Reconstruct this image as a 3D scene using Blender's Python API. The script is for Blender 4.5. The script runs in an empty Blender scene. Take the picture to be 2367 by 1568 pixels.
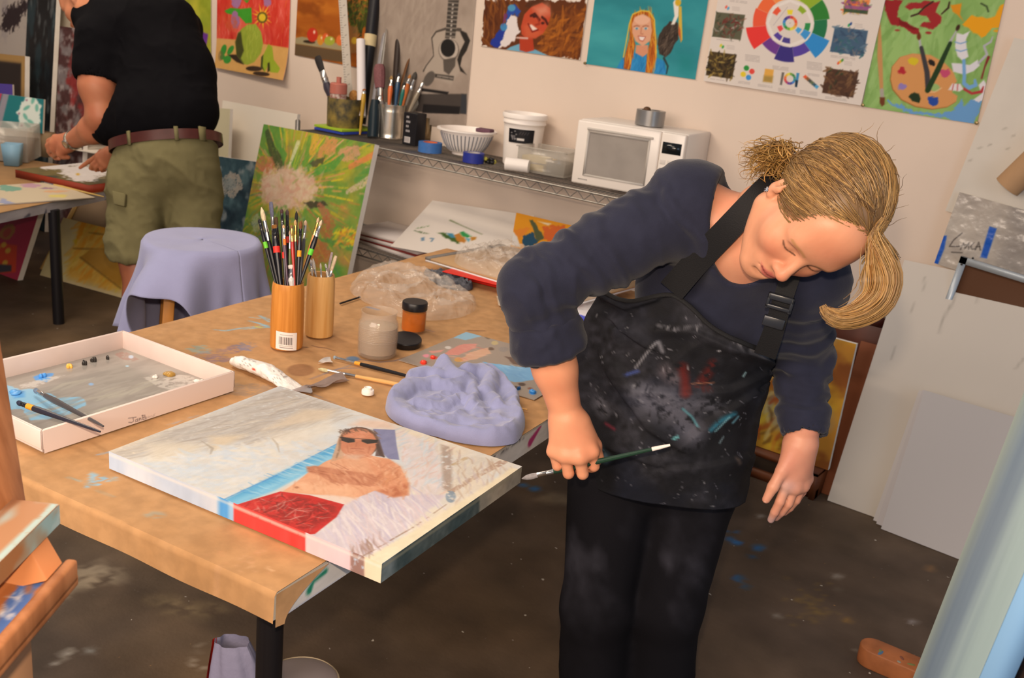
import bpy, bmesh, math, random
import numpy as np
from mathutils import Matrix, Vector
from math import pi, sin, cos, radians, degrees
random.seed(7); RNG = np.random.RandomState(11)
SC = bpy.context.scene; COL = SC.collection
# ------------------------------------------------------------------ camera
F_PX, PITCH, ROLL, YAW = 2261.43, 0.310812, 0.105327, -0.607210
TANG = 0.129201                      # the worktable is turned by this angle against the back wall
HCAM = 1.60
def _axes():
    cr, sr, cp, sp = cos(ROLL), sin(ROLL), cos(PITCH), sin(PITCH)
    Z = np.array([[cr, -sr, 0], [sr, cr, 0], [0, 0, 1]])
    U = Z @ np.array([0, -cp, -sp]); F = Z @ np.array([0, -sp, cp]); R = Z @ np.array([1., 0, 0])
    X = cos(YAW)*R + sin(YAW)*F; Y = -sin(YAW)*R + cos(YAW)*F
    return np.array([X, Y, U])
RM = _axes(); CC = np.array([1183.5, 784.]); EYE = np.array([0, 0, HCAM])
def ray(px, py):
    v = np.array([px-CC[0], py-CC[1], F_PX]); return RM @ (v/np.linalg.norm(v))
def fl(px, py, z=0.0):               # where a sight line meets a level surface
    w = ray(px, py); return EYE + w*((z-HCAM)/w[2])
def wy(px, py, y):                   # where a sight line meets a plane parallel to the back wall
    w = ray(px, py); return EYE + w*(y/w[1])
def dp(px, py, D):                   # a point at distance D
    v = np.array([px-CC[0], py-CC[1], F_PX])/F_PX*D; return RM @ v + EYE
def pj(P):
    v = RM.T @ (np.array(P, float)-EYE); return CC + F_PX*v[:2]/v[2], v[2]
cam = bpy.data.cameras.new('camera'); camo = bpy.data.objects.new('camera', cam); COL.objects.link(camo)
m4 = np.eye(4); m4[:3, 0] = RM[:, 0]; m4[:3, 1] = -RM[:, 1]; m4[:3, 2] = -RM[:, 2]; m4[:3, 3] = EYE
camo.matrix_world = Matrix(m4.tolist())
cam.sensor_width = 36.0; cam.lens = F_PX/2367*36; cam.clip_start = 0.02
cam.dof.use_dof = True; cam.dof.focus_distance = 1.85; cam.dof.aperture_fstop = 8.0
SC.camera = camo
# ------------------------------------------------------------------ light
SC.view_settings.view_transform = 'Standard'; SC.view_settings.look = 'None'
SC.view_settings.gamma = 1.0; SC.view_settings.use_curve_mapping = False
SC.view_settings.exposure = 0.0
W = bpy.data.worlds.new('world'); SC.world = W; W.use_nodes = True
W.node_tree.nodes['Background'].inputs[0].default_value = (0.80, 0.86, 1.0, 1)
W.node_tree.nodes['Background'].inputs[1].default_value = 0.22
def light(name, kind, loc, energy, color, size=1.0, size_y=None, aim=None):
    l = bpy.data.lights.new(name, kind); l.energy = energy; l.color = color
    if kind == 'AREA':
        l.size = size
        if size_y: l.shape = 'RECTANGLE'; l.size_y = size_y
    else: l.shadow_soft_size = size
    o = bpy.data.objects.new(name, l); COL.objects.link(o); o.location = loc
    if aim is not None: o.rotation_euler = (Vector(aim)-Vector(loc)).to_track_quat('-Z', 'Y').to_euler()
    return o
flash_p = EYE + RM @ np.array([0.0, -0.13, 0.03])
light('camera_flash', 'POINT', flash_p, 96, (1.0, 0.77, 0.54), 0.025)
light('ceiling_lamp', 'AREA', (-2.4, 1.0, 3.1), 30, (1.0, 0.86, 0.70), 2.4, 0.5, (-2.4, 1.1, 0))
light('wall_fill', 'AREA', (-3.7, 1.9, 3.3), 30, (1.0, 0.82, 0.62), 1.8, 0.3, (-3.5, 3.9, 0.9))  # added fill that brightens the back wall, stands for no known lamp
light('ceiling_lamp', 'AREA', (-5.0, 2.2, 3.1), 26, (1.0, 0.84, 0.66), 2.0, 0.5, (-5.0, 2.5, 0))
light('frontal_fill', 'AREA', (-1.1, -1.7, 2.2), 128, (1.0, 0.82, 0.68), 2.6, 1.4, (-3.3, 3.2, 0.8))  # unseen fill added behind the camera to light surfaces facing it
light('doorway_daylight', 'AREA', (2.6, 0.6, 1.7), 20, (0.62, 0.80, 1.0), 1.4, 2.0, (-0.4, 1.8, 0.9))
# ------------------------------------------------------------------ materials
def lin(c):
    c = np.asarray(c, float); return np.where(c <= 0.04045, c/12.92, ((c+0.055)/1.055)**2.4)
def hx(s): return tuple(int(s[i:i+2], 16)/255 for i in (0, 2, 4))
MATS = {}
def mat(name, col, rough=0.6, metal=0.0, var=0.0, scale=12.0, bump=0.0, bscale=None, spec=0.35, col2=None, trans=0.0, ior=1.45, coat=0.0, sheen=0.0, stretch=None, alpha=1.0, sss=0.0, detail=5.0, vcol=False, lo=0.38, hi=0.62):
    if name in MATS: return MATS[name]
    m = bpy.data.materials.new(name); m.use_nodes = True; nt = m.node_tree; b = nt.nodes['Principled BSDF']
    I = b.inputs
    c = (*lin(hx(col) if isinstance(col, str) else col), 1)
    I['Roughness'].default_value = rough; I['Metallic'].default_value = metal; I['Specular IOR Level'].default_value = spec
    I['Transmission Weight'].default_value = trans; I['IOR'].default_value = ior; I['Coat Weight'].default_value = coat
    I['Sheen Weight'].default_value = sheen; I['Alpha'].default_value = alpha
    if sss: I['Subsurface Weight'].default_value = sss; I['Subsurface Radius'].default_value = (0.012, 0.005, 0.003)
    base = None
    if vcol:
        a = nt.nodes.new('ShaderNodeAttribute'); a.attribute_name = 'Col'; base = a.outputs['Color']
    if var or col2 or bump:
        tc = nt.nodes.new('ShaderNodeTexCoord'); n = nt.nodes.new('ShaderNodeTexNoise')
        n.inputs['Scale'].default_value = scale; n.inputs['Detail'].default_value = detail
        src = tc.outputs['Object']
        if stretch:
            mp = nt.nodes.new('ShaderNodeMapping'); mp.inputs['Scale'].default_value = stretch
            nt.links.new(src, mp.inputs[0]); src = mp.outputs[0]
        nt.links.new(src, n.inputs['Vector'])
    if var or col2:
        r = nt.nodes.new('ShaderNodeValToRGB'); r.color_ramp.elements[0].position = lo; r.color_ramp.elements[1].position = hi
        if vcol:
            r.color_ramp.elements[0].color = (1-var, 1-var, 1-var, 1); r.color_ramp.elements[1].color = (1+var*0.3, 1+var*0.3, 1+var*0.3, 1)
            mx = nt.nodes.new('ShaderNodeMixRGB'); mx.blend_type = 'MULTIPLY'; mx.inputs[0].default_value = 1
            nt.links.new(base, mx.inputs[1]); nt.links.new(r.outputs[0], mx.inputs[2]); base = mx.outputs[0]
        else:
            c2 = (*lin(hx(col2)), 1) if col2 else tuple(x*(1-var) for x in c[:3])+(1,)
            r.color_ramp.elements[0].color = c2; r.color_ramp.elements[1].color = c; base = r.outputs[0]
        nt.links.new(n.outputs['Fac'], r.inputs[0])
    if base is not None: nt.links.new(base, I['Base Color'])
    else: I['Base Color'].default_value = c
    if bump:
        n2 = n
        if bscale:
            n2 = nt.nodes.new('ShaderNodeTexNoise'); n2.inputs['Scale'].default_value = bscale; n2.inputs['Detail'].default_value = 6
            nt.links.new(src, n2.inputs['Vector'])
        bp = nt.nodes.new('ShaderNodeBump'); bp.inputs['Strength'].default_value = bump; bp.inputs['Distance'].default_value = 0.01
        nt.links.new(n2.outputs['Fac'], bp.inputs['Height']); nt.links.new(bp.outputs[0], I['Normal'])
    MATS[name] = m; return m
def film(name, col, amount, rough=0.15, bump=0.6, bscale=30):
    """thin clear plastic: mostly see-through with sharp glints"""
    if name in MATS: return MATS[name]
    m = bpy.data.materials.new(name); m.use_nodes = True; nt = m.node_tree; N = nt.nodes; b = N['Principled BSDF']
    b.inputs['Base Color'].default_value = (*lin(hx(col)), 1); b.inputs['Roughness'].default_value = rough
    b.inputs['Specular IOR Level'].default_value = 0.9
    tc = N.new('ShaderNodeTexCoord'); n = N.new('ShaderNodeTexNoise'); n.inputs['Scale'].default_value = bscale; n.inputs['Detail'].default_value = 3
    nt.links.new(tc.outputs['Object'], n.inputs['Vector'])
    bp = N.new('ShaderNodeBump'); bp.inputs['Strength'].default_value = bump; bp.inputs['Distance'].default_value = 0.02
    nt.links.new(n.outputs['Fac'], bp.inputs['Height']); nt.links.new(bp.outputs[0], b.inputs['Normal'])
    t = N.new('ShaderNodeBsdfTransparent'); mx = N.new('ShaderNodeMixShader'); mx.inputs[0].default_value = amount
    nt.links.new(t.outputs[0], mx.inputs[1]); nt.links.new(b.outputs[0], mx.inputs[2])
    nt.links.new(mx.outputs[0], N['Material Output'].inputs['Surface']); MATS[name] = m; return m
# ------------------------------------------------------------------ mesh builder
def nrm(v): v = np.asarray(v, float); return v/(np.linalg.norm(v)+1e-12)
def basis(z, x=(1, 0, 0.013)):
    z = nrm(z); x = np.asarray(x, float); x = x-z*np.dot(x, z)
    if np.linalg.norm(x) < 1e-4: x = np.array([0, 1., 0])-z*z[1]
    x = nrm(x); return np.array([x, np.cross(z, x), z]).T      # columns
def rotz(a): return np.array([[cos(a), -sin(a), 0], [sin(a), cos(a), 0], [0, 0, 1.]])
class MB:
    def __init__(s): s.v = []; s.f = []; s.m = []; s.c = []; s.n = 0
    def add(s, v, f, m=0, col=None):
        v = np.asarray(v, float).reshape(-1, 3); s.v.append(v); b = s.n
        s.f += [tuple(i+b for i in q) for q in f]; s.m += [m]*len(f); s.n += len(v)
        if col is None: col = (1, 1, 1)
        elif isinstance(col, str): col = hx(col)
        col = np.asarray(col, float); s.c.append(np.broadcast_to(col, (len(v), 3)) if col.ndim == 1 else col)
        return s
    def box(s, c, size, rot=None, m=0, col=None, taper=1.0):
        x, y, z = np.array(size)/2.0
        v = np.array([[i*x, j*y, k*z] for k in (-1, 1) for j in (-1, 1) for i in (-1, 1)], float)
        v[4:, :2] *= taper
        if rot is not None: v = v @ np.asarray(rot).T
        return s.add(v+np.asarray(c), [(0, 2, 3, 1), (4, 5, 7, 6), (0, 1, 5, 4), (2, 6, 7, 3), (0, 4, 6, 2), (1, 3, 7, 5)], m, col)
    def tube(s, path, rad, n=10, m=0, col=None, squash=1.0, x=None, cap=True):
        P = np.asarray(path, float); k = len(P); r = np.broadcast_to(np.asarray(rad, float), (k,))
        sq = np.broadcast_to(np.asarray(squash, float), (k,))
        T = np.gradient(P, axis=0); X = np.array([0.31, 0.17, 0.93]) if x is None else np.asarray(x, float)
        vs = []; ang = np.linspace(0, 2*pi, n, endpoint=False)
        for i in range(k):
            t = nrm(T[i]); X = X-t*np.dot(X, t)
            if np.linalg.norm(X) < 1e-5: X = np.cross(t, [0.3, 0.9, 0.2])
            X = nrm(X); Y = np.cross(t, X)
            vs.append(P[i]+r[i]*(np.outer(np.cos(ang), X)+sq[i]*np.outer(np.sin(ang), Y)))
        f = [(i*n+j, i*n+(j+1) % n, (i+1)*n+(j+1) % n, (i+1)*n+j) for i in range(k-1) for j in range(n)]
        if cap: f += [tuple(range(n))[::-1], tuple(range((k-1)*n, k*n))]
        cc = None
        if col is not None:
            col = np.asarray(col, float); cc = np.repeat(col, n, axis=0) if col.ndim == 2 else col
        return s.add(np.concatenate(vs), f, m, cc)
    def lathe(s, prof, base, axis=(0, 0, 1), n=24, m=0, sx=1.0, x=(1, 0, 0.013), col=None):
        B = basis(axis, x); ang = np.linspace(0, 2*pi, n, endpoint=False); vs = []
        for r, z in prof:
            vs.append(np.asarray(base)+np.outer(np.cos(ang)*r*sx, B[:, 0])+np.outer(np.sin(ang)*r, B[:, 1])+z*B[:, 2])
        k = len(prof); f = [(i*n+j, i*n+(j+1) % n, (i+1)*n+(j+1) % n, (i+1)*n+j) for i in range(k-1) for j in range(n)]
        f += [tuple(range(n))[::-1], tuple(range((k-1)*n, k*n))]
        return s.add(np.concatenate(vs), f, m, col)
    def prism(s, pts, off, m=0, col=None):
        p = np.asarray(pts, float); n = len(p); v = np.concatenate([p, p+np.asarray(off)])
        f = [tuple(range(n))[::-1], tuple(range(n, 2*n))]+[(i, (i+1) % n, n+(i+1) % n, n+i) for i in range(n)]
        return s.add(v, f, m, col)
    def sheet(s, G, m=0, col=None, thick=0.0):
        G = np.asarray(G, float); a, b = G.shape[:2]
        f = [(i*b+j, (i+1)*b+j, (i+1)*b+j+1, i*b+j+1) for i in range(a-1) for j in range(b-1)]
        if col is not None: col = np.asarray(col, float); col = col.reshape(-1, 3) if col.ndim == 3 else col
        if thick:
            N = np.cross(np.gradient(G, axis=0), np.gradient(G, axis=1)); N /= np.linalg.norm(N, axis=2, keepdims=True)+1e-9
            G2 = G-N*thick; q = a*b
            f = f+[tuple(i+q for i in t[::-1]) for t in f]
            rim = [i*b for i in range(a)]+[(a-1)*b+j for j in range(1, b)]+[i*b+b-1 for i in range(a-2, -1, -1)]+[j for j in range(b-2, 0, -1)]
            for i in range(len(rim)): p0, p1 = rim[i], rim[(i+1) % len(rim)]; f.append((p0, q+p0, q+p1, p1))
            G = np.concatenate([G.reshape(-1, 3), G2.reshape(-1, 3)])
            if col is not None and col.ndim == 2: col = np.concatenate([col, col])
        return s.add(G.reshape(-1, 3), f, m, col)
    def ell(s, c, r, rot=None, n=16, m=0, col=None):
        vs = []; k = n//2
        for i in range(1, k):
            t = pi*i/k
            for j in range(n): p = 2*pi*j/n; vs.append((sin(t)*cos(p), sin(t)*sin(p), cos(t)))
        vs += [(0, 0, 1), (0, 0, -1)]; v = np.array(vs)*np.asarray(r)
        if rot is not None: v = v @ np.asarray(rot).T
        q = (k-2)*n; f = [(i*n+j, (i+1)*n+j, (i+1)*n+(j+1) % n, i*n+(j+1) % n) for i in range(k-2) for j in range(n)]
        f += [(len(vs)-2, j, (j+1) % n) for j in range(n)]+[(len(vs)-1, q+(j+1) % n, q+j) for j in range(n)]
        return s.add(v+np.asarray(c), f, m, col)
def mkmesh(name, v, f, mats, midx=None, col=None, smooth=True):
    me = bpy.data.meshes.new(name); v = np.asarray(v, np.float32)
    lens = np.fromiter((len(q) for q in f), np.int32, len(f)); flat = np.fromiter((i for q in f for i in q), np.int32, int(lens.sum()))
    me.vertices.add(len(v)); me.vertices.foreach_set('co', v.ravel())
    me.loops.add(len(flat)); me.loops.foreach_set('vertex_index', flat)
    me.polygons.add(len(f)); st = np.zeros(len(f), np.int32); st[1:] = np.cumsum(lens)[:-1]
    me.polygons.foreach_set('loop_start', st); me.polygons.foreach_set('loop_total', lens)
    for mm in mats: me.materials.append(mm)
    if midx is not None: me.polygons.foreach_set('material_index', np.asarray(midx, np.int32))
    if smooth: me.polygons.foreach_set('use_smooth', np.ones(len(f), bool))
    if col is not None:
        a = me.color_attributes.new('Col', 'FLOAT_COLOR', 'POINT')
        c4 = np.ones((len(v), 4), np.float32); c4[:, :3] = lin(np.clip(col, 0, 1)); a.data.foreach_set('color', c4.ravel())
    me.update(calc_edges=True); me.validate(); return me
INV = {}
def place(o, parent):
    COL.objects.link(o)
    if parent is not None: o.parent = parent
def obj(name, mb, mats, parent=None, smooth=True, bev=0.0, auto=35, sub=0, vcol=False, loc=None):
    """one mesh object; vertices are given in world space and stored relative to the thing they belong to"""
    mats = mats if isinstance(mats, (list, tuple)) else [mats]
    v = np.concatenate(mb.v); M = np.eye(4)
    if parent is not None: M = INV[parent.name]
    elif loc is None: loc = np.array([*(v.min(0)+v.max(0))[:2]/2, v[:, 2].min()])
    if parent is None: M = np.eye(4); M[:3, 3] = -np.asarray(loc)
    vl = v @ M[:3, :3].T+M[:3, 3]
    me = mkmesh(name, vl, mb.f, mats, mb.m if len(mats) > 1 else None, np.concatenate(mb.c) if vcol else None, smooth)
    o = bpy.data.objects.new(name, me); place(o, parent)
    if parent is None: o.location = loc; T = np.eye(4); T[:3, 3] = -np.asarray(loc); INV[o.name] = T
    else: INV[o.name] = INV[parent.name]
    if bev:
        b = o.modifiers.new('bevel', 'BEVEL'); b.width = bev; b.segments = 2; b.limit_method = 'ANGLE'; b.angle_limit = radians(40)
    if sub:
        q = o.modifiers.new('sub', 'SUBSURF'); q.levels = sub; q.render_levels = sub
    if smooth and auto: me.set_sharp_from_angle(angle=radians(auto))
    return o
def tag(o, label, cat, group=None, kind=None):
    o['label'] = label; o['category'] = cat
    if group: o['group'] = group
    if kind: o['kind'] = kind
    return o
def thing(name, label, cat, loc, rz=0.0, group=None):
    o = bpy.data.objects.new(name, None); o.empty_display_size = 0.05; COL.objects.link(o)
    o.location = loc; o.rotation_euler = (0, 0, rz)
    T = np.eye(4); T[:3, :3] = rotz(rz); T[:3, 3] = loc; INV[o.name] = np.linalg.inv(T)
    return tag(o, label, cat, group)
def struct(o): o['kind'] = 'structure'; return o
# ------------------------------------------------------------------ painting on a surface (its own pigments only)
def vnoise(x, y, seed=0):
    xi = np.floor(x).astype(np.int64); yi = np.floor(y).astype(np.int64); xf = x-xi; yf = y-yi
    def h(a, b):
        q = (a*374761393+b*668265263+seed*982451653) & 0x7fffffff; q = ((q ^ (q >> 13))*1274126177) & 0x7fffffff
        return ((q ^ (q >> 16)) & 0xffff)/65535.0
    u = xf*xf*(3-2*xf); w = yf*yf*(3-2*yf)
    return (h(xi, yi)*(1-u)+h(xi+1, yi)*u)*(1-w)+(h(xi, yi+1)*(1-u)+h(xi+1, yi+1)*u)*w
def fbm(x, y, seed=0, o=4):
    r = 0; a = 0.5
    for i in range(o): r = r+a*vnoise(x, y, seed+i*17); x = x*2.03+11.3; y = y*2.03+5.7; a *= 0.5
    return r/(1-0.5**o)
class Art:
    """a raster laid over a flat rectangle O + u*ex + v*ey, drawn in metres or through sight lines (px=True)"""
    def __init__(s, O, ex, ey, w, h, res, bg):
        s.O = np.asarray(O, float); s.ex = nrm(ex); s.ey = nrm(ey); s.N = np.cross(s.ex, s.ey); s.w = w; s.h = h
        s.nx = max(2, int(w/res)+1); s.ny = max(2, int(h/res)+1)
        s.U, s.V = np.meshgrid(np.linspace(0, w, s.nx), np.linspace(0, h, s.ny)); s.res = w/(s.nx-1)
        s.im = np.empty((s.ny, s.nx, 3)); s.im[:] = hx(bg) if isinstance(bg, str) else bg
    def P(s, p):
        w = ray(*p); t = np.dot(s.O-EYE, s.N)/np.dot(w, s.N); q = EYE+w*t-s.O; return np.array([q @ s.ex, q @ s.ey])
    def pts(s, p, px=True): return np.array([s.P(q) for q in p]) if px else np.asarray(p, float)
    def _win(s, lo, hi):
        rx = s.w/(s.nx-1); ry = s.h/(s.ny-1)
        i0 = max(0, int(lo[0]/rx)-1); i1 = min(s.nx, int(hi[0]/rx)+3); j0 = max(0, int(lo[1]/ry)-1); j1 = min(s.ny, int(hi[1]/ry)+3)
        return (slice(j0, j1), slice(i0, i1)) if i1 > i0 and j1 > j0 else None
    def _mix(s, w, a, col):
        c = np.array(hx(col) if isinstance(col, str) else col, float); s.im[w] = s.im[w]*(1-a[..., None])+c*a[..., None]
    def poly(s, p, col, a=1.0, soft=None, px=True, rag=0.0, rs=60.0, dry=0.0):
        q = s.pts(p, px); soft = soft or s.res*0.8
        w = s._win(q.min(0)-soft-rag, q.max(0)+soft+rag)
        if w is None: return s
        x, y = s.U[w], s.V[w]
        if rag: x = x+rag*2*(fbm(x*rs, y*rs, 3)-0.5); y = y+rag*2*(fbm(s.U[w]*rs, y*rs, 9)-0.5)
        d = np.full(x.shape, 1e9); ins = np.zeros(x.shape, bool); n = len(q)
        for i in range(n):
            ax, ay = q[i]; bx, by = q[(i+1) % n]; ex, ey = bx-ax, by-ay; l2 = ex*ex+ey*ey+1e-15
            t = np.clip(((x-ax)*ex+(y-ay)*ey)/l2, 0, 1); d = np.minimum(d, (x-ax-t*ex)**2+(y-ay-t*ey)**2)
            ins ^= ((ay > y) != (by > y)) & (x < (bx-ax)*(y-ay)/((by-ay) if abs(by-ay) > 1e-12 else 1e-12)+ax)
        d = np.sqrt(d)*np.where(ins, -1, 1); al = np.clip(0.5-d/(2*soft), 0, 1)*a
        if dry: al = al*np.clip((fbm(x*rs*2.2, y*rs*2.2, 21)-dry)*5+0.5, 0, 1)
        s._mix(w, al, col); return s
    def ell(s, c, r, col, rot=0.0, a=1.0, px=True, soft=None, rag=0.0, n=22, dry=0.0):
        t = np.linspace(0, 2*pi, n, endpoint=False); x = r[0]*np.cos(t); y = r[1]*np.sin(t); ca, sa = cos(rot), sin(rot)
        return s.poly(np.stack([c[0]+x*ca-y*sa, c[1]+x*sa+y*ca], 1), col, a, soft, px, rag, dry=dry)
    def line(s, p, wd, col, a=1.0, px=True, soft=None, dry=0.0):
        q = s.pts(p, px); soft = soft or s.res*0.7; k = len(q); wd = np.atleast_1d(np.asarray(wd, float)); wd = np.interp(np.linspace(0, 1, k), np.linspace(0, 1, max(2, len(wd))), wd if len(wd) > 1 else np.repeat(wd, 2))*0.5
        if px:
            e = s.pts([(x+1, y) for x, y in p]); sc = np.linalg.norm(e-q, axis=1); wd = wd*sc
        w = s._win(q.min(0)-wd.max()-soft, q.max(0)+wd.max()+soft)
        if w is None: return s
        x, y = s.U[w], s.V[w]; d = np.full(x.shape, 1e9)
        for i in range(k-1):
            ax, ay = q[i]; ex, ey = q[i+1]-q[i]; l2 = ex*ex+ey*ey+1e-15
            t = np.clip(((x-ax)*ex+(y-ay)*ey)/l2, 0, 1); d = np.minimum(d, np.hypot(x-ax-t*ex, y-ay-t*ey)-(wd[i]*(1-t)+wd[i+1]*t))
        al = np.clip(0.5-d/(2*soft), 0, 1)*a
        if dry: al = al*np.clip((fbm(x*130, y*130, 21)-dry)*5+0.5, 0, 1)
        s._mix(w, al, col); return s
    def strokes(s, p, cols, n, ln, wd, ang, spread=0.5, a=0.6, px=True, seed=1):
        R = random.Random(seed); q = s.pts(p, px); lo, hi = q.min(0), q.max(0); ptsl = q.tolist()
        def inside(x, y):
            r = False; m = len(ptsl)
            for i in range(m):
                (ax, ay), (bx, by) = ptsl[i], ptsl[(i+1) % m]
                if (ay > y) != (by > y) and x < (bx-ax)*(y-ay)/(by-ay)+ax: r = not r
            return r
        k = 0
        for _ in range(n*6):
            if k >= n: break
            x, y = R.uniform(lo[0], hi[0]), R.uniform(lo[1], hi[1])
            if not inside(x, y): continue
            k += 1; t = ang+R.uniform(-spread, spread); L = ln*R.uniform(.5, 1.2)/2; b = R.uniform(-.3, .3)*L
            s.line([(x-L*cos(t), y-L*sin(t)), (x-b*sin(t), y+b*cos(t)), (x+L*cos(t), y+L*sin(t))], [wd*.5, wd*R.uniform(.7, 1.2), wd*.3], R.choice(cols), a*R.uniform(.5, 1), px=False)
        return s
    def mottle(s, amt, sc, seed=0, st=(1, 1), tint=(1, 1, 1)):
        n = fbm(s.U*sc*st[0], s.V*sc*st[1], seed)-0.5; s.im = s.im+amt*2*n[..., None]*np.array(tint); return s
    def blend(s, col, sc, lo, hi, seed=0, st=(1, 1), a=1.0):
        n = np.clip((fbm(s.U*sc*st[0], s.V*sc*st[1], seed)-lo)/(hi-lo), 0, 1)*a; s._mix((slice(None), slice(None)), n, col); return s
    def grid(s, bend=None, lift=0.0):
        G = s.O+s.U[..., None]*s.ex+s.V[..., None]*s.ey
        if bend is not None: G = G+bend(s.U, s.V)[..., None]*s.N
        return G+lift*s.N
def board(name, art, thick, mats, parent=None, bend=None):
    """a painted panel: the picture on the front, plain edges and back behind it"""
    mb = MB(); G = art.grid(bend); mb.sheet(G, 0, art.im)
    B = G-art.N*thick
    F2 = np.concatenate([G[:, 0], G[-1, 1:], G[::-1, -1][1:], G[0, ::-1][1:-1]]); B2 = np.concatenate([B[:, 0], B[-1, 1:], B[::-1, -1][1:], B[0, ::-1][1:-1]])
    n = len(F2); mb.add(np.concatenate([F2, B2]), [(i, (i+1) % n, n+(i+1) % n, n+i) for i in range(n)]+([tuple(range(n, 2*n))] if bend is None else []), 1)
    if bend is not None: mb.sheet(B, 1)
    return obj(name, mb, mats, parent, smooth=True, vcol=True, auto=30)
paint_mat = mat('paint_on_board', 'ffffff', 0.55, vcol=True, spec=0.3)
gloss_paint = mat('glossy_paint', 'ffffff', 0.28, vcol=True, spec=0.5)
paper_mat = mat('paper_print', 'ffffff', 0.75, vcol=True, spec=0.2)
white_edge = mat('white_canvas_edge', 'e4ded6', 0.8, var=0.08)
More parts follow.
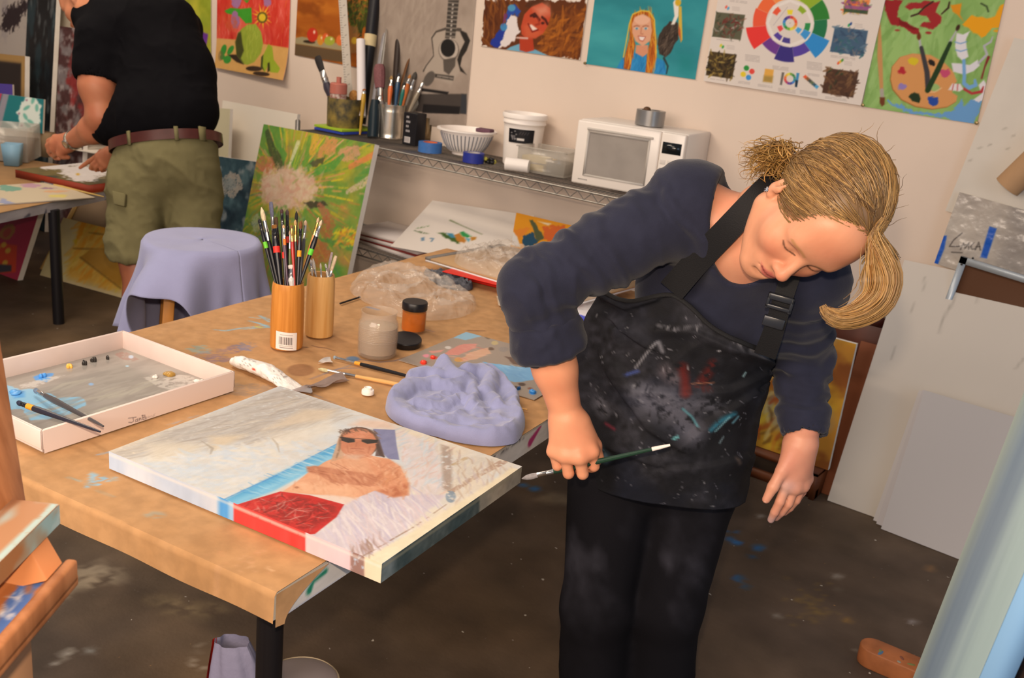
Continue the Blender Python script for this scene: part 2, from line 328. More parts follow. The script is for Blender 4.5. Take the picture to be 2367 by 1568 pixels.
# ------------------------------------------------------------------ smooth solids (for cloth, skin, fruit-like shapes)
class Field:
    def __init__(s, lo, hi, h):
        s.lo = np.asarray(lo, float); s.h = h; s.n = np.ceil((np.asarray(hi)-s.lo)/h).astype(int)+1
        s.d = np.full(tuple(s.n), 0.5, np.float32)
        s.ax = [(s.lo[i]+np.arange(s.n[i])*h).astype(np.float32) for i in range(3)]
    def win(s, lo, hi):
        a = np.clip(np.floor((np.asarray(lo)-s.lo)/s.h).astype(int), 0, s.n); b = np.clip(np.ceil((np.asarray(hi)-s.lo)/s.h).astype(int)+1, 0, s.n)
        if (b-a).min() <= 0: return None
        sl = tuple(slice(a[i], b[i]) for i in range(3)); g = np.meshgrid(*[s.ax[i][sl[i]] for i in range(3)], indexing='ij'); return sl, g
    def op(s, d, sl, k, mode):
        o = s.d[sl]
        if mode == 'add':
            if k > 0: t = np.maximum(k-np.abs(o-d), 0)/k; s.d[sl] = np.minimum(o, d)-t*t*k*0.25
            else: s.d[sl] = np.minimum(o, d)
        else:
            d = -d
            if k > 0: t = np.maximum(k-np.abs(o-d), 0)/k; s.d[sl] = np.maximum(o, d)+t*t*k*0.25
            else: s.d[sl] = np.maximum(o, d)
    def cone(s, a, b, ra, rb, k=0.02, mode='add', flat=None):
        a = np.asarray(a, float); b = np.asarray(b, float); m = max(ra, rb)+k+3*s.h
        if flat is not None: m = m*1.6
        w = s.win(np.minimum(a, b)-m, np.maximum(a, b)+m)
        if w is None: return s
        sl, (X, Y, Z) = w; e = b-a; l2 = e @ e+1e-12; x, y, z = X-a[0], Y-a[1], Z-a[2]
        t = np.clip((x*e[0]+y*e[1]+z*e[2])/l2, 0, 1); x = x-t*e[0]; y = y-t*e[1]; z = z-t*e[2]
        if flat is not None:
            nv, q = flat; c = (x*nv[0]+y*nv[1]+z*nv[2]); g = c*(1/q-1); x = x+g*nv[0]; y = y+g*nv[1]; z = z+g*nv[2]
        r = ra+(rb-ra)*t; s.op(np.sqrt(x*x+y*y+z*z)-r, sl, k, mode); return s
    def chain(s, pts, rad, k=0.02, **kw):
        for i in range(len(pts)-1): s.cone(pts[i], pts[i+1], rad[i], rad[i+1], k, **kw)
        return s
    def ell(s, c, r, rot=None, k=0.02, mode='add'):
        c = np.asarray(c, float); r = np.asarray(r, float); m = r.max()+k+3*s.h
        w = s.win(c-m, c+m)
        if w is None: return s
        sl, (X, Y, Z) = w; x, y, z = X-c[0], Y-c[1], Z-c[2]
        if rot is not None:
            R = np.asarray(rot); x, y, z = [x*R[0, i]+y*R[1, i]+z*R[2, i] for i in range(3)]
        k0 = np.sqrt((x/r[0])**2+(y/r[1])**2+(z/r[2])**2); k1 = np.sqrt((x/r[0]**2)**2+(y/r[1]**2)**2+(z/r[2]**2)**2)+1e-9
        s.op(k0*(k0-1)/k1, sl, k, mode); return s
    def half(s, p, n, k=0.0):
        """cut away everything on the side n points to"""
        n = nrm(n); g = np.meshgrid(*s.ax, indexing='ij'); d = sum((g[i]-p[i])*n[i] for i in range(3))
        s.d = np.maximum(s.d, d) if k <= 0 else np.maximum(s.d, d)+np.maximum(k-np.abs(s.d-d), 0)**2/(4*k); return s
    def mesh(s, iters=2):
        d = s.d.copy(); d[0] = d[-1] = 0.1; d[:, 0] = d[:, -1] = 0.1; d[:, :, 0] = d[:, :, -1] = 0.1
        ins = d < 0; nx, ny, nz = d.shape
        cnt = np.zeros((nx-1, ny-1, nz-1), np.int8)
        for a in (0, 1):
            for b in (0, 1):
                for c in (0, 1): cnt += ins[a:nx-1+a, b:ny-1+b, c:nz-1+c]
        cell = (cnt > 0) & (cnt < 8); ids = -np.ones(cell.shape, np.int64); I = np.argwhere(cell); ids[cell] = np.arange(len(I))
        acc = np.zeros((len(I), 3)); num = np.zeros(len(I))
        cs = [(a, b, c) for a in (0, 1) for b in (0, 1) for c in (0, 1)]
        for p in cs:
            for ax in range(3):
                if p[ax]: continue
                q = list(p); q[ax] = 1
                da = d[I[:, 0]+p[0], I[:, 1]+p[1], I[:, 2]+p[2]]; db = d[I[:, 0]+q[0], I[:, 1]+q[1], I[:, 2]+q[2]]
                cr = (da < 0) != (db < 0); t = np.where(cr, da/(da-db+1e-12), 0); pt = np.repeat(np.array([p], float), len(I), 0); pt[:, ax] += t
                acc[cr] += pt[cr]; num[cr] += 1
        V = (I+acc/num[:, None])*s.h+s.lo; Fs = []
        for ax in range(3):
            b, c = (ax+1) % 3, (ax+2) % 3
            sa = [slice(None)]*3; sa[ax] = slice(0, -1); sb = [slice(None)]*3; sb[ax] = slice(1, None)
            A, B = ins[tuple(sa)], ins[tuple(sb)]
            for fl_, msk in ((0, A & ~B), (1, ~A & B)):
                e = np.argwhere(msk); e = e[(e[:, b] > 0) & (e[:, c] > 0)]
                def g(db, dc):
                    i = e.copy(); i[:, b] -= db; i[:, c] -= dc; return ids[i[:, 0], i[:, 1], i[:, 2]]
                q = np.stack([g(1, 1), g(0, 1), g(0, 0), g(1, 0)], 1); q = q[:, ::-1] if fl_ else q
                Fs.append(q)
        Fq = np.concatenate(Fs); Fq = Fq[(Fq >= 0).all(1)]
        if np.einsum('ij,ij->i', V[Fq[:, 0]], np.cross(V[Fq[:, 1]]-V[Fq[:, 0]], V[Fq[:, 2]]-V[Fq[:, 0]])).sum() < 0: Fq = Fq[:, ::-1]
        for _ in range(iters):
            S = np.zeros_like(V); n = np.zeros(len(V))
            for i in range(4):
                j = (i+1) % 4; np.add.at(S, Fq[:, i], V[Fq[:, j]]); np.add.at(S, Fq[:, j], V[Fq[:, i]]); np.add.at(n, Fq[:, i], 1); np.add.at(n, Fq[:, j], 1)
            V = V*0.5+0.5*S/np.maximum(n, 1)[:, None]
        return V, Fq
def blob(name, fields, mats, parent=None, color=None, disp=None, iters=2, auto=0):
    mb = MB()
    for F in fields:
        V, Q = F.mesh(iters)
        if disp is not None:
            N = np.zeros_like(V); fn = np.cross(V[Q[:, 2]]-V[Q[:, 0]], V[Q[:, 3]]-V[Q[:, 1]])
            for i in range(4): np.add.at(N, Q[:, i], fn)
            N /= np.linalg.norm(N, axis=1, keepdims=True)+1e-12; V = V+N*disp(V)[:, None]
        mb.add(V, [tuple(q) for q in Q.tolist()], 0, color(V) if color else None)
    return obj(name, mb, mats, parent, vcol=color is not None, auto=auto)
# ------------------------------------------------------------------ worktable frame
TC = fl(640, 1375, 0.75); TX = np.array([cos(TANG), sin(TANG), 0]); TY = np.array([-sin(TANG), cos(TANG), 0]); TR = rotz(TANG); UZ = np.array([0, 0, 1.])
def TB(u, v, z=0.75): return np.array([TC[0], TC[1], 0])+u*TX+v*TY+np.array([0, 0, z])
def tuv(px, py, z=0.75):
    q = fl(px, py, z)-TC; return q @ TX, q @ TY
def Z(ox, oy, s): return lambda pts: [(ox+x/s, oy+y/s) for x, y in pts]
# ================================================================== the room
def floor_material():
    m = mat('concrete_floor', 'ffffff', 0.62, vcol=True, var=0.38, scale=5.0, bump=0.12, bscale=60, spec=0.3, detail=9, lo=0.3, hi=0.7)
    nt = m.node_tree; N = nt.nodes; b = N['Principled BSDF']; src = b.inputs['Base Color'].links[0].from_socket
    tc = N.new('ShaderNodeTexCoord')
    for sc, th, cols, sd in ((26, 0.07, [(.50, .46, .40), (.30, .17, .07), (.07, .14, .30), (.42, .38, .33)], 0), (75, 0.055, [(.30, .27, .24), (.26, .22, .18), (.24, .16, .07), (.34, .33, .32)], 3.7)):
        mp = N.new('ShaderNodeMapping'); mp.inputs['Location'].default_value = (sd, sd*2, 0); nt.links.new(tc.outputs['Object'], mp.inputs[0])
        dn = N.new('ShaderNodeTexNoise'); dn.inputs['Scale'].default_value = sc*2.2; nt.links.new(mp.outputs[0], dn.inputs['Vector'])
        ad = N.new('ShaderNodeMixRGB'); ad.blend_type = 'ADD'; ad.inputs[0].default_value = 0.018; nt.links.new(mp.outputs[0], ad.inputs[1]); nt.links.new(dn.outputs['Color'], ad.inputs[2])
        v = N.new('ShaderNodeTexVoronoi'); v.inputs['Scale'].default_value = sc; nt.links.new(ad.outputs[0], v.inputs['Vector'])
        sep = N.new('ShaderNodeSeparateColor'); nt.links.new(v.outputs['Color'], sep.inputs[0])
        r = N.new('ShaderNodeMath'); r.operation = 'MULTIPLY'; nt.links.new(sep.outputs[0], r.inputs[0]); r.inputs[1].default_value = th*2.1
        c = N.new('ShaderNodeMath'); c.operation = 'SUBTRACT'; nt.links.new(r.outputs[0], c.inputs[0]); nt.links.new(v.outputs['Distance'], c.inputs[1])
        g = N.new('ShaderNodeMath'); g.operation = 'MULTIPLY_ADD'; nt.links.new(c.outputs[0], g.inputs[0]); g.inputs[1].default_value = 30; g.inputs[2].default_value = -0.6; g.use_clamp = True
        pk = N.new('ShaderNodeMath'); pk.operation = 'GREATER_THAN'; nt.links.new(sep.outputs[1], pk.inputs[0]); pk.inputs[1].default_value = 0.62
        g2 = N.new('ShaderNodeMath'); g2.operation = 'MULTIPLY'; nt.links.new(g.outputs[0], g2.inputs[0]); nt.links.new(pk.outputs[0], g2.inputs[1])
        cr = N.new('ShaderNodeValToRGB'); cr.color_ramp.interpolation = 'CONSTANT'; e = cr.color_ramp.elements
        e[0].position = 0; e[0].color = (*cols[0], 1); e[1].position = 0.3; e[1].color = (*cols[1], 1)
        for i, p in ((2, .52), (3, .66)): q = e.new(p); q.color = (*cols[i], 1)
        nt.links.new(sep.outputs[2], cr.inputs[0])
        mx = N.new('ShaderNodeMixRGB'); nt.links.new(g2.outputs[0], mx.inputs[0]); nt.links.new(src, mx.inputs[1]); nt.links.new(cr.outputs[0], mx.inputs[2]); src = mx.outputs[0]
    nt.links.new(src, b.inputs['Base Color']); return m
WALL = 3.85
fa = Art((-8.1, -0.4, 0), (1, 0, 0), (0, 1, 0), 9.5, WALL+0.4, 0.014, '57493f')
fa.blend('6b573f', 0.7, 0.45, 0.8, 4); fa.blend('463b35', 1.3, 0.5, 0.75, 8, a=0.7); fa.mottle(0.03, 9, 5)
zf = Z(0, 960, 1702/660)
fa.poly(zf([(330, 1000), (430, 920), (590, 875), (700, 930), (720, 980), (600, 1010), (430, 1050), (330, 1120), (290, 1160), (300, 1060)]), 'a0927c', 0.8, 0.02, rag=0.03, rs=20, dry=.36)
fa.poly(zf([(860, 1110), (1050, 1090), (1330, 1140), (1350, 1180), (1230, 1215), (1000, 1180)]), '93805f', 0.7, 0.03, rag=0.03, rs=15, dry=.4)
fa.poly(zf([(360, 1420), (430, 1385), (440, 1410), (380, 1460)]), 'b5b1a8', 0.8, 0.008); fa.poly(zf([(300, 1480), (355, 1462), (360, 1480), (310, 1500)]), 'b5b1a8', 0.75, 0.008)
fa.line(zf([(1195, 1370), (1160, 1440), (1140, 1490), (1180, 1510), (1230, 1505)]), 4, 'bdb6aa', 0.8, dry=.45); fa.ell(zf([(535, 1405)])[0], (9, 6), '9fa5a5', a=.7)
zg = Z(1180, 780, 2367/760)
fa.poly(zg([(190, 1165), (300, 1110), (420, 1140), (440, 1200), (330, 1215)]), '9a8a70', 0.7, 0.02, rag=0.02, rs=20)
for x, y, rx in ((90, 1065, 8), (175, 1092, 11), (1580, 1455, 9), (1620, 1478, 10), (1560, 1400, 4), (1630, 1405, 4)): fa.ell(zg([(x, y)])[0], (rx, rx*.45), '2f6fb0', rag=.006)
zr = Z(1700, 480, 961/667)
for x, y, rx, c in ((8, 1118, 7, '1f6fbd'), (76, 1134, 12, '1c6cbb'), (57, 1163, 6, '1d5e9d'), (10, 1235, 13, '2068ad'), (32, 1265, 7, '24598c'), (340, 1228, 10, '98928b'), (342, 1272, 8, '6b6256'), (85, 1028, 7, '9b9894'), (370, 1375, 9, '8a6a3a'), (140, 1360, 8, '8a857e'), (594, 1380, 8, 'a09ca0'), (650, 1202, 13, '8a6a4a'), (405, 1475, 4, '99938c')): fa.ell((1700+x*667/961, 480+y*667/961), (rx, rx*.55), c, a=.85, rag=.01)
for i in range(46):
    x, y = 255+random.gauss(0, 45), 1330+random.gauss(0, 38); fa.ell((1700+x*667/961, 480+y*667/961), (random.uniform(1.2, 3), 1.2), '80683a', a=.8)
mb = MB(); mb.sheet(fa.grid(), 0, fa.im); struct(obj('floor', mb, floor_material(), vcol=True, loc=(0, 0, 0)))
wall_mat = mat('painted_plaster', 'd9c7b8', 0.75, var=0.05, scale=2.0, bump=0.04, bscale=120, spec=0.25)
mb = MB(); mb.box((-3.35, WALL+0.05, 1.5), (9.7, 0.1, 3.0)); struct(obj('wall_back', mb, wall_mat))
mb = MB(); mb.box((-8.15, 1.7, 1.5), (0.1, 4.4, 3.0)); struct(obj('wall_left', mb, wall_mat))
# ================================================================== the worktable
TW, TL = 1.085, 2.15
tt = thing('worktable', 'large white-edged worktable with black tube legs covered in brown paper', 'table', TB(-TW/2, TL/2, 0), TANG)
edge_art = Art(TB(0.0, 0.0, 0.702), TY, UZ, TL, 0.046, 0.004, 'c9c6c6')
edge_art.mottle(.05, 30, 2, (1, 3)); z4 = Z(200, 880, 2367/1060)
edge_art.line(z4([(1235, 985), (1170, 1040), (1150, 1085)]), [8, 5, 12], '1f7a63'); edge_art.line(z4([(2345, 235), (2290, 320)]), [3, 9], 'a8306e')
edge_art.poly(z4([(2050, 385), (2250, 280), (2260, 300), (2080, 420)]), '5c5a5e', .8, dry=.5); edge_art.line(z4([(960, 1255), (1320, 1020)]), 3, '6d82b8', .5)
mb = MB(); mb.sheet(edge_art.grid(), 0, edge_art.im); mb.box(TB(-TW/2-.002, TL/2, 0.725), (TW-.006, TL, 0.046), TR, 1)
obj('tabletop', mb, [paint_mat, mat('table_laminate', 'cfcbc8', 0.5)], tt, vcol=True)
blk = mat('black_tube', '161417', 0.35, spec=0.4)
for u, v in ((-.06, .055), (-TW+.07, .06), (-.06, TL-.1), (-TW+.07, TL-.1)):
    mb = MB(); mb.tube([TB(u, v, .70), TB(u, v, .02)], .0215, 16); mb.tube([TB(u, v, .022), TB(u, v, 0)], .0245, 16); obj('leg', mb, blk, tt)
# brown paper over it
pa = Art(TB(-TW, 0, 0.754), TX, TY, TW, TL, 0.0045, 'b58a5e')
pa.blend('c49566', 3, .4, .75, 2); pa.blend('a37a52', 2.2, .55, .8, 12, a=.6); pa.mottle(.03, 28, 6)
zt = Z(560, 440, 2318/680)
LB = '86b9d6'
for p in ([(0, 1095), (90, 1085), (215, 1078)], [(60, 1000), (140, 1008)], [(150, 990), (215, 1020)], [(90, 1035), (210, 1070)]): pa.line(zt(p), [3, 8, 5], LB, .85, dry=.35)
pa.line([(495, 762), (520, 765), (560, 758), (618, 752)], [3, 7, 6, 4], LB, .85, dry=.3); pa.line([(575, 741), (600, 748), (622, 757)], [3, 7, 6], LB, .85); pa.line([(600, 730), (622, 744)], 4, LB); pa.line([(592, 755), (604, 757)], 5, 'd8c02c')
for x, y, c in ((480, 820, '8a7078'), (505, 830, '7d6a86'), (550, 805, '7d6a86'), (570, 800, '7a7f9a'), (462, 808, '7aa0a5'), (530, 812, '8a7078')): pa.ell((x, y), (26, 9), c, a=.55, rag=.02, dry=.45)
pa.line(zt([(500, 1238), (510, 1240)]), 5, '4a352b'); pa.line(zt([(550, 1225), (600, 1240), (660, 1245), (730, 1268)]), [2, 5, 4, 1], '5d3f34', .8); pa.ell(zt([(460, 1420)])[0], (32, 14), '8a5f40', a=.7)
pa.line(zt([(1370, 1290), (1200, 1345), (1080, 1355), (900, 1330)]), [3, 4, 5, 3], '5e5a70', .8); pa.line(zt([(540, 1490), (760, 1410), (960, 1400)]), [3, 4, 2], '6a6888', .7); pa.line(zt([(640, 1450), (860, 1380)]), 3, '6a7fa8', .6); pa.ell(zt([(870, 1330)])[0], (16, 6), '4f76a3', a=.8)
pa.line(zt([(1440, 1095), (1510, 1115)]), 3, '6a5068', .7); pa.line(zt([(1780, 1105), (1910, 1108)]), 4, '5a3f38', .7); pa.line(zt([(990, 920), (1070, 940)]), 9, '4f79b5', .8)
zb = Z(0, 960, 1702/660)
pa.line(zb([(580, 238), (680, 215), (790, 180)]), [3, 7, 3], '7fa9d6', .85, dry=.3); pa.line(zb([(1000, 60), (1090, 30), (1180, 0)]), [2, 5, 3], '8aa4cf', .7, dry=.4)
pa.poly(zb([(500, 440), (550, 350), (700, 380), (690, 395), (590, 420)]), '83b6d8', .8, dry=.45, rag=.01); pa.line(zb([(400, 370), (480, 395)]), [2, 5], '88a9b0', .8); pa.line(zb([(580, 450), (680, 490)]), 2, '8aa9b0', .6); pa.ell(zb([(920, 595)])[0], (26, 8), '8fa3a5', a=.45, dry=.5)
pa.ell(zb([(740, 665)])[0], (12, 4), '9a9a5a', a=.5, dry=.4); pa.line(zb([(1590, 905), (1625, 930)]), 3, 'e0b890', .9); pa.line(zb([(1480, 910), (1500, 905)]), 2, 'e0b890', .8)
for i in range(40): pa.ell(zb([(random.uniform(1000, 1650), random.uniform(800, 960))])[0], (random.uniform(1, 2.5), 1), random.choice(['d8a985', 'c9906a']), a=.6)
zc = Z(480, 760, 2367/800)
pa.ell(zc([(300, 420)])[0], (70, 16), '8d7c72', a=.5, dry=.4, rag=.02); pa.line(zc([(700, 440), (820, 490), (880, 520)]), [4, 5, 2], '6f6d7d', .7, dry=.4)
im, dr = pa.im, 0.052
nf = 9; G = pa.grid(); ny, nx = G.shape[:2]
wr = .0035*(fbm(pa.U*7, pa.V*5, 31)-.5)+.006*np.clip(pa.V-1.1, 0, 1)*(fbm(pa.U*9+pa.V*4, pa.V*3, 33)-.4)
wr *= np.clip(pa.V/.1, 0, 1)*np.clip((0.02-(pa.U-TW))/.06, 0.25, 1); G[..., 2] += np.maximum(wr, -.0015)
us = np.linspace(0, TW, nx); rows = []; rc = []
for k in range(nf, 0, -1):
    t = k/nf*dr; row = np.array([TB(-TW+u, -.0045-.002*(k/nf)*(0.5+vnoise(np.array(u*9), np.array(0.), 5)), .754-t-.001*sin(u*23)*(k/nf)) for u in us]); rows.append(row); rc.append(im[0]*1.0)
G2 = np.concatenate([np.array(rows), G]); im2 = np.concatenate([np.array(rc), im])
# left drape
lc = []; lcc = []
for k in range(8, 0, -1):
    t = k/8*.06; q = G2[:, 0].copy(); q += -TX*(.004+.012*(k/8)*(.3+vnoise(np.linspace(0, 14, len(q)), np.zeros(len(q)), 4)))[:, None]*1.0; q[:, 2] -= t; q[:nf, 2] = G2[:nf, 0, 2]; lc.append(q); lcc.append(im2[:, 0])
G3 = np.concatenate([np.array(lc).transpose(1, 0, 2), G2], 1); im3 = np.concatenate([np.array(lcc).transpose(1, 0, 2), im2], 1)
mb = MB(); mb.sheet(G3, 0, im3)
# the small folded tab at the near corner
c0 = TB(0, 0, .754); ts = np.linspace(0, 1, 12); tabg = []
for t in ts: tabg.append([TB(.0025+.004*s, -.004+.02*s*(1-.2*t)+.10*(1-t)**2*s, .754-.058*t-.001) for s in np.linspace(0, 1, 8)])
paper = tag(obj('brown_paper', mb, [mat('kraft_paper', 'ffffff', 0.7, vcol=True, var=.12, scale=30, bump=.05, bscale=90, spec=.25)], vcol=True, auto=50, loc=TB(-TW/2, TL/2, .754)), 'paint-spotted brown kraft paper covering the worktable and folded over its near edge', 'paper cover')
mb = MB(); mb.sheet(tabg, 0, hx('a9835d')); o = obj('folded_tab', mb, MATS['kraft_paper'], paper, vcol=True)
# ================================================================== the canvas being painted
cu0, cu1, cv0, cv1, cz0, cz1 = -.501, .110, .111, .563, .7575, .792
ca = Art(TB(cu0, cv0, cz1), TX, TY, cu1-cu0, cv1-cv0, .0016, 'd5d3cf')
ca.blend('cfd8e0', 6, .4, .7, 3, (1, 2)); ca.blend('e4d6bf', 5, .52, .75, 13)
ca.poly(z4([(110, 380), (1020, 30), (1300, 140), (1280, 170), (900, 300), (640, 330), (400, 330), (200, 400)]), 'b3aca5', .8, .02, dry=.3)
A1 = -.35
ca.strokes(z4([(110, 380), (1020, 40), (1400, 190), (900, 330), (640, 350), (300, 400)]), ['c2bdb8', 'b0a9a2', 'bdb9b4', 'c6c6c4', 'a9a19a', 'cbc2b4'], 420, .09, .006, 1.35, .25, .55, seed=2)
ca.poly(z4([(640, 290), (820, 280), (700, 350), (640, 380)]), 'dccbb0', .8, .01); ca.poly(z4([(1120, 150), (1290, 150), (1240, 200), (1000, 240), (900, 260)]), 'd8c8b2', .8, .01)
ca.poly(z4([(950, 280), (1250, 200), (1290, 260), (1080, 330), (920, 400)]), 'e0d8ca', .7, .015)
ca.poly(z4([(330, 330), (480, 320), (620, 330), (520, 400), (330, 440)]), 'dcd2c0', .8, .012)
ca.strokes(z4([(300, 420), (900, 320), (1250, 330), (720, 620)]), ['d0dae4', 'dfe2e4', 'e3ded2', 'd9d6d0', 'c8d6e4'], 260, .06, .012, .4, 1.2, .5, seed=3)
ca.line(z4([(590, 310), (650, 350), (640, 380)]), [2, 8, 3], 'a89f92', .7); ca.line(z4([(960, 300), (985, 330), (995, 370)]), [4, 6, 2], 'b5ab9c', .7)
ca.poly(z4([(1420, 200), (1560, 210), (1600, 250), (1480, 250), (1360, 230)]), 'e3c3ae', .8, .01)
ca.poly(z4([(700, 622), (1295, 328), (1300, 400), (1140, 475), (960, 570), (765, 645)]), '5aaede', .95, .004); ca.poly(z4([(740, 632), (1010, 500), (1290, 370), (1300, 400), (1140, 475), (960, 570), (765, 645)]), '8cc9e8', .9, .01)
ca.line(z4([(700, 618), (980, 490), (1295, 326)]), [3, 4, 3], '4f93d4', .9, dry=.3); ca.strokes(z4([(760, 600), (1280, 340), (1290, 380), (800, 620)]), ['a9d6ee', '4a9fdc', 'c9dfea'], 50, .04, .004, .1, .15, .6, seed=4)
ca.poly(z4([(1590, 245), (1800, 330), (1850, 560), (1760, 620), (1680, 560), (1640, 420)]), 'd9d0d2', .85, .006); ca.strokes(z4([(1590, 250), (1880, 330), (1880, 600), (1680, 560)]), ['cbd9e4', 'd6c8bd', 'dcd6dc', 'b9c9d6', 'd9b9b0'], 130, .05, .006, 1.7, .5, .6, seed=5)
ca.poly(z4([(1830, 330), (1885, 345), (1890, 590), (1840, 560)]), 'a39084', .8, .004, dry=.35); ca.line(z4([(1890, 570), (2000, 500), (2150, 420)]), [14, 16, 20], 'ab8d7c', .8, dry=.35); ca.line(z4([(1890, 440), (1960, 400)]), 12, 'b99f78', .7, dry=.4)
ca.poly(z4([(1900, 440), (2000, 390), (2120, 410), (1920, 540)]), 'd2cdc4', .85, .005); ca.strokes(z4([(1900, 380), (2240, 460), (1920, 640)]), ['b49a86', 'd8cdbd', 'c3b9bd', 'e0d6c3'], 90, .05, .005, 2.2, .3, .6, seed=6)
ca.poly(z4([(1330, 630), (1480, 565), (1690, 590), (1860, 590), (1500, 890), (1420, 900), (1140, 800), (1250, 765)]), 'cfc5cf', .95, .004)
ca.strokes(z4([(1330, 630), (1480, 565), (1860, 590), (1500, 890), (1180, 800)]), ['e1d9dc', 'bcb4cc', 'd9c6cb', 'cbc3d6', 'e8e2e2'], 160, .09, .005, 2.55, .12, .7, seed=7)
ca.poly(z4([(1520, 955), (1440, 915), (1700, 770), (2080, 530), (2190, 452), (2245, 460)]), 'e6dcc0', .95, .004); ca.line(z4([(1430, 905), (1700, 750), (1900, 610)]), [5, 4, 2], '8f6f5c', .7, dry=.4); ca.strokes(z4([(1350, 890), (1560, 800), (1400, 900)]), ['96786a', 'b5a0a0'], 22, .05, .004, 2.5, .2, .7, seed=8)
ca.ell(z4([(1880, 600)])[0], (12, 14), '7d93a8', a=.8, dry=.35)
ca.poly(z4([(1480, 250), (1592, 255), (1600, 330), (1615, 410), (1560, 405), (1500, 350)]), '7f83ab', .95)
SK = 'e0a683'
ca.poly(z4([(1290, 395), (1360, 385), (1480, 390), (1560, 405), (1620, 445), (1660, 530), (1655, 590), (1585, 602), (1490, 568), (1380, 612), (1250, 595), (1010, 575), (1080, 528), (1140, 478), (1230, 420)]), SK, 1)
ca.poly(z4([(1440, 400), (1560, 405), (1620, 445), (1662, 530), (1655, 590), (1585, 602), (1500, 560), (1470, 470)]), 'd99672', .9, .006); ca.poly(z4([(1540, 560), (1660, 530), (1655, 590), (1585, 602), (1500, 570)]), 'b3694a', .8, .006)
ca.poly(z4([(1135, 445), (1180, 440), (1300, 458), (1480, 485), (1560, 505), (1520, 545), (1440, 545), (1260, 525), (1250, 505), (1140, 472)]), 'c07f60', .95, .003)
for a_, b_ in (((1140, 455), (1300, 485)), ((1150, 468), (1300, 500)), ((1260, 425), (1320, 455)), ((1290, 430), (1350, 460))): ca.line(z4([a_, b_]), 3, '9a5a42', .7)
ca.poly(z4([(1010, 570), (1080, 528), (1250, 540), (1400, 560), (1370, 605), (1250, 595)]), 'eab894', .7, .01); ca.ell(z4([(1085, 552)])[0], (5, 2.5), 'a86f52'); ca.poly(z4([(1250, 590), (1400, 605), (1340, 640), (1150, 600)]), 'e6cfc0', .9, .004)
ca.ell(z4([(1405, 320)])[0], (47, 36), '6b5247'); ca.poly(z4([(1300, 300), (1320, 260), (1330, 400), (1260, 420)]), 'c9a184', .9); ca.poly(z4([(1500, 330), (1510, 300), (1540, 395), (1490, 390)]), '5d4a46', .9)
ca.ell(z4([(1402, 325)])[0], (43, 35), 'c78162'); ca.poly(z4([(1330, 350), (1480, 350), (1470, 395), (1380, 400), (1330, 395)]), 'd39273', .9, .004); ca.ell(z4([(1400, 280)])[0], (34, 13), 'd08a6a', a=.9, soft=.004)
ca.poly(z4([(1310, 290), (1385, 303), (1385, 318), (1350, 322), (1315, 310)]), '33302f'); ca.poly(z4([(1420, 305), (1505, 306), (1500, 322), (1450, 327), (1420, 315)]), '33302f'); ca.line(z4([(1310, 293), (1505, 308)]), 2.5, '33302f')
TOR = z4([(1290, 400), (1480, 395), (1620, 450), (1655, 585), (1490, 565), (1380, 608), (1250, 592), (1030, 570), (1140, 485)])
ca.strokes(TOR, ['e6b391', 'd79a76', 'dfa684', 'edc0a0', 'd08e6a'], 150, .035, .006, 2.6, .5, .45, seed=31); ca.strokes(z4([(1140, 450), (1300, 460), (1480, 488), (1550, 515), (1440, 542), (1260, 522)]), ['b9775a', 'cb8a68', 'a9664a', 'c68463'], 60, .03, .004, 2.9, .25, .6, seed=32); ca.strokes(z4([(1500, 420), (1620, 450), (1660, 530), (1650, 590), (1580, 600), (1510, 540)]), ['c98562', 'd9986f', 'b5704f', 'e0a884'], 60, .03, .006, 1.9, .4, .55, seed=33)
ca.strokes(z4([(1330, 345), (1480, 345), (1470, 392), (1380, 400), (1335, 390)]), ['c07c5e', 'b77052', 'cf9070', 'd99e7e'], 40, .018, .004, 2.8, .5, .6, seed=34); ca.strokes(z4([(1330, 262), (1480, 270), (1480, 292), (1330, 285)]), ['d8967a', 'c87e60', 'e0a488'], 26, .02, .004, 2.9, .3, .6, seed=35); ca.strokes(z4([(1310, 262), (1400, 243), (1490, 262), (1506, 300), (1480, 270), (1400, 256), (1335, 266), (1312, 300)]), ['5d473c', '7a6050', '4c3a33', '8a6e58'], 50, .022, .003, 2.8, .6, .8, seed=36); ca.line(z4([(1310, 300), (1306, 350), (1290, 400)]), [5, 6, 3], '8f6f58', .8, dry=.3); ca.line(z4([(1500, 330), (1520, 380), (1535, 395)]), [8, 10, 5], '4d3c38', .85)
for p_ in ([(1372, 366), (1398, 362), (1426, 367)], [(1345, 335), (1352, 372)], [(1462, 338), (1455, 374)]): ca.line(z4(p_), 2.5, 'a8654c', .5)
ca.line(z4([(1365, 352), (1430, 354)]), 4, 'a8604e', .8); ca.poly(z4([(1330, 380), (1430, 385), (1400, 410), (1340, 400)]), 'd9b9a4', .7, .006); ca.line(z4([(1395, 320), (1390, 340)]), 4, 'b06f55', .6)
ca.poly(z4([(752, 648), (1000, 573), (1150, 592), (1330, 640), (1290, 705), (1180, 792), (1128, 797)]), 'c42c28', 1); ca.poly(z4([(900, 620), (1090, 600), (1300, 650), (1250, 720), (1130, 780), (950, 700)]), '8f241f', .8, .006, dry=.42, rag=.01)
ca.strokes(z4([(800, 650), (1000, 590), (1290, 650), (1150, 780)]), ['d9443a', '7a1d1a', 'b8322a', '5e2420', 'd8a49a', 'e0584c'], 130, .03, .003, .2, 1.5, .6, seed=9)
ca.im = ca.im*.94; ca.mottle(.025, 140, 5, (1, .5)); ca.mottle(.02, 40, 15)
s1 = Art(TB(cu0, cv0, cz0), TX, UZ, cu1-cu0, cz1-cz0, .0022, 'b4c4da')
s1.blend('c6d0de', 14, .4, .7, 4)
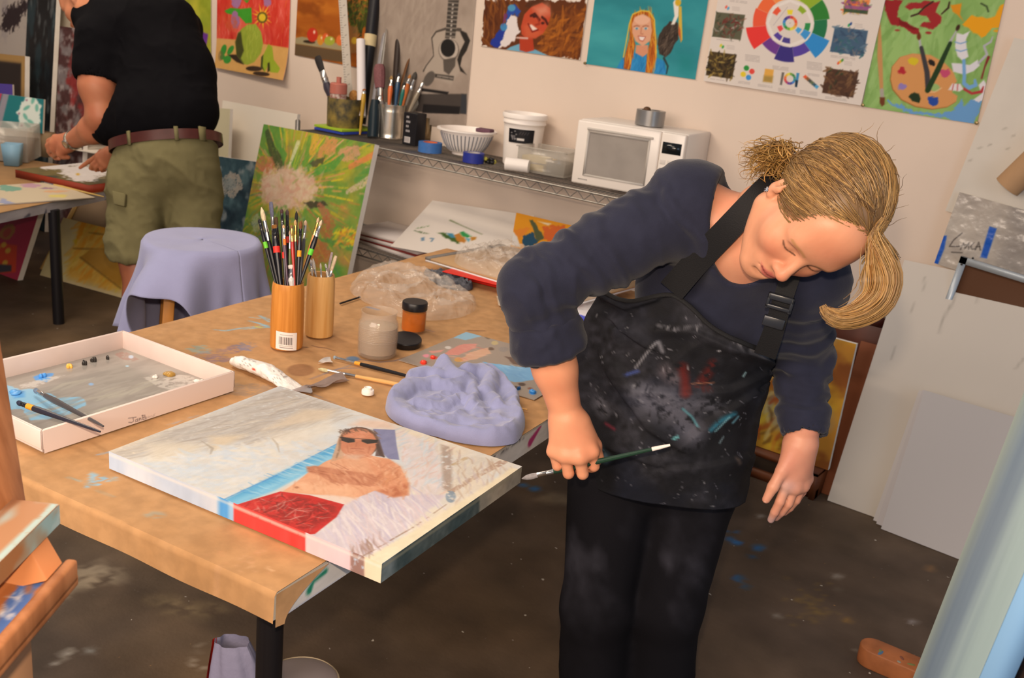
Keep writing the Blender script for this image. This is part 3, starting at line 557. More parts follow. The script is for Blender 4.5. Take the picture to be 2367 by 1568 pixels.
def quad(x0, x1): return [(x0, 900), (x1, 900), (x1, 1500), (x0, 1500)]
s1.poly(quad(505, 545), '4f9ce0', 1, .006); s1.poly(quad(528, 545), 'a9cbe8', .8, .004); s1.poly(quad(540, 708), 'e0423f'); s1.poly(quad(706, 812), 'd8bfc6'); s1.poly(quad(810, 845), '8f6a60', .9, dry=.3); s1.poly(quad(842, 900), 'dccdb2')
s1.mottle(.03, 60, 2, (1, .3)); s1.line([(251, 1050), (500, 1153), (880, 1311)], 5, 'e2ddd6', .5); s1.line([(540, 1172), (705, 1240)], 5, 'eab0a5', .7, dry=.3)
s2 = Art(TB(cu1, cv0, cz0), TY, UZ, cv1-cv0, cz1-cz0, .0022, '4b5657')
s2.blend('39494d', 18, .4, .7, 3); s2.poly(quad(1108, 1300), '8f8a80', 1, .004); s2.poly(quad(1130, 1170), 'a89d8c', .7, .01); s2.poly(quad(878, 912), '7c868c', .7, .01); s2.mottle(.06, 90, 2); s2.line([(882, 1313), (1205, 1086)], 4, '8d8a78', .6)
mb = MB(); mb.sheet(ca.grid(), 0, ca.im); mb.sheet(s1.grid(), 0, s1.im); mb.sheet(s2.grid(), 0, s2.im)
mb.box(TB((cu0+cu1)/2, (cv0+cv1)/2, (cz0+cz1)/2-.0006), (cu1-cu0-.0012, cv1-cv0-.0012, cz1-cz0-.001), TR, 1)
tag(obj('stretched_canvas', mb, [mat('oil_paint', 'ffffff', .42, vcol=True, bump=.05, bscale=420, var=.02, spec=.4), white_edge], vcol=True), 'stretched canvas of a sunbather in red shorts lying on the worktable', 'painting')
# ================================================================== palette tray
tn = np.array([-.640, .078]); tr_ = np.array([-.616, .536]); ev = nrm(tr_-tn); eu = np.array([-ev[1], ev[0]]); tv, tu = np.linalg.norm(tr_-tn), .375
def TP(a, b, z): q = tn+eu*a+ev*b; return TB(q[0], q[1], z)
ta_ = TANG+math.atan2(-eu[1], -eu[0]); RT = rotz(ta_)
EU, EV = TP(1, 0, 0)-TP(0, 0, 0), TP(0, 1, 0)-TP(0, 0, 0)
tray = thing('palette_tray', 'white plastic tray of squeezed oil paint with a name inked on its side', 'tray', TP(tu/2, tv/2, .756), ta_)
tray_m = mat('worn_white_plastic', 'e3cfc6', .45, var=.10, scale=7, spec=.4)
mb = MB(); t = .004; zt0, zt1 = .757, .803
for a, b, sa, sb in ((t/2, tv/2, t, tv), (tu-t/2, tv/2, t, tv), (tu/2, t/2, tu, t), (tu/2, tv-t/2, tu, t)): mb.box(TP(a, b, (zt0+zt1)/2), (sa, sb, zt1-zt0), RT)
for a, b, sa, sb in ((-.002, tv/2, .004, tv+.008), (tu+.002, tv/2, .004, tv+.008), (tu/2, -.002, tu+.008, .004), (tu/2, tv+.002, tu+.008, .004)): mb.box(TP(a, b, zt0+.027), (sa, sb, .038), RT)
mb.box(TP(tu/2, tv/2, .7585), (tu, tv, .003), RT)
obj('tray_body', mb, tray_m, tray, bev=.0012, smooth=False)
pl = Art(TP(t, t, .7605), EV, EU, tv-2*t, tu-2*t, .0022, 'a09a92'); zq = Z(0, 720, 2367/560)
pl.blend('938d86', 14, .4, .7, 6, (1, 3))
pl.poly(zq([(0, 740), (60, 720), (200, 760), (330, 760), (520, 820), (560, 850), (700, 835), (810, 840), (860, 910), (680, 1000), (560, 1050), (300, 1065), (200, 960), (0, 960)]), '8bbede', .95, rag=.006); pl.poly(zq([(100, 780), (240, 780), (240, 840), (140, 850)]), '5a9fdc', .9, .004)
pl.poly(zq([(330, 640), (400, 610), (520, 605), (460, 690), (350, 670)]), '4e97dd', 1, rag=.004); pl.poly(zq([(190, 720), (340, 680), (470, 640), (640, 625), (350, 740), (200, 750)]), 'c9c5c0', .7, dry=.4); pl.ell(zq([(890, 712)])[0], (6, 3), '8fb0d6')
pl.poly(zq([(1120, 410), (1220, 390), (1360, 470), (1290, 490), (1200, 470), (1130, 430)]), '9a7c74', .8, dry=.35); pl.ell(zq([(1280, 445)])[0], (6, 4), 'b9c9dc'); pl.ell(zq([(1243, 535)])[0], (4, 1.8), 'a9cde0')
pl.poly(zq([(1400, 650), (1500, 620), (1560, 660), (1750, 620), (1860, 630), (1980, 690), (1720, 780), (1550, 740)]), 'c9c2ba', .7, dry=.42); pl.poly(zq([(790, 1000), (830, 985), (855, 1030), (800, 1040)]), 'cfc8c0', .9)
pl.strokes(zq([(640, 700), (1550, 700), (1400, 860), (900, 1020), (300, 1170), (60, 1020)]), ['aaa79e', 'b9b7a4', '8f8880', '9f988f'], 60, .10, .012, .05, .15, .4, seed=12)
mb = MB(); mb.sheet(pl.grid(), 0, pl.im); obj('mixing_surface', mb, mat('glass_palette', 'ffffff', .16, vcol=True, spec=.6, var=.03, scale=4), tray, vcol=True)
def dab(px, py, r, col, h=.006, nm='paint_dab', z=.761, par=None, seed=0):
    R = random.Random(seed+int(px*7)); mb = MB(); c = fl(px, py, z)
    for i in range(4): mb.ell(c+np.array([R.uniform(-.5, .5)*r, R.uniform(-.5, .5)*r, h*.3]), (r*R.uniform(.4, .8), r*R.uniform(.35, .7), h*R.uniform(.5, 1)), rotz(R.uniform(0, 3)), 10)
    return obj(nm, mb, mat('oil_'+col, col, .3, spec=.5), par or tray)
for (x, y), r, c, h in ((zq([(682, 545)])[0], .008, 'e8b04a', .007), (zq([(828, 520)])[0], .006, '27221f', .010), (zq([(915, 490)])[0], .008, '2a2521', .010), (zq([(1055, 468)])[0], .006, '27221f', .010), (zq([(1655, 625)])[0], .015, 'a8823c', .007), (zq([(420, 640)])[0], .011, '4a94de', .007), (zq([(1515, 645)])[0], .009, 'dcd5cd', .005), (zq([(1950, 690)])[0], .011, 'ded6ce', .006), (zq([(170, 800)])[0], .014, '5a9cd8', .006)): dab(x, y, r, c, h)
sg = Art(TP(-.0041, 0, zt0), EV, UZ, tv, .046, .0012, 'e3cfc6'); INK = '51454a'
def ink(art, zz, strokes, w=1.3, col=INK, a=.75):
    for p in strokes: art.line(zz(p), w, col, a)
ink(sg, zq, [[(1255, 1045), (1330, 1035)], [(1300, 1040), (1305, 1075), (1285, 1088), (1258, 1085)], [(1345, 1055), (1325, 1060), (1325, 1080), (1345, 1072), (1343, 1050), (1348, 1075)], [(1360, 1045), (1362, 1068)], [(1360, 1055), (1375, 1043), (1380, 1062)], [(1392, 1015), (1396, 1058)], [(1385, 1020), (1415, 1015), (1418, 1030), (1396, 1037), (1425, 1036), (1428, 1050), (1396, 1058)]])
ink(sg, zq, [[(1435, 1030), (1437, 1045), (1450, 1040), (1450, 1025), (1454, 1042)], [(1462, 1025), (1466, 1038)], [(1464, 1030), (1476, 1022)], [(1482, 1020), (1486, 1034), (1496, 1020), (1500, 1030)], [(1515, 1000), (1500, 1012), (1512, 1020), (1500, 1028)]], 1.0, '9a8a88', .6)
mb = MB(); mb.sheet(sg.grid(), 0, sg.im); obj('inked_name', mb, mat('printed_plastic', 'ffffff', .45, vcol=True, spec=.4), tray, vcol=True)
# ================================================================== brushes
steel = mat('ferrule_steel', 'cfccc8', .25, metal=1.0); brass = mat('ferrule_brass', 'd0a860', .28, metal=1.0); blackf = mat('ferrule_black', '1b1a1d', .2, spec=.6)
FER = {'s': steel, 'b': brass, 'k': blackf}
def brush(tail, tip, r, hc, bc, fer='s', band=None, flat=.5, lf=.14, lb=.11, label='', group=None, cat='paintbrush', bandat=None, point=True, capend=None, name='paintbrush', bw=1.0, fw=1.0):
    tail = np.asarray(tail, float); tip = np.asarray(tip, float); L = np.linalg.norm(tip-tail); d = (tip-tail)/L
    t = thing(name, label, cat, tail, 0, group); h = L*(1-lf-lb); P = lambda s: tail+d*s
    k = np.linspace(0, 1, 12); prof = np.interp(k, [0, .03, .15, .55, .82, .95, 1], [.30, .45, .5, .75, 1.0, .82, .72])*r
    mb = MB(); mb.tube([P(h*q) for q in k], prof, 10); obj('handle', mb, mat('handle_'+hc, hc, .28, spec=.5, var=.06, scale=40), t)
    mb = MB(); mb.tube([P(h-.004), P(h+lf*L*.3), P(h+lf*L*.35), P(h+lf*L*.4), P(h+lf*L)], np.array([.76, .74, .82, .74, .78])*r*fw, 10, squash=[1, 1, 1, .95, flat]); obj('ferrule', mb, FER[fer], t)
    b = lb*L; q = np.linspace(0, 1, 8); br = (np.interp(q, [0, .35, .7, 1], [.74, .95, .75, .12]) if point else np.interp(q, [0, .5, .93, 1], [.76, .95, .92, .7]))*r*bw
    mb = MB(); mb.tube([P(L-b+b*x) for x in q], br, 10, squash=flat); obj('bristles', mb, mat('bristle_'+bc, bc, .7, var=.25, scale=160, stretch=None), t)
    if band:
        s = h*(bandat if bandat is not None else .82); w = .016; rr = np.interp(s/h, [0, .55, .82, .95, 1], [.3, .75, 1, .82, .72])*r*1.08
        mb = MB(); mb.tube([P(s-w/2), P(s+w/2)], rr, 12); obj('colour_band', mb, mat('band_'+band, band, .5), t)
    if capend:
        mb = MB(); mb.tube([P(.0005), P(.02), P(.035)], [r*.36, r*.56, r*.62], 10); obj('handle_tip', mb, mat('band_'+capend, capend, .5), t)
    return t
def stick(px0, z0, px1, z1): return fl(*px0, z0), fl(*px1, z1)
# two brushes resting over the tray edge
a, b = fl(232, 1003, .800), fl(38, 930, .812); brush(a+UZ*.004, b, .0062, '2b2a36', '2a2f45', 'k', 'e39a2e', .7, .05, .06, 'dark paint-crusted brush with orange band resting across the tray rim', bandat=.93)
a, b = fl(239, 996, .795), fl(78, 905, .770); brush(a+UZ*.009, b+UZ*.004, .0065, '4b4749', '6d7d92', 's', None, .7, .10, .07, 'grey paint-smeared brush lying in the blue paint of the tray')
# two brushes on the paper
brush(fl(1085, 906, .762), fl(770, 826, .762), .0055, '15151a', '8ea0ab', 's', 'e39a2e', .6, .14, .02, 'black-handled brush with orange band lying beside the murky jar', bandat=.965)
brush(fl(1219, 947, .762), fl(735, 853, .7615), .0052, 'd9a869', 'c9c49a', 's', None, .6, .13, .05, 'long pale wooden brush with its end under the lavender rag')
# bamboo holders
bam = mat('bamboo', 'd58f42', .38, col2='c27c32', scale=9, stretch=(14, 14, .5), spec=.4); bam2 = mat('pale_bamboo', 'deb070', .42, col2='cf9a58', scale=8, stretch=(12, 12, .5), spec=.35); bamin = mat('bamboo_inside', 'b98a55', .6)
def holder(px, py, r, h, m, label):
    c = fl(px, py, .757); t = thing('brush_holder', label, 'brush holder', c); mb = MB()
    mb.lathe([(r*.9, 0), (r*.97, .002), (r, .012), (r*1.0, h*.5), (r*.97, h*.9), (r*.92, h-.003), (r*.9, h)], c, n=40); mb.f.pop()
    mb.lathe([(r*.9, h), (r*.78, h-.002), (r*.75, h-.02), (r*.75, .012), (.001, .010)], c, n=40, m=1); mb.f.pop(); mb.f.pop()
    obj('cup', mb, [m, bamin], t); return t, c
h1, hc1 = holder(662, 801, .0415, .172, bam, 'orange bamboo cup packed with brushes, barcode label on its front')
h2, hc2 = holder(737, 774, .0375, .168, bam2, 'pale yellow bamboo cup behind the barcoded one, few short brushes in it')
la = Art(np.zeros(3), (1, 0, 0), (0, 0, 1), .054, .047, .0008, 'eae2dc')
R_ = random.Random(3); x = .009
while x < .045: w_ = R_.choice([.0006, .001, .0016, .002]); la.poly([(x, .014), (x+w_, .014), (x+w_, .034), (x, .034)], '4a4040', px=False, soft=.0004); x += w_+R_.choice([.0008, .0012, .0018])
for k in range(9): la.line([(.012+k*.0035, .0395), (.0142+k*.0035, .0395)], .0014, '9a8f8c', px=False); la.line([(.010+k*.0038, .0105), (.0125+k*.0038, .0105)], .0012, 'a0968f', px=False)
for k in range(10): la.line([(.011+k*.0033, .006), (.0135+k*.0033, .0058)], .002, '8a7f80', px=False)
n_ = nrm(EYE-hc1); n_[2] = 0; a0 = math.atan2(n_[1], n_[0])-.02; th = a0+(la.U/.0415-.65)
G = np.stack([hc1[0]+.0425*np.cos(th), hc1[1]+.0425*np.sin(th), hc1[2]+.006+la.V-.004*(la.U/.054)], -1); mb = MB(); mb.sheet(G, 0, la.im); obj('barcode_label', mb, paper_mat, h1, vcol=True)
zh = Z(560, 440, 1447/240)
def standing(hcen, h, tipz, rimz, label, group, dd=0.0, L=None, zz=zh, bot=.135, **kw):
    D = pj(hcen)[1]-.3*h+dd; e = dp(*zz([rimz])[0], D); t = dp(*zz([tipz])[0], D+kw.pop('lean', 0)); d = nrm(e-t)
    
    ax_ = lambda p: np.hypot(*(p-hcen)[:2])
    sh_ = min(np.linspace(-.08, .08, 65), key=lambda q: ax_(e+RM[:, 2]*q)); sh_ = sh_+np.clip(dd, -.012, .012); e = e+RM[:, 2]*sh_; t = t+RM[:, 2]*sh_; d = nrm(e-t); ln_ = min(bot, (e[2]-hcen[2]-.014)/max(.2, -d[2]))
    while ln_ > .01 and ax_(e+d*ln_) > .024: ln_ -= .002
    tail = e+d*ln_; return brush(tail, t, label=label, group=group, **kw)
g1 = 'brushes in the orange bamboo cup'
S1 = lambda tz, rz, lab, **k: standing(hc1, .17, tz, rz, lab, g1, **k)
S1((237, 400), (455, 1262), 'black brush with green band leaning furthest left in the cup', r=.0055, hc='17161a', bc='1c1b1f', fer='k', band='6cc634', flat=.8, lf=.10, lb=.07, bandat=.72, dd=-.012)
S1((266, 235), (490, 1275), 'big cream round brush at the upper left of the cup', r=.0068, hc='1b1a20', bc='d9c5a2', fer='s', flat=.9, lf=.17, lb=.13, dd=.0)
S1((402, 165), (505, 1290), 'tall flat brush with blue-grey bristles', r=.0062, hc='2a2a2c', bc='5e5f72', fer='s', flat=.5, lf=.09, lb=.12, point=False, dd=.016, bw=1.1)
S1((435, 480), (525, 1300), 'wide brown flat brush with red band', r=.0085, hc='141318', bc='8a5a26', fer='k', band='e0352c', flat=.45, lf=.12, lb=.05, point=False, bandat=.80, dd=-.016, bw=1.1)
S1((470, 375), (545, 1300), 'dark brown bristle brush behind the wide brown flat one', r=.0062, hc='17161b', bc='4a3524', fer='k', flat=.6, lf=.12, lb=.09, point=False, dd=.012)
S1((546, 255), (600, 1310), 'thin tall black brush with a red band, left of the glossy one', r=.0054, hc='121116', bc='4a3030', fer='k', band='e0352c', flat=.8, lf=.09, lb=.05, bandat=.62, dd=-.006)
S1((575, 480), (630, 1310), 'small brush with purple handle and orange collar', r=.0042, hc='4a2f42', bc='c9a27a', fer='s', band='e07a2c', flat=.9, lf=.12, lb=.05, bandat=.93, dd=-.01)
S1((622, 265), (645, 1325), 'glossy black flat brush with a dark bristle tip and red band', r=.0062, hc='0f0f13', bc='4a3a3a', fer='k', band='c8342c', flat=.6, lf=.15, lb=.05, bandat=.93, dd=.012)
S1((662, 560), (660, 1330), 'slim olive-green handled brush', r=.0036, hc='6f7f4a', bc='c9a98a', fer='s', flat=.9, lf=.14, lb=.05, dd=.004)
S1((682, 480), (727, 1345), 'red-handled brush with gold ferrule', r=.0048, hc='b3261c', bc='8a5f3a', fer='b', flat=.8, lf=.18, lb=.06, dd=-.014)
S1((756, 290), (735, 1330), 'fine black liner brush with red band', r=.005, hc='15141a', bc='26221f', fer='k', band='c8342c', flat=.9, lf=.10, lb=.09, bandat=.86, dd=.014)
S1((740, 410), (750, 1330), 'brush with golden ferrule and tan tip next to the liner', r=.0046, hc='3a3a2e', bc='c09a66', fer='b', flat=.9, lf=.20, lb=.08, dd=-.002)
S1((817, 425), (775, 1325), 'brown round brush with orange band', r=.0058, hc='141318', bc='7a4a26', fer='k', band='e8a02a', flat=.9, lf=.12, lb=.12, bandat=.68, dd=-.010)
S1((885, 415), (800, 1320), 'grey-handled brush with steel ferrule and pale tip', r=.0052, hc='4a4b50', bc='c2a58a', fer='s', flat=.9, lf=.18, lb=.08, dd=.008)
S1((1070, 378), (815, 1290), 'bare wooden brush leaning to the right', r=.0044, hc='c98a52', bc='d6b68e', fer='b', flat=.8, lf=.10, lb=.05, dd=.014)
S1((1113, 415), (822, 1265), 'cream filbert brush with green band leaning furthest right', r=.0068, hc='15151a', bc='d9c3a4', fer='s', band='62cf3a', flat=.6, lf=.14, lb=.10, bandat=.66, dd=-.006)
S1((650, 1035), (675, 1345), 'short white synthetic flat brush at the front of the cup', r=.0085, hc='d0ccc8', bc='e3d5cc', fer='s', flat=.4, lf=.30, lb=.13, point=False, dd=-.026)
g2 = 'brushes in the pale bamboo cup'
S2 = lambda tz, rz, lab, **k: standing(hc2, .168, tz, rz, lab, g2, **k)
S2((958, 965), (975, 1150), 'small brush at the left of the pale cup', r=.004, hc='b0a8a0', bc='bdb6b5', flat=.8, lf=.3, lb=.25, dd=-.012)
S2((985, 950), (1020, 1155), 'slim white brush, second from the left of the pale cup', r=.0042, hc='b5aaa0', bc='d2cdca', flat=.8, lf=.3, lb=.22, dd=.004)
S2((1092, 1015), (1100, 1165), 'fine pointed brush in the middle of the pale cup', r=.003, hc='b9a58f', bc='d5cac0', flat=.9, lf=.3, lb=.18, dd=-.006)
S2((1160, 1025), (1185, 1165), 'clear-handled tool with a bright glint', r=.0034, hc='c9c6c2', bc='d5d0cc', flat=.9, lf=.3, lb=.2, dd=-.008)
S2((1262, 870), (1200, 1165), 'hazy lilac brush behind the cream one', r=.006, hc='a89a98', bc='b3a2a4', flat=.5, lf=.15, lb=.35, dd=.02, point=False)
S2((1310, 915), (1235, 1150), 'cream filbert brush at the right of the pale cup', r=.0085, hc='d0ab70', bc='e0c9a8', fer='s', flat=.55, lf=.22, lb=.34, point=False, dd=.0)
# ================================================================== jars and small things
glass = mat('clear_glass', 'ffffff', .03, trans=1.0, ior=1.35, spec=.5)
def jarbody(c, r, h, prof=None): return [(r*.86, 0), (r*.97, .003), (r, .010), (r, h*.72), (r*.97, h*.78), (r*.90, h*.82), (r*.90, h*.985), (r*.92, h)]
jc = fl(871, 820, .757); t = thing('glass_jar', 'wide clear jar of murky grey solvent without a lid', 'jar', jc); r, h = .0505, .118
pr = jarbody(jc, r, h); mb = MB(); mb.lathe(pr, jc, n=40); mb.f.pop(); mb.lathe([(pr[-1][0], h), (r*.87, h), (r*.86, h*.8), (r*.955, h*.74), (r*.955, .012), (.002, .008)], jc, n=40); mb.f.pop(); mb.f.pop()
for k in range(9): mb.lathe([(r*1.0, .042+k*.0045), (r*1.012, .0435+k*.0045), (r*1.0, .045+k*.0045)], jc, n=40); mb.f.pop(); mb.f.pop()
obj('jar_glass', mb, film('dusty_glass', 'cbb9a6', .28, .12, .1, 60), t, auto=60)
mb = MB(); mb.lathe([(r*.93, .011), (r*.95, .02), (r*.95, .046), (.002, .0462)], jc, n=36); obj('sediment', mb, mat('murky_sediment', '8f7a66', .4, var=.1, scale=30), t)
mb = MB(); mb.lathe([(r*.948, .0465), (r*.95, .05), (r*.95, .078), (.002, .0782)], jc, n=36); obj('solvent', mb, mat('murky_solvent', 'a38c70', .15, spec=.5), t)
ac = fl(955, 764, .757); t = thing('medium_jar', 'small jar of amber medium with a black lid', 'jar', ac); r, h = .0345, .082
mb = MB(); mb.lathe([(r*.86, 0), (r*.97, .002), (r, .008), (r, .056), (r*.93, .061), (r*.93, .064)], ac, n=36); obj('jar_body', mb, film('amber_glass_shell', 'd99a50', .25, .05, .02, 10), t, auto=60)
mb = MB(); mb.lathe([(r*.8, .003), (r*.95, .005), (r*.95, .0555), (r*.8, .058)], ac, n=36); obj('amber_medium', mb, mat('amber_medium', 'd8640f', .08, col2='a8420a', scale=14, trans=.15, ior=1.2, spec=.6), t)
mb = MB(); mb.lathe([(r*.95, .062), (r*1.02, .063), (r*1.03, .066), (r*1.03, .082), (r*.98, .085), (.002, .0855)], ac, n=40); obj('lid', mb, mat('black_plastic', '17161a', .35, spec=.5, var=.2, scale=60), t)
lc_ = fl(938, 797, .757); mb = MB(); ax = nrm([.12, -.10, 1]); mb.lathe([(.036, .004), (.041, .004), (.0415, .007), (.0415, .018), (.040, .020), (.002, .0205)], lc_, ax, n=36)
tag(obj('jar_lid', mb, mat('black_plastic', '17161a', .35)), 'loose black jar lid lying behind the murky jar', 'lid')
cc_ = fl(850, 911, .757); t = thing('tube_cap', 'small white screw cap lying by the canvas', 'cap', cc_); wp = mat('white_plastic', 'eee6df', .4, spec=.4)
mb = MB(); mb.lathe([(.0135, 0), (.0145, .001), (.0145, .009), (.0135, .0105), (.009, .0108)], cc_, n=30); obj('cap_base', mb, wp, t)
mb = MB(); mb.lathe([(.0095, .0105), (.009, .016), (.0075, .0165), (.0065, .013), (.001, .0125)], cc_, n=24); mb.f.pop(); obj('cap_neck', mb, wp, t)
# paint tube
def heap(outline, zb, hfun, n=70, m=36, z=None, center=None, res=None):
    """a soft piece of cloth or film lying on the table: outline seen on the surface, height from hfun(x, y, r)"""
    q = np.array([fl(*p, zb)[:2] for p in outline]); c = q.mean(0) if center is None else fl(*center, zb)[:2]
    ang = np.unwrap(np.arctan2(q[:, 1]-c[1], q[:, 0]-c[0])); rad = np.hypot(*(q-c).T)
    if ang[-1] < ang[0]: ang = ang[::-1]; rad = rad[::-1]
    A = np.concatenate([ang-2*pi, ang, ang+2*pi]); R2 = np.concatenate([rad]*3); T = ang[0]+np.linspace(0, 2*pi, n+1); Rr = np.interp(T, A, R2)
    for _ in range(2): Rr[:-1] = (np.roll(Rr[:-1], 1)+2*Rr[:-1]+np.roll(Rr[:-1], -1))/4; Rr[-1] = Rr[0]
    s = np.linspace(0.0, 1, m); X = c[0]+np.outer(s, Rr*np.cos(T)); Y = c[1]+np.outer(s, Rr*np.sin(T)); r = np.repeat(s[:, None], n+1, 1)
    return np.stack([X, Y, zb+hfun(X, Y, r)], -1)
tA, tB_ = fl(545, 838, .768), fl(690, 892, .768); d = nrm(tB_-tA); sd = np.cross(UZ, d); L = np.linalg.norm(tB_-tA)
t = thing('paint_tube', 'crumpled white paint tube lying beside the tray', 'paint tube', tA*np.array([1, 1, 0])+UZ*.757)
k = np.linspace(0, 1, 34); mb = MB(); path = []; rd = []; sq = []
pr_ = np.interp(k, [0, .05, .14, .2, .6, .85, 1], [.012, .017, .0165, .022, .024, .024, .026]); hh = np.interp(k, [0, .08, .2, .5, .8, 1], [.013, .015, .014, .0165, .010, .0025])
vs = []; n = 40
for i in range(len(k)):
    for j in range(n):
        a = 2*pi*j/n; w = 1+.10*(vnoise(np.array(k[i]*11.), np.array(a*2.2), 7)-.5)+.16*(vnoise(np.array(k[i]*22.), np.array(a*3), 3)-.5)
        vs.append(tA+d*L*k[i]+sd*(cos(a)*pr_[i]*w+.006*sin(k[i]*5))+UZ*(hh[i]*sin(a)*w-.011+hh[i]))
mb.add(vs, [(i*n+j, i*n+(j+1) % n, (i+1)*n+(j+1) % n, (i+1)*n+j) for i in range(len(k)-1) for j in range(n)]+[tuple(range(n))[::-1], tuple(range((len(k)-1)*n, len(k)*n))])
tc_ = np.tile(hx('e6e0da'), (len(k)*n, 1)); vv = np.array(vs); ii = np.arange(len(vv))//n/len(k); jj = (np.arange(len(vv)) % n)/n
red = (np.abs(ii-.38) < .03) & (np.abs(jj-.46) < .03); tc_[red] = hx('d85a3c'); prn = (vnoise(ii*60, jj*90, 4) > .72) & (((ii > .12) & (ii < .32)) | ((ii > .6) & (ii < .78))) & (jj > .1) & (jj < .5); tc_[prn] = hx('9a948f')
mb.c[-1] = tc_; obj('tube_body', mb, mat('tube_enamel', 'ffffff', .35, vcol=True, bump=.5, bscale=55, spec=.45), t, vcol=True, auto=50)
e0 = tB_-d*.004+UZ*-.008; E1 = [[e0+d*x+sd*y+UZ*(.004*sin(x*60)+.002) for y in np.linspace(-.025, .025, 6)*(1-.9*(x/.045)**2)] for x in np.linspace(0, .045, 8)]
mb = MB(); mb.sheet(E1, thick=.0015); obj('crimped_end', mb, mat('tube_metal', 'a9a5a8', .35, metal=.4), t)
mb = MB(); mb.lathe([(.009, -.012), (.010, -.010), (.0105, 0)], tA, d, 18); obj('tube_neck', mb, wp, t)
# scraps and rags
def scrap(name, pts, label, col, lift=.004, cat='scrap', th=.0006, curl=.006, col2=None):
    q = [fl(*p, .757) for p in pts]; c = np.mean(q, 0); G = []
    for i in range(len(q)): a, b = q[i], q[(i+1) % len(q)]; G += [a+(b-a)*t for t in np.linspace(0, 1, 5)[:-1]]
    G = np.array(G); R_ = random.Random(int(pts[0][0])); rings = []
    for s in (0.05, .35, .7, 1): rings.append([c+(g-c)*s+UZ*(lift+curl*s*s*(.5+.5*sin(i*.9+pts[0][1]))) for i, g in enumerate(np.concatenate([G, G[:1]]))])
    mb = MB(); mb.sheet(rings, thick=th); return tag(obj(name, mb, mat('scrap_'+col, col, .6, var=.15, scale=40), auto=40), label, cat)
scrap('paper_scrap', [(702, 906), (722, 893), (790, 872), (808, 886), (770, 893), (735, 905)], 'torn grey-brown paper scrap by the paint tube end', '8d7a72', .004, curl=.010)
scrap('paper_scrap', [(735, 842), (763, 829), (769, 846)], 'tiny white paper scrap left of the murky jar', 'd8cfc8', .002, curl=.008)
scrap('paper_scrap', [(1146, 692), (1152, 707), (1185, 722), (1182, 704)], 'cream torn scrap beside the painter\'s sleeve cuff', 'd3bfa6', .002, curl=.012)
mb = MB(); a, b = fl(786, 702, .760), fl(832, 687, .760); mb.tube([a, b], .0028, 8); tag(obj('charcoal_stick', mb, mat('charcoal', '25201f', .8)), 'short black charcoal stick behind the pale bamboo cup', 'charcoal')
def ridge(x, y, s, seed): n = fbm(x*s, y*s, seed, 3); return 1-np.abs(2*n-1)
def clothh(H, s, seed, fold):
    def f(X, Y, r):
        wx, wy_ = X+.05*(fbm(X*7, Y*7, seed+5)-.5)*2, Y+.05*(fbm(X*7+3, Y*7, seed+9)-.5)*2
        e = np.clip((1-r)/.22, 0, 1); e = np.sqrt(1-(1-e)**2); b = .75+.5*(fbm(X*8, Y*8, seed+2)-.5)
        return e*(H*b+fold*(ridge(wx, wy_, s, seed)**2.2-.35)+fold*.45*(ridge(wy_, wx, s*2.1, seed+1)**2-.4))
    return f
rag_o = [(938, 872), (980, 864), (1012, 852), (1045, 868), (1080, 862), (1118, 852), (1150, 878), (1178, 910), (1197, 955), (1208, 1000), (1190, 1026), (1140, 1033), (1080, 1027), (1010, 1010), (940, 990), (900, 965), (892, 935), (915, 912), (940, 900)]
RF = [([(905, 945), (925, 978), (990, 1005), (1080, 1022), (1160, 1022), (1198, 990)], .042, .036), ([(1200, 985), (1196, 940), (1168, 895), (1138, 872)], .036, .040), ([(908, 938), (938, 915), (990, 908), (1050, 918), (1078, 904)], .034, .044), ([(945, 888), (985, 882), (1018, 890)], .030, .040), ([(1020, 866), (1040, 886), (1062, 904)], .023, .054), ([(1078, 884), (1110, 878), (1132, 898), (1122, 930)], .027, .050), ([(958, 955), (1020, 960), (1062, 944), (1096, 954), (1110, 985)], .023, .036), ([(1060, 980), (1100, 1000), (1150, 995), (1168, 962)], .030, .033), ([(1130, 932), (1150, 962)], .021, .042), ([(985, 985), (1040, 992)], .026, .030), ([(1090, 915), (1100, 940), (1090, 965)], .016, .044)]
def ragh(X, Y, r):
    acc = np.full(X.shape, np.exp(.023/.0045)); wx, wy_ = X+.016*(fbm(X*16, Y*16, 3)-.5), Y+.016*(fbm(X*16+5, Y*16, 8)-.5)
    for p, w, h in RF:
        q = np.array([fl(*c, .757)[:2] for c in p]); d = np.full(X.shape, 9.)
        for a, b in zip(q[:-1], q[1:]): e = b-a; t = np.clip(((wx-a[0])*e[0]+(wy_-a[1])*e[1])/(e @ e), 0, 1); d = np.minimum(d, np.hypot(wx-a[0]-t*e[0], wy_-a[1]-t*e[1]))
        acc += np.exp(h*np.sqrt(np.clip(1-(d/w)**2, 0, 1))/.0045)
    e = np.clip((1-r)/.10, 0, 1); return np.sqrt(1-(1-e)**2)*(.0045*np.log(acc)-.004+.004*(fbm(X*40, Y*40, 5)-.5)+.008*(fbm(X*14, Y*22, 15)-.5)+.007*(ridge(wx, wy_, 17, 4)**3-.2))
G = heap(rag_o, .757, ragh, 190, 110, center=(1055, 950)); mb = MB(); mb.sheet(G); lav = mat('lavender_cotton', '8e92b8', .9, var=.12, scale=18, bump=.15, bscale=500, sheen=.3, spec=.15)
tag(obj('rag', mb, lav, auto=0), 'crumpled lavender cotton rag heaped at the edge of the worktable', 'rag')
G = heap([(985, 622), (997, 618), (1000, 634), (1030, 640), (1055, 640), (1075, 655), (1094, 662), (1085, 672), (1040, 668), (1005, 652), (992, 640)], .757, clothh(.018, 26, 6, .02), 70, 30); mb = MB(); mb.sheet(G)
tag(obj('rag', mb, mat('grey_cloth', '64646a', .85, col2='3a3c44', scale=40)), 'small stained grey rag in front of the red folder', 'rag')
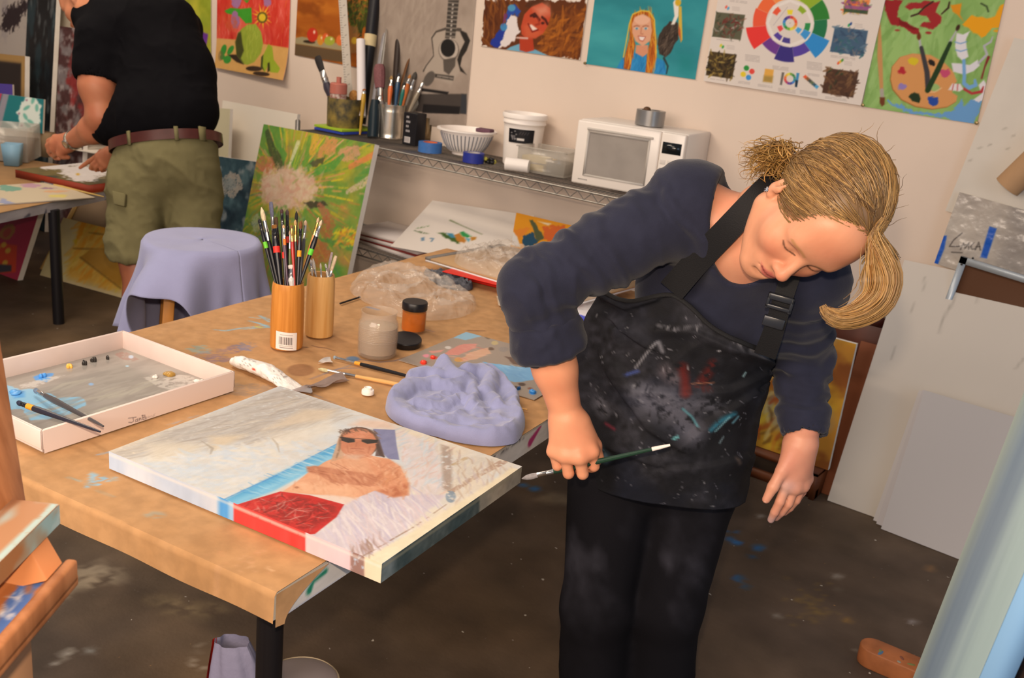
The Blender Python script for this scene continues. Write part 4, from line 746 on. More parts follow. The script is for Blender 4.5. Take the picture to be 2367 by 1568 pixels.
bag = film('clear_film', 'e6ddd2', .24, .07, .8, 24)
G = heap([(820, 655), (850, 632), (905, 628), (960, 636), (1010, 655), (1060, 680), (1102, 712), (1060, 735), (1000, 742), (930, 735), (880, 712), (830, 690)], .757, clothh(.035, 10, 12, .035), 130, 56); mb = MB(); mb.sheet(G)
tag(obj('plastic_bag', mb, bag, auto=0), 'crumpled clear plastic bag lying behind the amber jar', 'plastic bag')
# palette paper
pq = [tuv(*p, .757) for p in ((922, 833), (1062, 764), (1330, 835), (1235, 925))]
o0 = np.array(pq[0]); ePx = nrm(np.array(pq[3])-o0); ePy = np.array([-ePx[1], ePx[0]]); wP = np.linalg.norm(np.array(pq[3])-o0); hP = .33
PX3 = TX*ePx[0]+TY*ePx[1]; PY3 = TX*ePy[0]+TY*ePy[1]
gp = Art(TB(*o0, .7575), PX3, PY3, wP, hP, .0025, '978b80')
for p, c in (([(1670, 1165), (1740, 1120), (1900, 1120), (1890, 1150), (1760, 1180)], '84b6d2'), ([(1470, 1270), (1590, 1255), (1570, 1275), (1490, 1285)], 'cf8f84'), ([(1575, 1300), (1650, 1250), (1740, 1210), (1850, 1210), (1840, 1240), (1700, 1300)], 'cf8378'), ([(1700, 1345), (1790, 1280), (1930, 1240), (1960, 1285), (1850, 1330), (1720, 1355)], 'd0a285'), ([(1895, 1350), (2000, 1370), (2120, 1385), (2300, 1400), (2310, 1490), (2150, 1515), (2030, 1480), (1950, 1420)], '6fb2e2'), ([(2070, 1310), (2170, 1320), (2260, 1385), (2140, 1370)], '5e4a40'), ([(1945, 1130), (1990, 1115), (2080, 1150), (2060, 1165)], '4a4450')): gp.poly(zt(p), c, .95, rag=.004)
for x, y, rx, c in ((1510, 1320, 8, 'd8402e'), (1430, 1360, 9, 'd8402e'), (1570, 1355, 9, 'd8402e'), (1620, 1393, 8, 'd23a2c'), (1450, 1305, 8, 'd88a9a'), (1770, 1385, 9, '5a9ac8'), (1700, 1335, 10, 'c9964a'), (2170, 1280, 7, '2a2420'), (1940, 1160, 8, '6a5a44'), (1625, 1240, 7, 'c9c2bc'), (1990, 1205, 9, 'b9a878'), (2210, 1300, 8, '7a9aa8'), (2130, 1240, 6, '5a6a70'), (2060, 1255, 12, '8a8480'), (1960, 1250, 7, '5e4a3a')): gp.ell(zt([(x, y)])[0], (rx, rx*.5), c, rag=.004)
for x, y, rx, c in ((1191, 897, 9, '3a3432'), (1198, 901, 4, '1f5a9a'), (1232, 908, 9, '3f8fd8'), (1206, 889, 8, '40302a'), (1225, 898, 5, '7a4a3a')): gp.ell((x, y), (rx, rx*.5), c, rag=.003)
gp.strokes(zt([(1600, 1290), (1840, 1215), (1950, 1290), (1720, 1350)]), ['dba79a', 'c77466', 'd9b59a'], 30, .03, .006, .3, .4, .6, seed=4); gp.strokes(zt([(1920, 1360), (2300, 1400), (2200, 1505)]), ['8cc4ea', '5a9fd6', 'a3cfe8'], 30, .03, .006, -.2, .5, .6, seed=5)
mb = MB(); mb.sheet(gp.grid(), 0, gp.im); mb.box(gp.O+gp.ex*wP/2+gp.ey*hP/2-UZ*.0008, (wP, hP, .0014), np.stack([gp.ex, gp.ey, UZ], 1), 1)
tag(obj('palette_sheet', mb, [gloss_paint, mat('grey_card', '978b80', .6)], vcol=True), 'grey palette sheet dabbed with pink, red and blue paint', 'palette')
for (x, y), r, c in ((zt([(1430, 1360)])[0], .009, 'd8402e'), (zt([(1510, 1318)])[0], .008, 'd8402e'), (zt([(1575, 1352)])[0], .009, 'd33c2c'), (zt([(2170, 1278)])[0], .008, '2a2420'), ((1232, 907), .010, '3f8fd8'), ((1199, 899), .006, '1f4f88')): dab(x, y, r, c, .006, 'paint_dab', .7585, bpy.data.objects['palette_sheet'])
# stack at the far end
def slab(name, corners, z, th, m, label, cat, parent=None):
    q = [fl(*p, z) for p in corners]; mb = MB(); mb.prism([c-UZ*th for c in q], UZ*th); o = obj(name, mb, m, parent, smooth=False, bev=.0015)
    return tag(o, label, cat) if label else o
t = thing('ring_folder', 'red folder with papers under the drawing board', 'folder', fl(1150, 640, .757)); redm = mat('red_vinyl', 'd4281f', .35, spec=.4)
def slab3(name, p0, p1, depth, z, th, m, parent, off=0):
    a, b = fl(*p0, z), fl(*p1, z); e = nrm(b-a); n = np.cross(UZ, e); a = a+n*off; b = b+n*off; mb = MB(); mb.prism([a, b, b+n*depth, a+n*depth], UZ*th); return obj(name, mb, m, parent, smooth=False, bev=.001)
slab3('back_cover', (1015, 633), (1330, 712), .26, .7575, .004, redm, t); slab3('front_cover', (1018, 630), (1332, 708), .26, .785, .003, redm, t, .01); slab3('spine', (1015, 633), (1330, 712), .004, .7575, .012, redm, t)
slab3('sheaf_of_paper', (1120, 650), (1330, 700), .22, .7625, .021, mat('paper_white', 'dcd6d6', .8), t, .012)
db = thing('drawing_board', 'tan drawing board with grey edge lying on the red folder', 'drawing board', fl(1190, 600, .79))
a, b = fl(985, 600, .792), fl(1330, 703, .792); e = nrm(b-a); n = np.cross(UZ, e)
mb = MB(); mb.prism([a, b, b+n*.42, a+n*.42], UZ*.007); obj('board', mb, mat('tan_board', 'b8946c', .7, var=.06), db, smooth=False)
mb = MB(); mb.prism([a-n*.001-e*.004, a+e*.02-n*.001, a+e*.02+n*.421, a-e*.004+n*.421], UZ*.009); obj('binding_edge', mb, mat('grey_tape', '6f6964', .6), db, smooth=False)
mb = MB(); mb.prism([a-UZ*.006-n*.004, b-UZ*.006-n*.004, b-UZ*.006+n*.4, a-UZ*.006+n*.4], UZ*.005); obj('backing_pad', mb, mat('paper_white', 'dcd6d6', .8), db, smooth=False)
G = heap([(1068, 618), (1100, 585), (1150, 570), (1200, 575), (1240, 600), (1220, 640), (1190, 650), (1120, 635)], .800, clothh(.03, 16, 22, .03), 80, 36); mb = MB(); mb.sheet(G)
tag(obj('plastic_bag', mb, bag, auto=0), 'clear plastic bag draped on the tan drawing board', 'plastic bag')
t = thing('notebook', 'blue notebook on the table seen under the painter\'s raised arm', 'notebook', fl(1340, 740, .757))
slab3('blue_cover', (1290, 727), (1385, 757), .16, .758, .012, mat('blue_vinyl', '4450c8', .35), t); slab3('pages', (1290, 715), (1385, 742), .15, .770, .006, mat('paper_white', 'dcd6d6', .8), t, .004)
G = heap([(1292, 690), (1320, 668), (1390, 650), (1400, 690), (1370, 715), (1310, 712)], .778, clothh(.03, 18, 25, .03), 60, 26); mb = MB(); mb.sheet(G)
tag(obj('plastic_bag', mb, bag, auto=0), 'crinkled clear plastic on the blue notebook', 'plastic bag')
# ================================================================== pictures on the back wall
def poster(name, bl, br, h, res, bg, label, cat, th=.0015, y=WALL-.006, left=0.0, m=None, up=None):
    a, b = wy(*bl, y), wy(*br, y); ex = nrm(b-a); w = np.linalg.norm(b-a)+left; a = a-ex*left
    ey = nrm(np.cross(np.array([0, -1., 0]), ex)) if up is None else nrm(wy(*up, y)-wy(*bl, y))
    if ey[2] < 0: ey = -ey
    A = Art(a, ex, ey, w, h, res, bg); A.meta = (name, label, cat, th, m); return A
def hang(A, bend=None):
    n, l, c, th, m = A.meta; return tag(board(n, A, th, [m or paper_mat, white_edge], bend=bend), l, c)
# lime painting with a bottle, half hidden by the man
A = poster('painting', (380, 146), (488, 163), .62, .006, 'a3a033', 'lime green painting of a blue bottle behind the man in black', 'painting', left=.15)
A.blend('8d9a2c', 6, .4, .7, 3); A.blend('c2b93c', 9, .5, .8, 9, a=.7); z1 = Z(0, 0, 2113/620)
A.poly(z1([(1380, 0), (1420, 0), (1425, 95), (1455, 105), (1455, 300), (1340, 300), (1385, 95)]), '2f6d8c'); A.poly(z1([(1400, 100), (1455, 105), (1455, 160), (1410, 140)]), '3d88a8'); A.poly(z1([(1515, 220), (1640, 270), (1620, 400), (1600, 420)]), '6b3590'); A.poly(z1([(1230, 0), (1380, 0), (1370, 60)]), 'a9973c', .7, .02); A.ell(z1([(1420, 0)])[0], (10, 5), '6f9c2f'); A.mottle(.03, 30); hang(A)
# flowers in a pear vase
A = poster('painting', (500, 156), (665, 186), .62, .004, 'c8392a', 'red painting of a sunflower in a green pear vase', 'painting'); z2 = Z(480, 0, 2113/620)
A.blend('d9584a', 8, .4, .7, 3, (2, 1)); A.blend('b5251d', 9, .5, .8, 7, (2.5, .7)); A.strokes(z2([(70, 0), (650, 0), (640, 370), (70, 300)]), ['e2766a', 'd2463a', 'c42a20', 'e08a7a', 'd86a30'], 150, .05, .008, 1.5, .6, .6, seed=3)
A.poly(z2([(60, 300), (220, 312), (640, 378), (630, 640), (60, 545)]), 'cf9f5c'); A.blend('c9954f', 10, .6, .9, 4, a=.3)
gr = '5a9a2a'
A.poly(z2([(132, 85), (180, 62), (260, 70), (345, 60), (350, 180), (300, 185), (250, 130), (150, 105)]), '3f9428'); A.poly(z2([(280, 0), (330, 0), (310, 25)]), '3f9428')
for x, y, rx, ry in ((225, 15, 40, 40), (220, 165, 34, 60), (470, 20, 30, 35), (215, 110, 25, 25)): A.ell(z2([(x, y)])[0], (rx/3.4, ry/3.4), '9a6c94', rag=.012)
A.ell(z2([(190, 190)])[0], (14, 18), 'c25a35', a=.6, rag=.01, dry=.4)
cx, cy = 430, 130
for k in range(13): a = k*2*pi/13; A.poly(z2([(cx+25*cos(a-.35), cy+28*sin(a-.35)), (cx+(68+14*(k % 3))*cos(a), cy+(90+16*(k % 2))*sin(a)), (cx+25*cos(a+.35), cy+28*sin(a+.35))]), 'e9b02c' if k % 2 else 'e0902a')
A.ell(z2([(cx, cy+8)])[0], (12, 13), '5c5420'); A.ell(z2([(cx, cy+8)])[0], (8, 9), 'd9b92e')
A.poly(z2([(270, 225), (320, 190), (380, 190), (420, 250), (438, 340), (425, 420), (380, 490), (330, 512), (280, 500), (235, 440), (218, 340), (240, 260)]), '93a238'); A.poly(z2([(240, 260), (262, 250), (275, 340), (290, 400), (270, 460), (300, 505), (235, 440), (218, 330)]), '3a3a1c', .9, .006); A.strokes(z2([(300, 200), (400, 230), (425, 400), (330, 490), (290, 330)]), ['a8b83f', '7f9a2e', 'b5bf52'], 60, .04, .006, 1.4, .5, .7, seed=5)
A.poly(z2([(480, 345), (510, 370), (530, 470), (590, 540), (580, 575), (520, 570), (490, 520), (475, 570), (440, 530), (430, 470)]), '93a52c'); A.poly(z2([(485, 500), (500, 490), (515, 560), (495, 570)]), '3c3c18'); A.poly(z2([(430, 450), (445, 430), (450, 520), (470, 560), (435, 530)]), '3f451c')
A.poly(z2([(160, 430), (230, 430), (300, 510), (240, 490)]), '33271c'); A.ell(z2([(385, 542)])[0], (19, 6), '3a2a1e', .05); A.ell(z2([(450, 583)])[0], (20, 5), '3a2a1e', .1)
for x, y, rx, ry, r in ((130, 395, 22, 45, .2), (185, 395, 20, 40, .5), (165, 470, 30, 32, .3), (125, 450, 20, 22, 0)): A.ell(z2([(x, y)])[0], (rx/3.4, ry/3.4), '3a8a34', r)
A.ell(z2([(110, 440)])[0], (6, 12), '6f5a3a', a=.5); A.mottle(.02, 40); hang(A, bend=lambda u, v: .035*np.clip(.22-v, 0, 1)**2/.05*(.4+u))
# fruit on a ledge
A = poster('painting', (681, 127), (846, 160), .62, .0045, '9b5216', 'brown painting of apples and pears on a stone ledge', 'painting')
A.blend('b0661f', 7, .4, .7, 3, (.6, 2)); A.blend('7c3d0e', 10, .55, .8, 7, (.7, 1.5), a=.8)
A.poly(z2([(690, 300), (740, 290), (1130, 360), (1130, 410), (690, 345)]), '978a68'); A.poly(z2([(688, 345), (1130, 412), (1130, 500), (686, 440)]), '5e4a33'); A.ell(z2([(800, 330)])[0], (14, 3.5), '2c2014', .1)
for x, y, rx, ry, c in ((825, 275, 42, 56, 'b8301c'), (888, 315, 26, 42, 'c8842c'), (930, 300, 25, 40, 'cf5a2a'), (960, 322, 42, 36, '98a038'), (1042, 318, 30, 42, 'd06a34')): A.ell(z2([(x, y)])[0], (rx/3.4, ry/3.4), c); A.ell(z2([(x+rx*.35, y-ry*.4)])[0], (rx/16, ry/14), 'f0d8c0', a=.8)
A.poly(z2([(1090, 0), (1290, 0), (1260, 160), (1200, 300), (1120, 200)]), '2f3a14', .95, rag=.02); A.strokes(z2([(1090, 0), (1290, 0), (1200, 300), (1120, 200)]), ['4a5a1c', '6a6a20', '20280c', '8a4a1c', 'b0602a'], 110, .05, .009, 1, 1.4, .8, seed=3); A.poly(z2([(1110, 200), (1180, 210), (1190, 420), (1120, 420)]), '8a6238', .8); A.ell(z2([(1155, 320)])[0], (7, 8), 'c8a030'); hang(A)
# charcoal guitar
A = poster('charcoal_drawing', (845, 262), (1075, 303), .95, .004, '948579', 'grey charcoal drawing of a guitar above the crowded shelf', 'drawing', left=.02)
A.blend('a39487', 5, .4, .7, 3); A.mottle(.03, 25, 8); A.strokes(z2([(1370, 0), (1900, 0), (1700, 500), (1400, 400)]), ['9c8d80', '8a7b70', 'a89a8c'], 90, .12, .02, 1.3, .5, .4, seed=5)
BK = '2a2622'
A.poly(z2([(1760, 290), (1790, 250), (1860, 225), (1980, 232), (2030, 300), (1985, 400), (1955, 480), (1990, 560), (1920, 660), (1720, 600), (1700, 540), (1770, 450), (1780, 380)]), 'a5988b', .9, .01); A.poly(z2([(1980, 230), (2040, 260), (2068, 320), (2040, 400), (2005, 450), (1990, 520), (2040, 590), (1990, 560), (1965, 470), (1990, 400), (2025, 330), (2000, 280)]), BK); 
A.line(z2([(1990, 235), (1880, 225), (1800, 250), (1765, 300), (1775, 380), (1780, 440), (1720, 520), (1700, 560)]), [6, 4, 3, 2.5, 2, 2, 3], '4a423c'); A.ell(z2([(1900, 395)])[0], (24, 27), '6a6058'); A.ell(z2([(1898, 390)])[0], (22, 25), 'b0a498'); A.ell(z2([(1893, 378)])[0], (17, 21), '1f1d1c'); A.poly(z2([(1855, 470), (1955, 450), (1950, 520), (1900, 590), (1860, 560)]), '4c453f', .9)
A.poly(z2([(1895, 0), (1980, 0), (1950, 300), (1870, 300), (1880, 200)]), '3c3732')
for k in range(9): y = 20+k*33; A.line(z2([(1893-k*2.2, y), (1975-k*2.4, y+6)]), 1.6, '9a8f84', .9); A.ell(z2([(1932-k*2.4, y+16)])[0], (2, 2), 'c5bab0')
A.poly(z2([(1790, 580), (1940, 600), (1935, 635), (1790, 610)]), '3a3530'); A.line(z2([(1810, 598), (1930, 618)]), 3, '8f857c', .9, dry=.3)
A.ell(z2([(1745, 620)])[0], (11, 19), '57504a', .5); A.poly(z2([(1660, 690), (1900, 720), (1880, 780), (1650, 760)]), '9d9186', .9); A.poly(z2([(1640, 740), (2040, 740), (2040, 900), (1640, 880)]), '3a3431', .9); A.poly(z2([(1660, 690), (1900, 725), (1890, 745), (1660, 715)]), '1d1a1a'); A.poly(z2([(2000, 740), (2040, 745), (2040, 900), (1990, 890)]), '37383c'); A.poly(z2([(1700, 820), (1990, 840), (1980, 900), (1690, 890)]), '1f1c1c'); hang(A)
# portrait with blue bird
z5 = Z(1100, 0, 1895/580)
A = poster('painting', (1110, 106), (1340, 139), .5, .0035, 'd8cdc2', 'brown painting of a red-faced smiling figure beside a blue and white bird', 'painting')
A.poly(z5([(60, 0), (840, 0), (785, 460), (740, 450), (690, 420), (640, 430), (560, 420), (150, 375), (50, 345)]), '5b2f16', 1, rag=.02, rs=40); A.strokes(z5([(560, 150), (820, 20), (785, 440), (450, 400)]), ['8a4d1c', 'a8621f', '6b3614', '7b4218'], 150, .08, .016, .8, 1., .8, seed=4); A.strokes(z5([(70, 0), (350, 0), (120, 300), (60, 330)]), ['7a451c', '4a2412', '8a5424'], 60, .08, .014, 2, .6, .8, seed=5)
A.poly(z5([(215, 385), (260, 355), (330, 330), (450, 375), (555, 425), (540, 435)]), '6aa0bb'); A.poly(z5([(250, 90), (310, 130), (330, 240), (260, 340), (170, 375), (190, 310), (230, 200)]), 'd5cccb', 1, rag=.01); A.poly(z5([(240, 70), (290, 30), (335, 80), (320, 130), (270, 100), (225, 190)]), '2a4a9c', 1, rag=.01); A.poly(z5([(180, 220), (235, 200), (170, 370), (105, 330)]), '23358f', 1, rag=.01); A.ell(z5([(270, 60)])[0], (9, 8), '4a8ab0'); A.ell(z5([(210, 205)])[0], (8, 9), '3f7fb0'); A.poly(z5([(215, 100), (240, 110), (200, 200)]), '6a2f70', .8)
A.poly(z5([(340, 200), (365, 110), (420, 50), (500, 15), (560, 40), (565, 120), (540, 200), (510, 250), (450, 290), (380, 290), (345, 260)]), 'b5472c'); A.poly(z5([(400, 0), (550, 0), (560, 60), (500, 20), (400, 60), (370, 50)]), '4c2a18', .9); A.poly(z5([(330, 270), (430, 290), (440, 380), (380, 395), (330, 380)]), 'a83a22'); A.poly(z5([(440, 60), (540, 30), (560, 100), (480, 130)]), 'd08a70', .8, .02); A.poly(z5([(360, 200), (400, 170), (500, 250), (450, 285), (380, 285)]), 'c05a3a', .8, .01)
A.line(z5([(415, 120), (445, 105), (480, 150)]), 5, '4a1c14'); A.line(z5([(500, 130), (525, 150), (540, 180)]), 5, '4a1c14'); A.ell(z5([(440, 125)])[0], (4, 3), '3a1a18'); A.ell(z5([(505, 175)])[0], (4, 3), '3a1a18'); A.poly(z5([(400, 190), (420, 185), (465, 220), (440, 235), (410, 220)]), 'e0cbc0'); A.line(z5([(395, 180), (425, 240), (470, 225)]), 3, '7a2018'); A.line(z5([(470, 140), (480, 180), (450, 190)]), 4, '8f2f20', .8); A.line(z5([(310, 285), (390, 290)]), 3, 'c9a9a0'); A.ell(z5([(225, 0)])[0], (1, 1), 'ffffff'); hang(A)
# girl with pelican
A = poster('painting', (1355, 148), (1607, 184), .375, .0032, '2f8791', 'turquoise painting of a red-haired girl beside a pelican', 'painting', th=.004)
A.blend('3f99a0', 6, .4, .75, 3, (.6, 1.5)); A.blend('25757f', 8, .5, .8, 8, (.6, 1.4), a=.6)
A.poly(z5([(1060, 520), (1110, 430), (1200, 395), (1330, 420), (1420, 460), (1445, 560), (1250, 560)]), '2a7fb8'); A.strokes(z5([(1080, 500), (1200, 420), (1420, 470), (1430, 555)]), ['3a90c9', '1f6ca5'], 40, .05, .008, 1.5, .5, .7, seed=2)
hp = z5([(1160, 180), (1185, 110), (1240, 82), (1300, 85), (1340, 130), (1358, 250), (1365, 430), (1330, 552), (1280, 550), (1295, 400), (1320, 300), (1320, 150), (1270, 105), (1200, 150), (1185, 250), (1205, 340), (1190, 410), (1160, 528), (1115, 520), (1125, 420), (1160, 290)])
A.poly(hp, 'a5521c'); A.strokes(hp, ['c98a2a', '8a3f14', 'd9a43a', 'b86424'], 110, .06, .006, 1.7, .25, .9, seed=3); A.line(z5([(1115, 430), (1160, 180), (1185, 108), (1250, 80), (1310, 88), (1348, 150), (1362, 400)]), 2.5, 'd6b03c')
A.poly(z5([(1210, 340), (1300, 340), (1300, 400), (1260, 430), (1205, 400)]), 'c98a6c'); A.poly(z5([(1180, 180), (1200, 130), (1260, 105), (1320, 140), (1330, 230), (1315, 310), (1260, 350), (1205, 310), (1182, 250)]), 'd09a7c'); A.ell(z5([(1255, 150)])[0], (18, 11), 'dcae94', a=.8)
for x in (1215, 1283): A.ell(z5([(x, 215)])[0], (5, 2.6), 'b8c4c8'); A.ell(z5([(x, 216)])[0], (2.6, 2.4), '4a7a90'); A.line(z5([(x-22, 200), (x, 193), (x+20, 198)]), 2, '9a6048')
A.poly(z5([(1228, 275), (1280, 280), (1265, 308), (1240, 300)]), 'e0d4d0'); A.line(z5([(1225, 272), (1282, 278), (1262, 312), (1236, 305), (1225, 272)]), 1.6, 'a85a4c'); A.line(z5([(1250, 210), (1245, 255), (1262, 258)]), 2, 'b0735a')
A.poly(z5([(1370, 330), (1385, 260), (1430, 190), (1490, 160), (1525, 180), (1530, 280), (1510, 320), (1470, 400), (1430, 435), (1390, 410)]), '3c322c', 1, rag=.006); A.strokes(z5([(1380, 300), (1490, 170), (1520, 280), (1430, 425)]), ['52463e', '2a221e', '6a5a4c'], 80, .04, .006, 1.2, .6, .8, seed=5)
A.poly(z5([(1490, 20), (1500, 0), (1550, 0), (1535, 40), (1530, 120), (1500, 185), (1475, 185), (1500, 120)]), 'dcd6cc'); A.ell(z5([(1527, 20)])[0], (7, 8), 'c9a32a'); A.poly(z5([(1532, 45), (1553, 50), (1560, 300), (1548, 320), (1530, 250)]), 'c9a840'); A.poly(z5([(1530, 180), (1545, 230), (1550, 310), (1530, 260)]), 'b0402c', .8); A.line(z5([(1420, 440), (1450, 500), (1440, 555)]), [5, 4, 3], '2c3a3c'); A.poly(z5([(1530, 400), (1640, 420), (1630, 560), (1540, 540)]), '1f7f80', .5, .02); hang(A)
# colour wheel chart
z6 = Z(1600, 0, 2367/767)
A = poster('colour_chart', (1626, 187), (1990, 244), .62, .0026, 'd5cbc3', 'laminated colour wheel chart between the turquoise and the green paintings', 'poster', th=.006, y=WALL-.012, m=mat('laminated_print', 'ffffff', .2, vcol=True, spec=.5))
wc = np.array([698, 165.]); ang0 = pi/2
def sector(r0, r1, a0, a1, c, sx=1.0):
    t = np.linspace(a0, a1, 9); o = [(wc[0]+r1*cos(a)*sx, wc[1]-r1*sin(a)) for a in t]+[(wc[0]+r0*cos(a)*sx, wc[1]-r0*sin(a)) for a in t[::-1]]; A.poly(z6(o), c)
cols = ['c9cf3a', '8aa82c', '2f7a2e', '1f6f45', '2f86c9', '54409a', '3a2f7a', '6a3a8a', 'dd3a34', 'e0583a', 'e2683a', 'e88a4a']
RR = [(95, 305), (100, 305), (100, 305), (92, 285), (90, 330), (90, 260), (90, 300), (90, 265), (90, 340), (90, 285), (90, 275), (90, 300)]
A.ell(z6([wc])[0], (0.1, .1), 'ffffff')
for k in range(12): a1 = radians(88-30*k+8); sector(172, RR[k][1]*.93, a1-radians(30), a1, cols[k])
sector(150, 172, 0, 2*pi-.001, 'dfd8d2')
for k, c in ((1, '8aa82c'), (3, '2f8a4a'), (4, '3f90cf'), (6, '4a3f88'), (7, '54409a'), (10, 'e0583a')): a1 = radians(88-30*k+(2 if k != 4 else 8)); sector(108, 145 if k != 4 else 160, a1-radians(24), a1, c)
for a, c in ((90, 'e2d030'), (320, '4a9fd8'), (208, 'dd4a4c')): sector(62, 95, radians(a-13), radians(a+13), c)
for k in range(12): sector(33, 52, radians(30*k), radians(30*k+30), ['dd4a34', 'e0703a', 'c93a34', '6a3a8a', '3a3f8a', '3a7ac9', '2f9a9a', '2f8a3a', '6aa83a', 'd8cf3a', 'e0b03a', 'e0803a'][k])
sector(0.5, 3, 0, 6.2, '8a8280'); A.line(z6([(580, 180), (680, 50)]), 1.4, 'a8a0a8', .7)
def pic(p, cols_, seed, ln=.025):
    A.poly(z6(p), cols_[0]); A.strokes(z6(p), cols_, 70, ln, .010, .3, 1.4, .85, seed=seed)
pic([(172, 86), (378, 106), (345, 285), (142, 262)], ['5b5a46', '4a4a38', '8a5a48', '9a948a', '6a2f28', '3f4030'], 1); pic([(125, 366), (315, 390), (286, 564), (97, 536)], ['4a3a20', '8a7438', '241c12', '2e2616', 'a08a4a'], 2); pic([(1018, 190), (1255, 220), (1220, 402), (982, 368)], ['3f5a74', '2f4460', '5a7488', '33606a', '6a6a70'], 3); pic([(962, 485), (1188, 518), (1148, 697), (926, 662)], ['4a3020', '5a3a24', '6a4a30', '3a2418', '2f3a20', '7a5a3a'], 4); pic([(1095, 0), (1265, 0), (1248, 102), (1080, 82)], ['d8703a', 'c9a04a', '8a4a7a', '3f5a3a', 'e08a4a'], 5)
A.poly(z6([(1085, 60), (1255, 75), (1250, 102), (1080, 84)]), '2f4a30', .9); A.poly(z6([(1090, 35), (1258, 50), (1255, 75), (1087, 60)]), '8a4f8a', .8)
for x, y, c in ((387, 486, '2f8a3c'), (426, 510, 'd84a40'), (364, 530, 'd9c234'), (402, 553, '3f8fd0')): A.ell(z6([(x, y)])[0], (6.2, 6.2), c)
A.poly(z6([(520, 490), (583, 498), (570, 590), (505, 582)]), 'd8a24a'); A.poly(z6([(512, 540), (577, 545), (570, 590), (505, 582)]), '8a7a44', .7, .006)
wc = np.array([697, 562.]); [sector(26, 42, radians(30*k), radians(30*k+30), ['3a8a6a', '2f7a3a', '6a9a3a', 'd8cf3a', 'e0b03a', 'e0703a', 'd84a3a', 'b03a5a', '6a3a8a', '3a4a9a', '3a7ac9', '2f8a9a'][k]) for k in range(12)]
A.poly(z6([(640, 515), (658, 518), (640, 608), (625, 604)]), '6a6460'); A.poly(z6([(745, 520), (765, 522), (748, 622), (733, 618)]), '3a86b8'); A.poly(z6([(736, 570), (755, 575), (748, 622), (733, 618)]), '222a34', .9)
for k, c in enumerate(('dd5a34', '8a5a34', '4a4a44', '5a6a50', '3a5a6a', '4a9ac9')): x, y = 806+k*16, 552+k*14; A.poly(z6([(x-16, y-4), (x+2, y-18), (x+18, y-4), (x+2, y+14)]), c)
for x, y, cs in ((212, 330, ('c9c23a', '3f9a4a')), (250, 55, ('dd6a5a', '5aa0c9')), (1050, 445, ('dd5a3a', 'd8b03a', '4a8a3a')), (1125, 175, ('2f9a5a', '2f4a8a'))):
    for i, c in enumerate(cs): A.ell(z6([(x+(i-.5)*14, y+(i-.5)*10*(1 if x < 1000 else -1))])[0], (2.6, 4), c, .5)
    for k in range(3): A.line(z6([(x+36, y-6+k*11), (x+88, y+k*11)]), .9, 'a59c98', .7)
for x, y, n, w in ((380, 390, 5, 100), (820, 440, 6, 105), (330, 580, 2, 80), (470, 602, 2, 100), (615, 630, 3, 120), (770, 645, 3, 120), (175, 280, 1, 120), (130, 562, 1, 100), (990, 395, 2, 170), (950, 690, 2, 150), (575, 470, 3, 110), (825, 525, 2, 80), (270, -2, 2, 120), (1120, 98, 1, 80)):
    for k in range(n): A.line(z6([(x, y+k*10), (x+w, y+k*10+w*.13)]), 1.0, '9a918e', .75, dry=.3)
hang(A)
# green palette painting
A = poster('painting', (1993, 246), (2258, 287), .66, .0030, '80a65e', 'green painting of an artist palette with two crossed brushes', 'painting', left=0, up=(2040, 0))
A.blend('90b46c', 5, .4, .7, 3); A.blend('6d9450', 7, .5, .8, 8, a=.8); A.strokes(z6([(1360, 60), (2330, 60), (2200, 560), (1220, 740)]), ['8fb46c', '7aa058', '98ba78', '6f964f'], 140, .12, .022, 1.4, .6, .5, seed=5)
A.poly(z6([(1390, 0), (1530, 0), (1505, 60), (1490, 120), (1560, 160), (1640, 200), (1645, 235), (1590, 230), (1520, 190), (1440, 170), (1410, 100)]), '8f2226', 1, rag=.006); A.poly(z6([(1540, 50), (1570, 20), (1680, 0), (1800, 0), (1770, 70), (1815, 110), (1800, 160), (1720, 200), (1650, 180), (1660, 150), (1730, 150), (1700, 100), (1640, 95), (1690, 40), (1580, 62)]), '96282b', 1, rag=.006); A.poly(z6([(1500, 130), (1640, 200), (1600, 205), (1500, 170)]), '6a1518', .7)
A.line(z6([(1590, 108), (1640, 90), (1690, 40), (1750, 0)]), 4, '3a221c'); A.line(z6([(1810, 85), (1860, 40), (1870, 0)]), [3, 5, 4], '3a2a1c'); A.ell(z6([(1485, 212)])[0], (6, 2), '96282b'); A.ell(z6([(1710, 222)])[0], (7, 3), '96282b')
A.poly(z6([(1955, 150), (2030, 90), (2140, 105), (2200, 80), (2240, 0), (2345, 0), (2300, 110), (2230, 165), (2170, 170), (2100, 240), (2030, 200)]), 'dd9a1c', 1, rag=.006); A.poly(z6([(1880, 20), (1960, 0), (1950, 60), (1945, 90), (1968, 130), (1930, 95), (1890, 65)]), 'd08a1e', 1, rag=.004); A.line(z6([(2100, 0), (2140, 20), (2150, 55)]), 4, '3a4a2c'); A.ell(z6([(2210, 190)])[0], (9, 3), 'd8981f')
A.line(z6([(1358, 130), (1352, 400), (1357, 640)]), [4, 12, 8], 'b98a58'); A.line(z6([(1358, 640), (1360, 690)]), 9, 'a09a90'); A.poly(z6([(1342, 690), (1380, 690), (1375, 740), (1355, 755), (1340, 730)]), '6a3a22')
pal = z6([(1425, 560), (1440, 470), (1500, 400), (1590, 372), (1720, 378), (1820, 430), (1880, 490), (1905, 560), (1860, 600), (1870, 640), (1905, 660), (1895, 700), (1830, 740), (1720, 760), (1600, 745), (1500, 700), (1440, 630)])
A.poly([(x-1.5, y+1.5) for x, y in pal], '8a5524'); A.poly(pal, 'c98f58'); A.ell(z6([(1742, 608)])[0], (12.5, 9), '8fae6c', .1); A.line(z6([(1690, 640), (1740, 640), (1790, 610)]), 3, 'e0b890', .7)
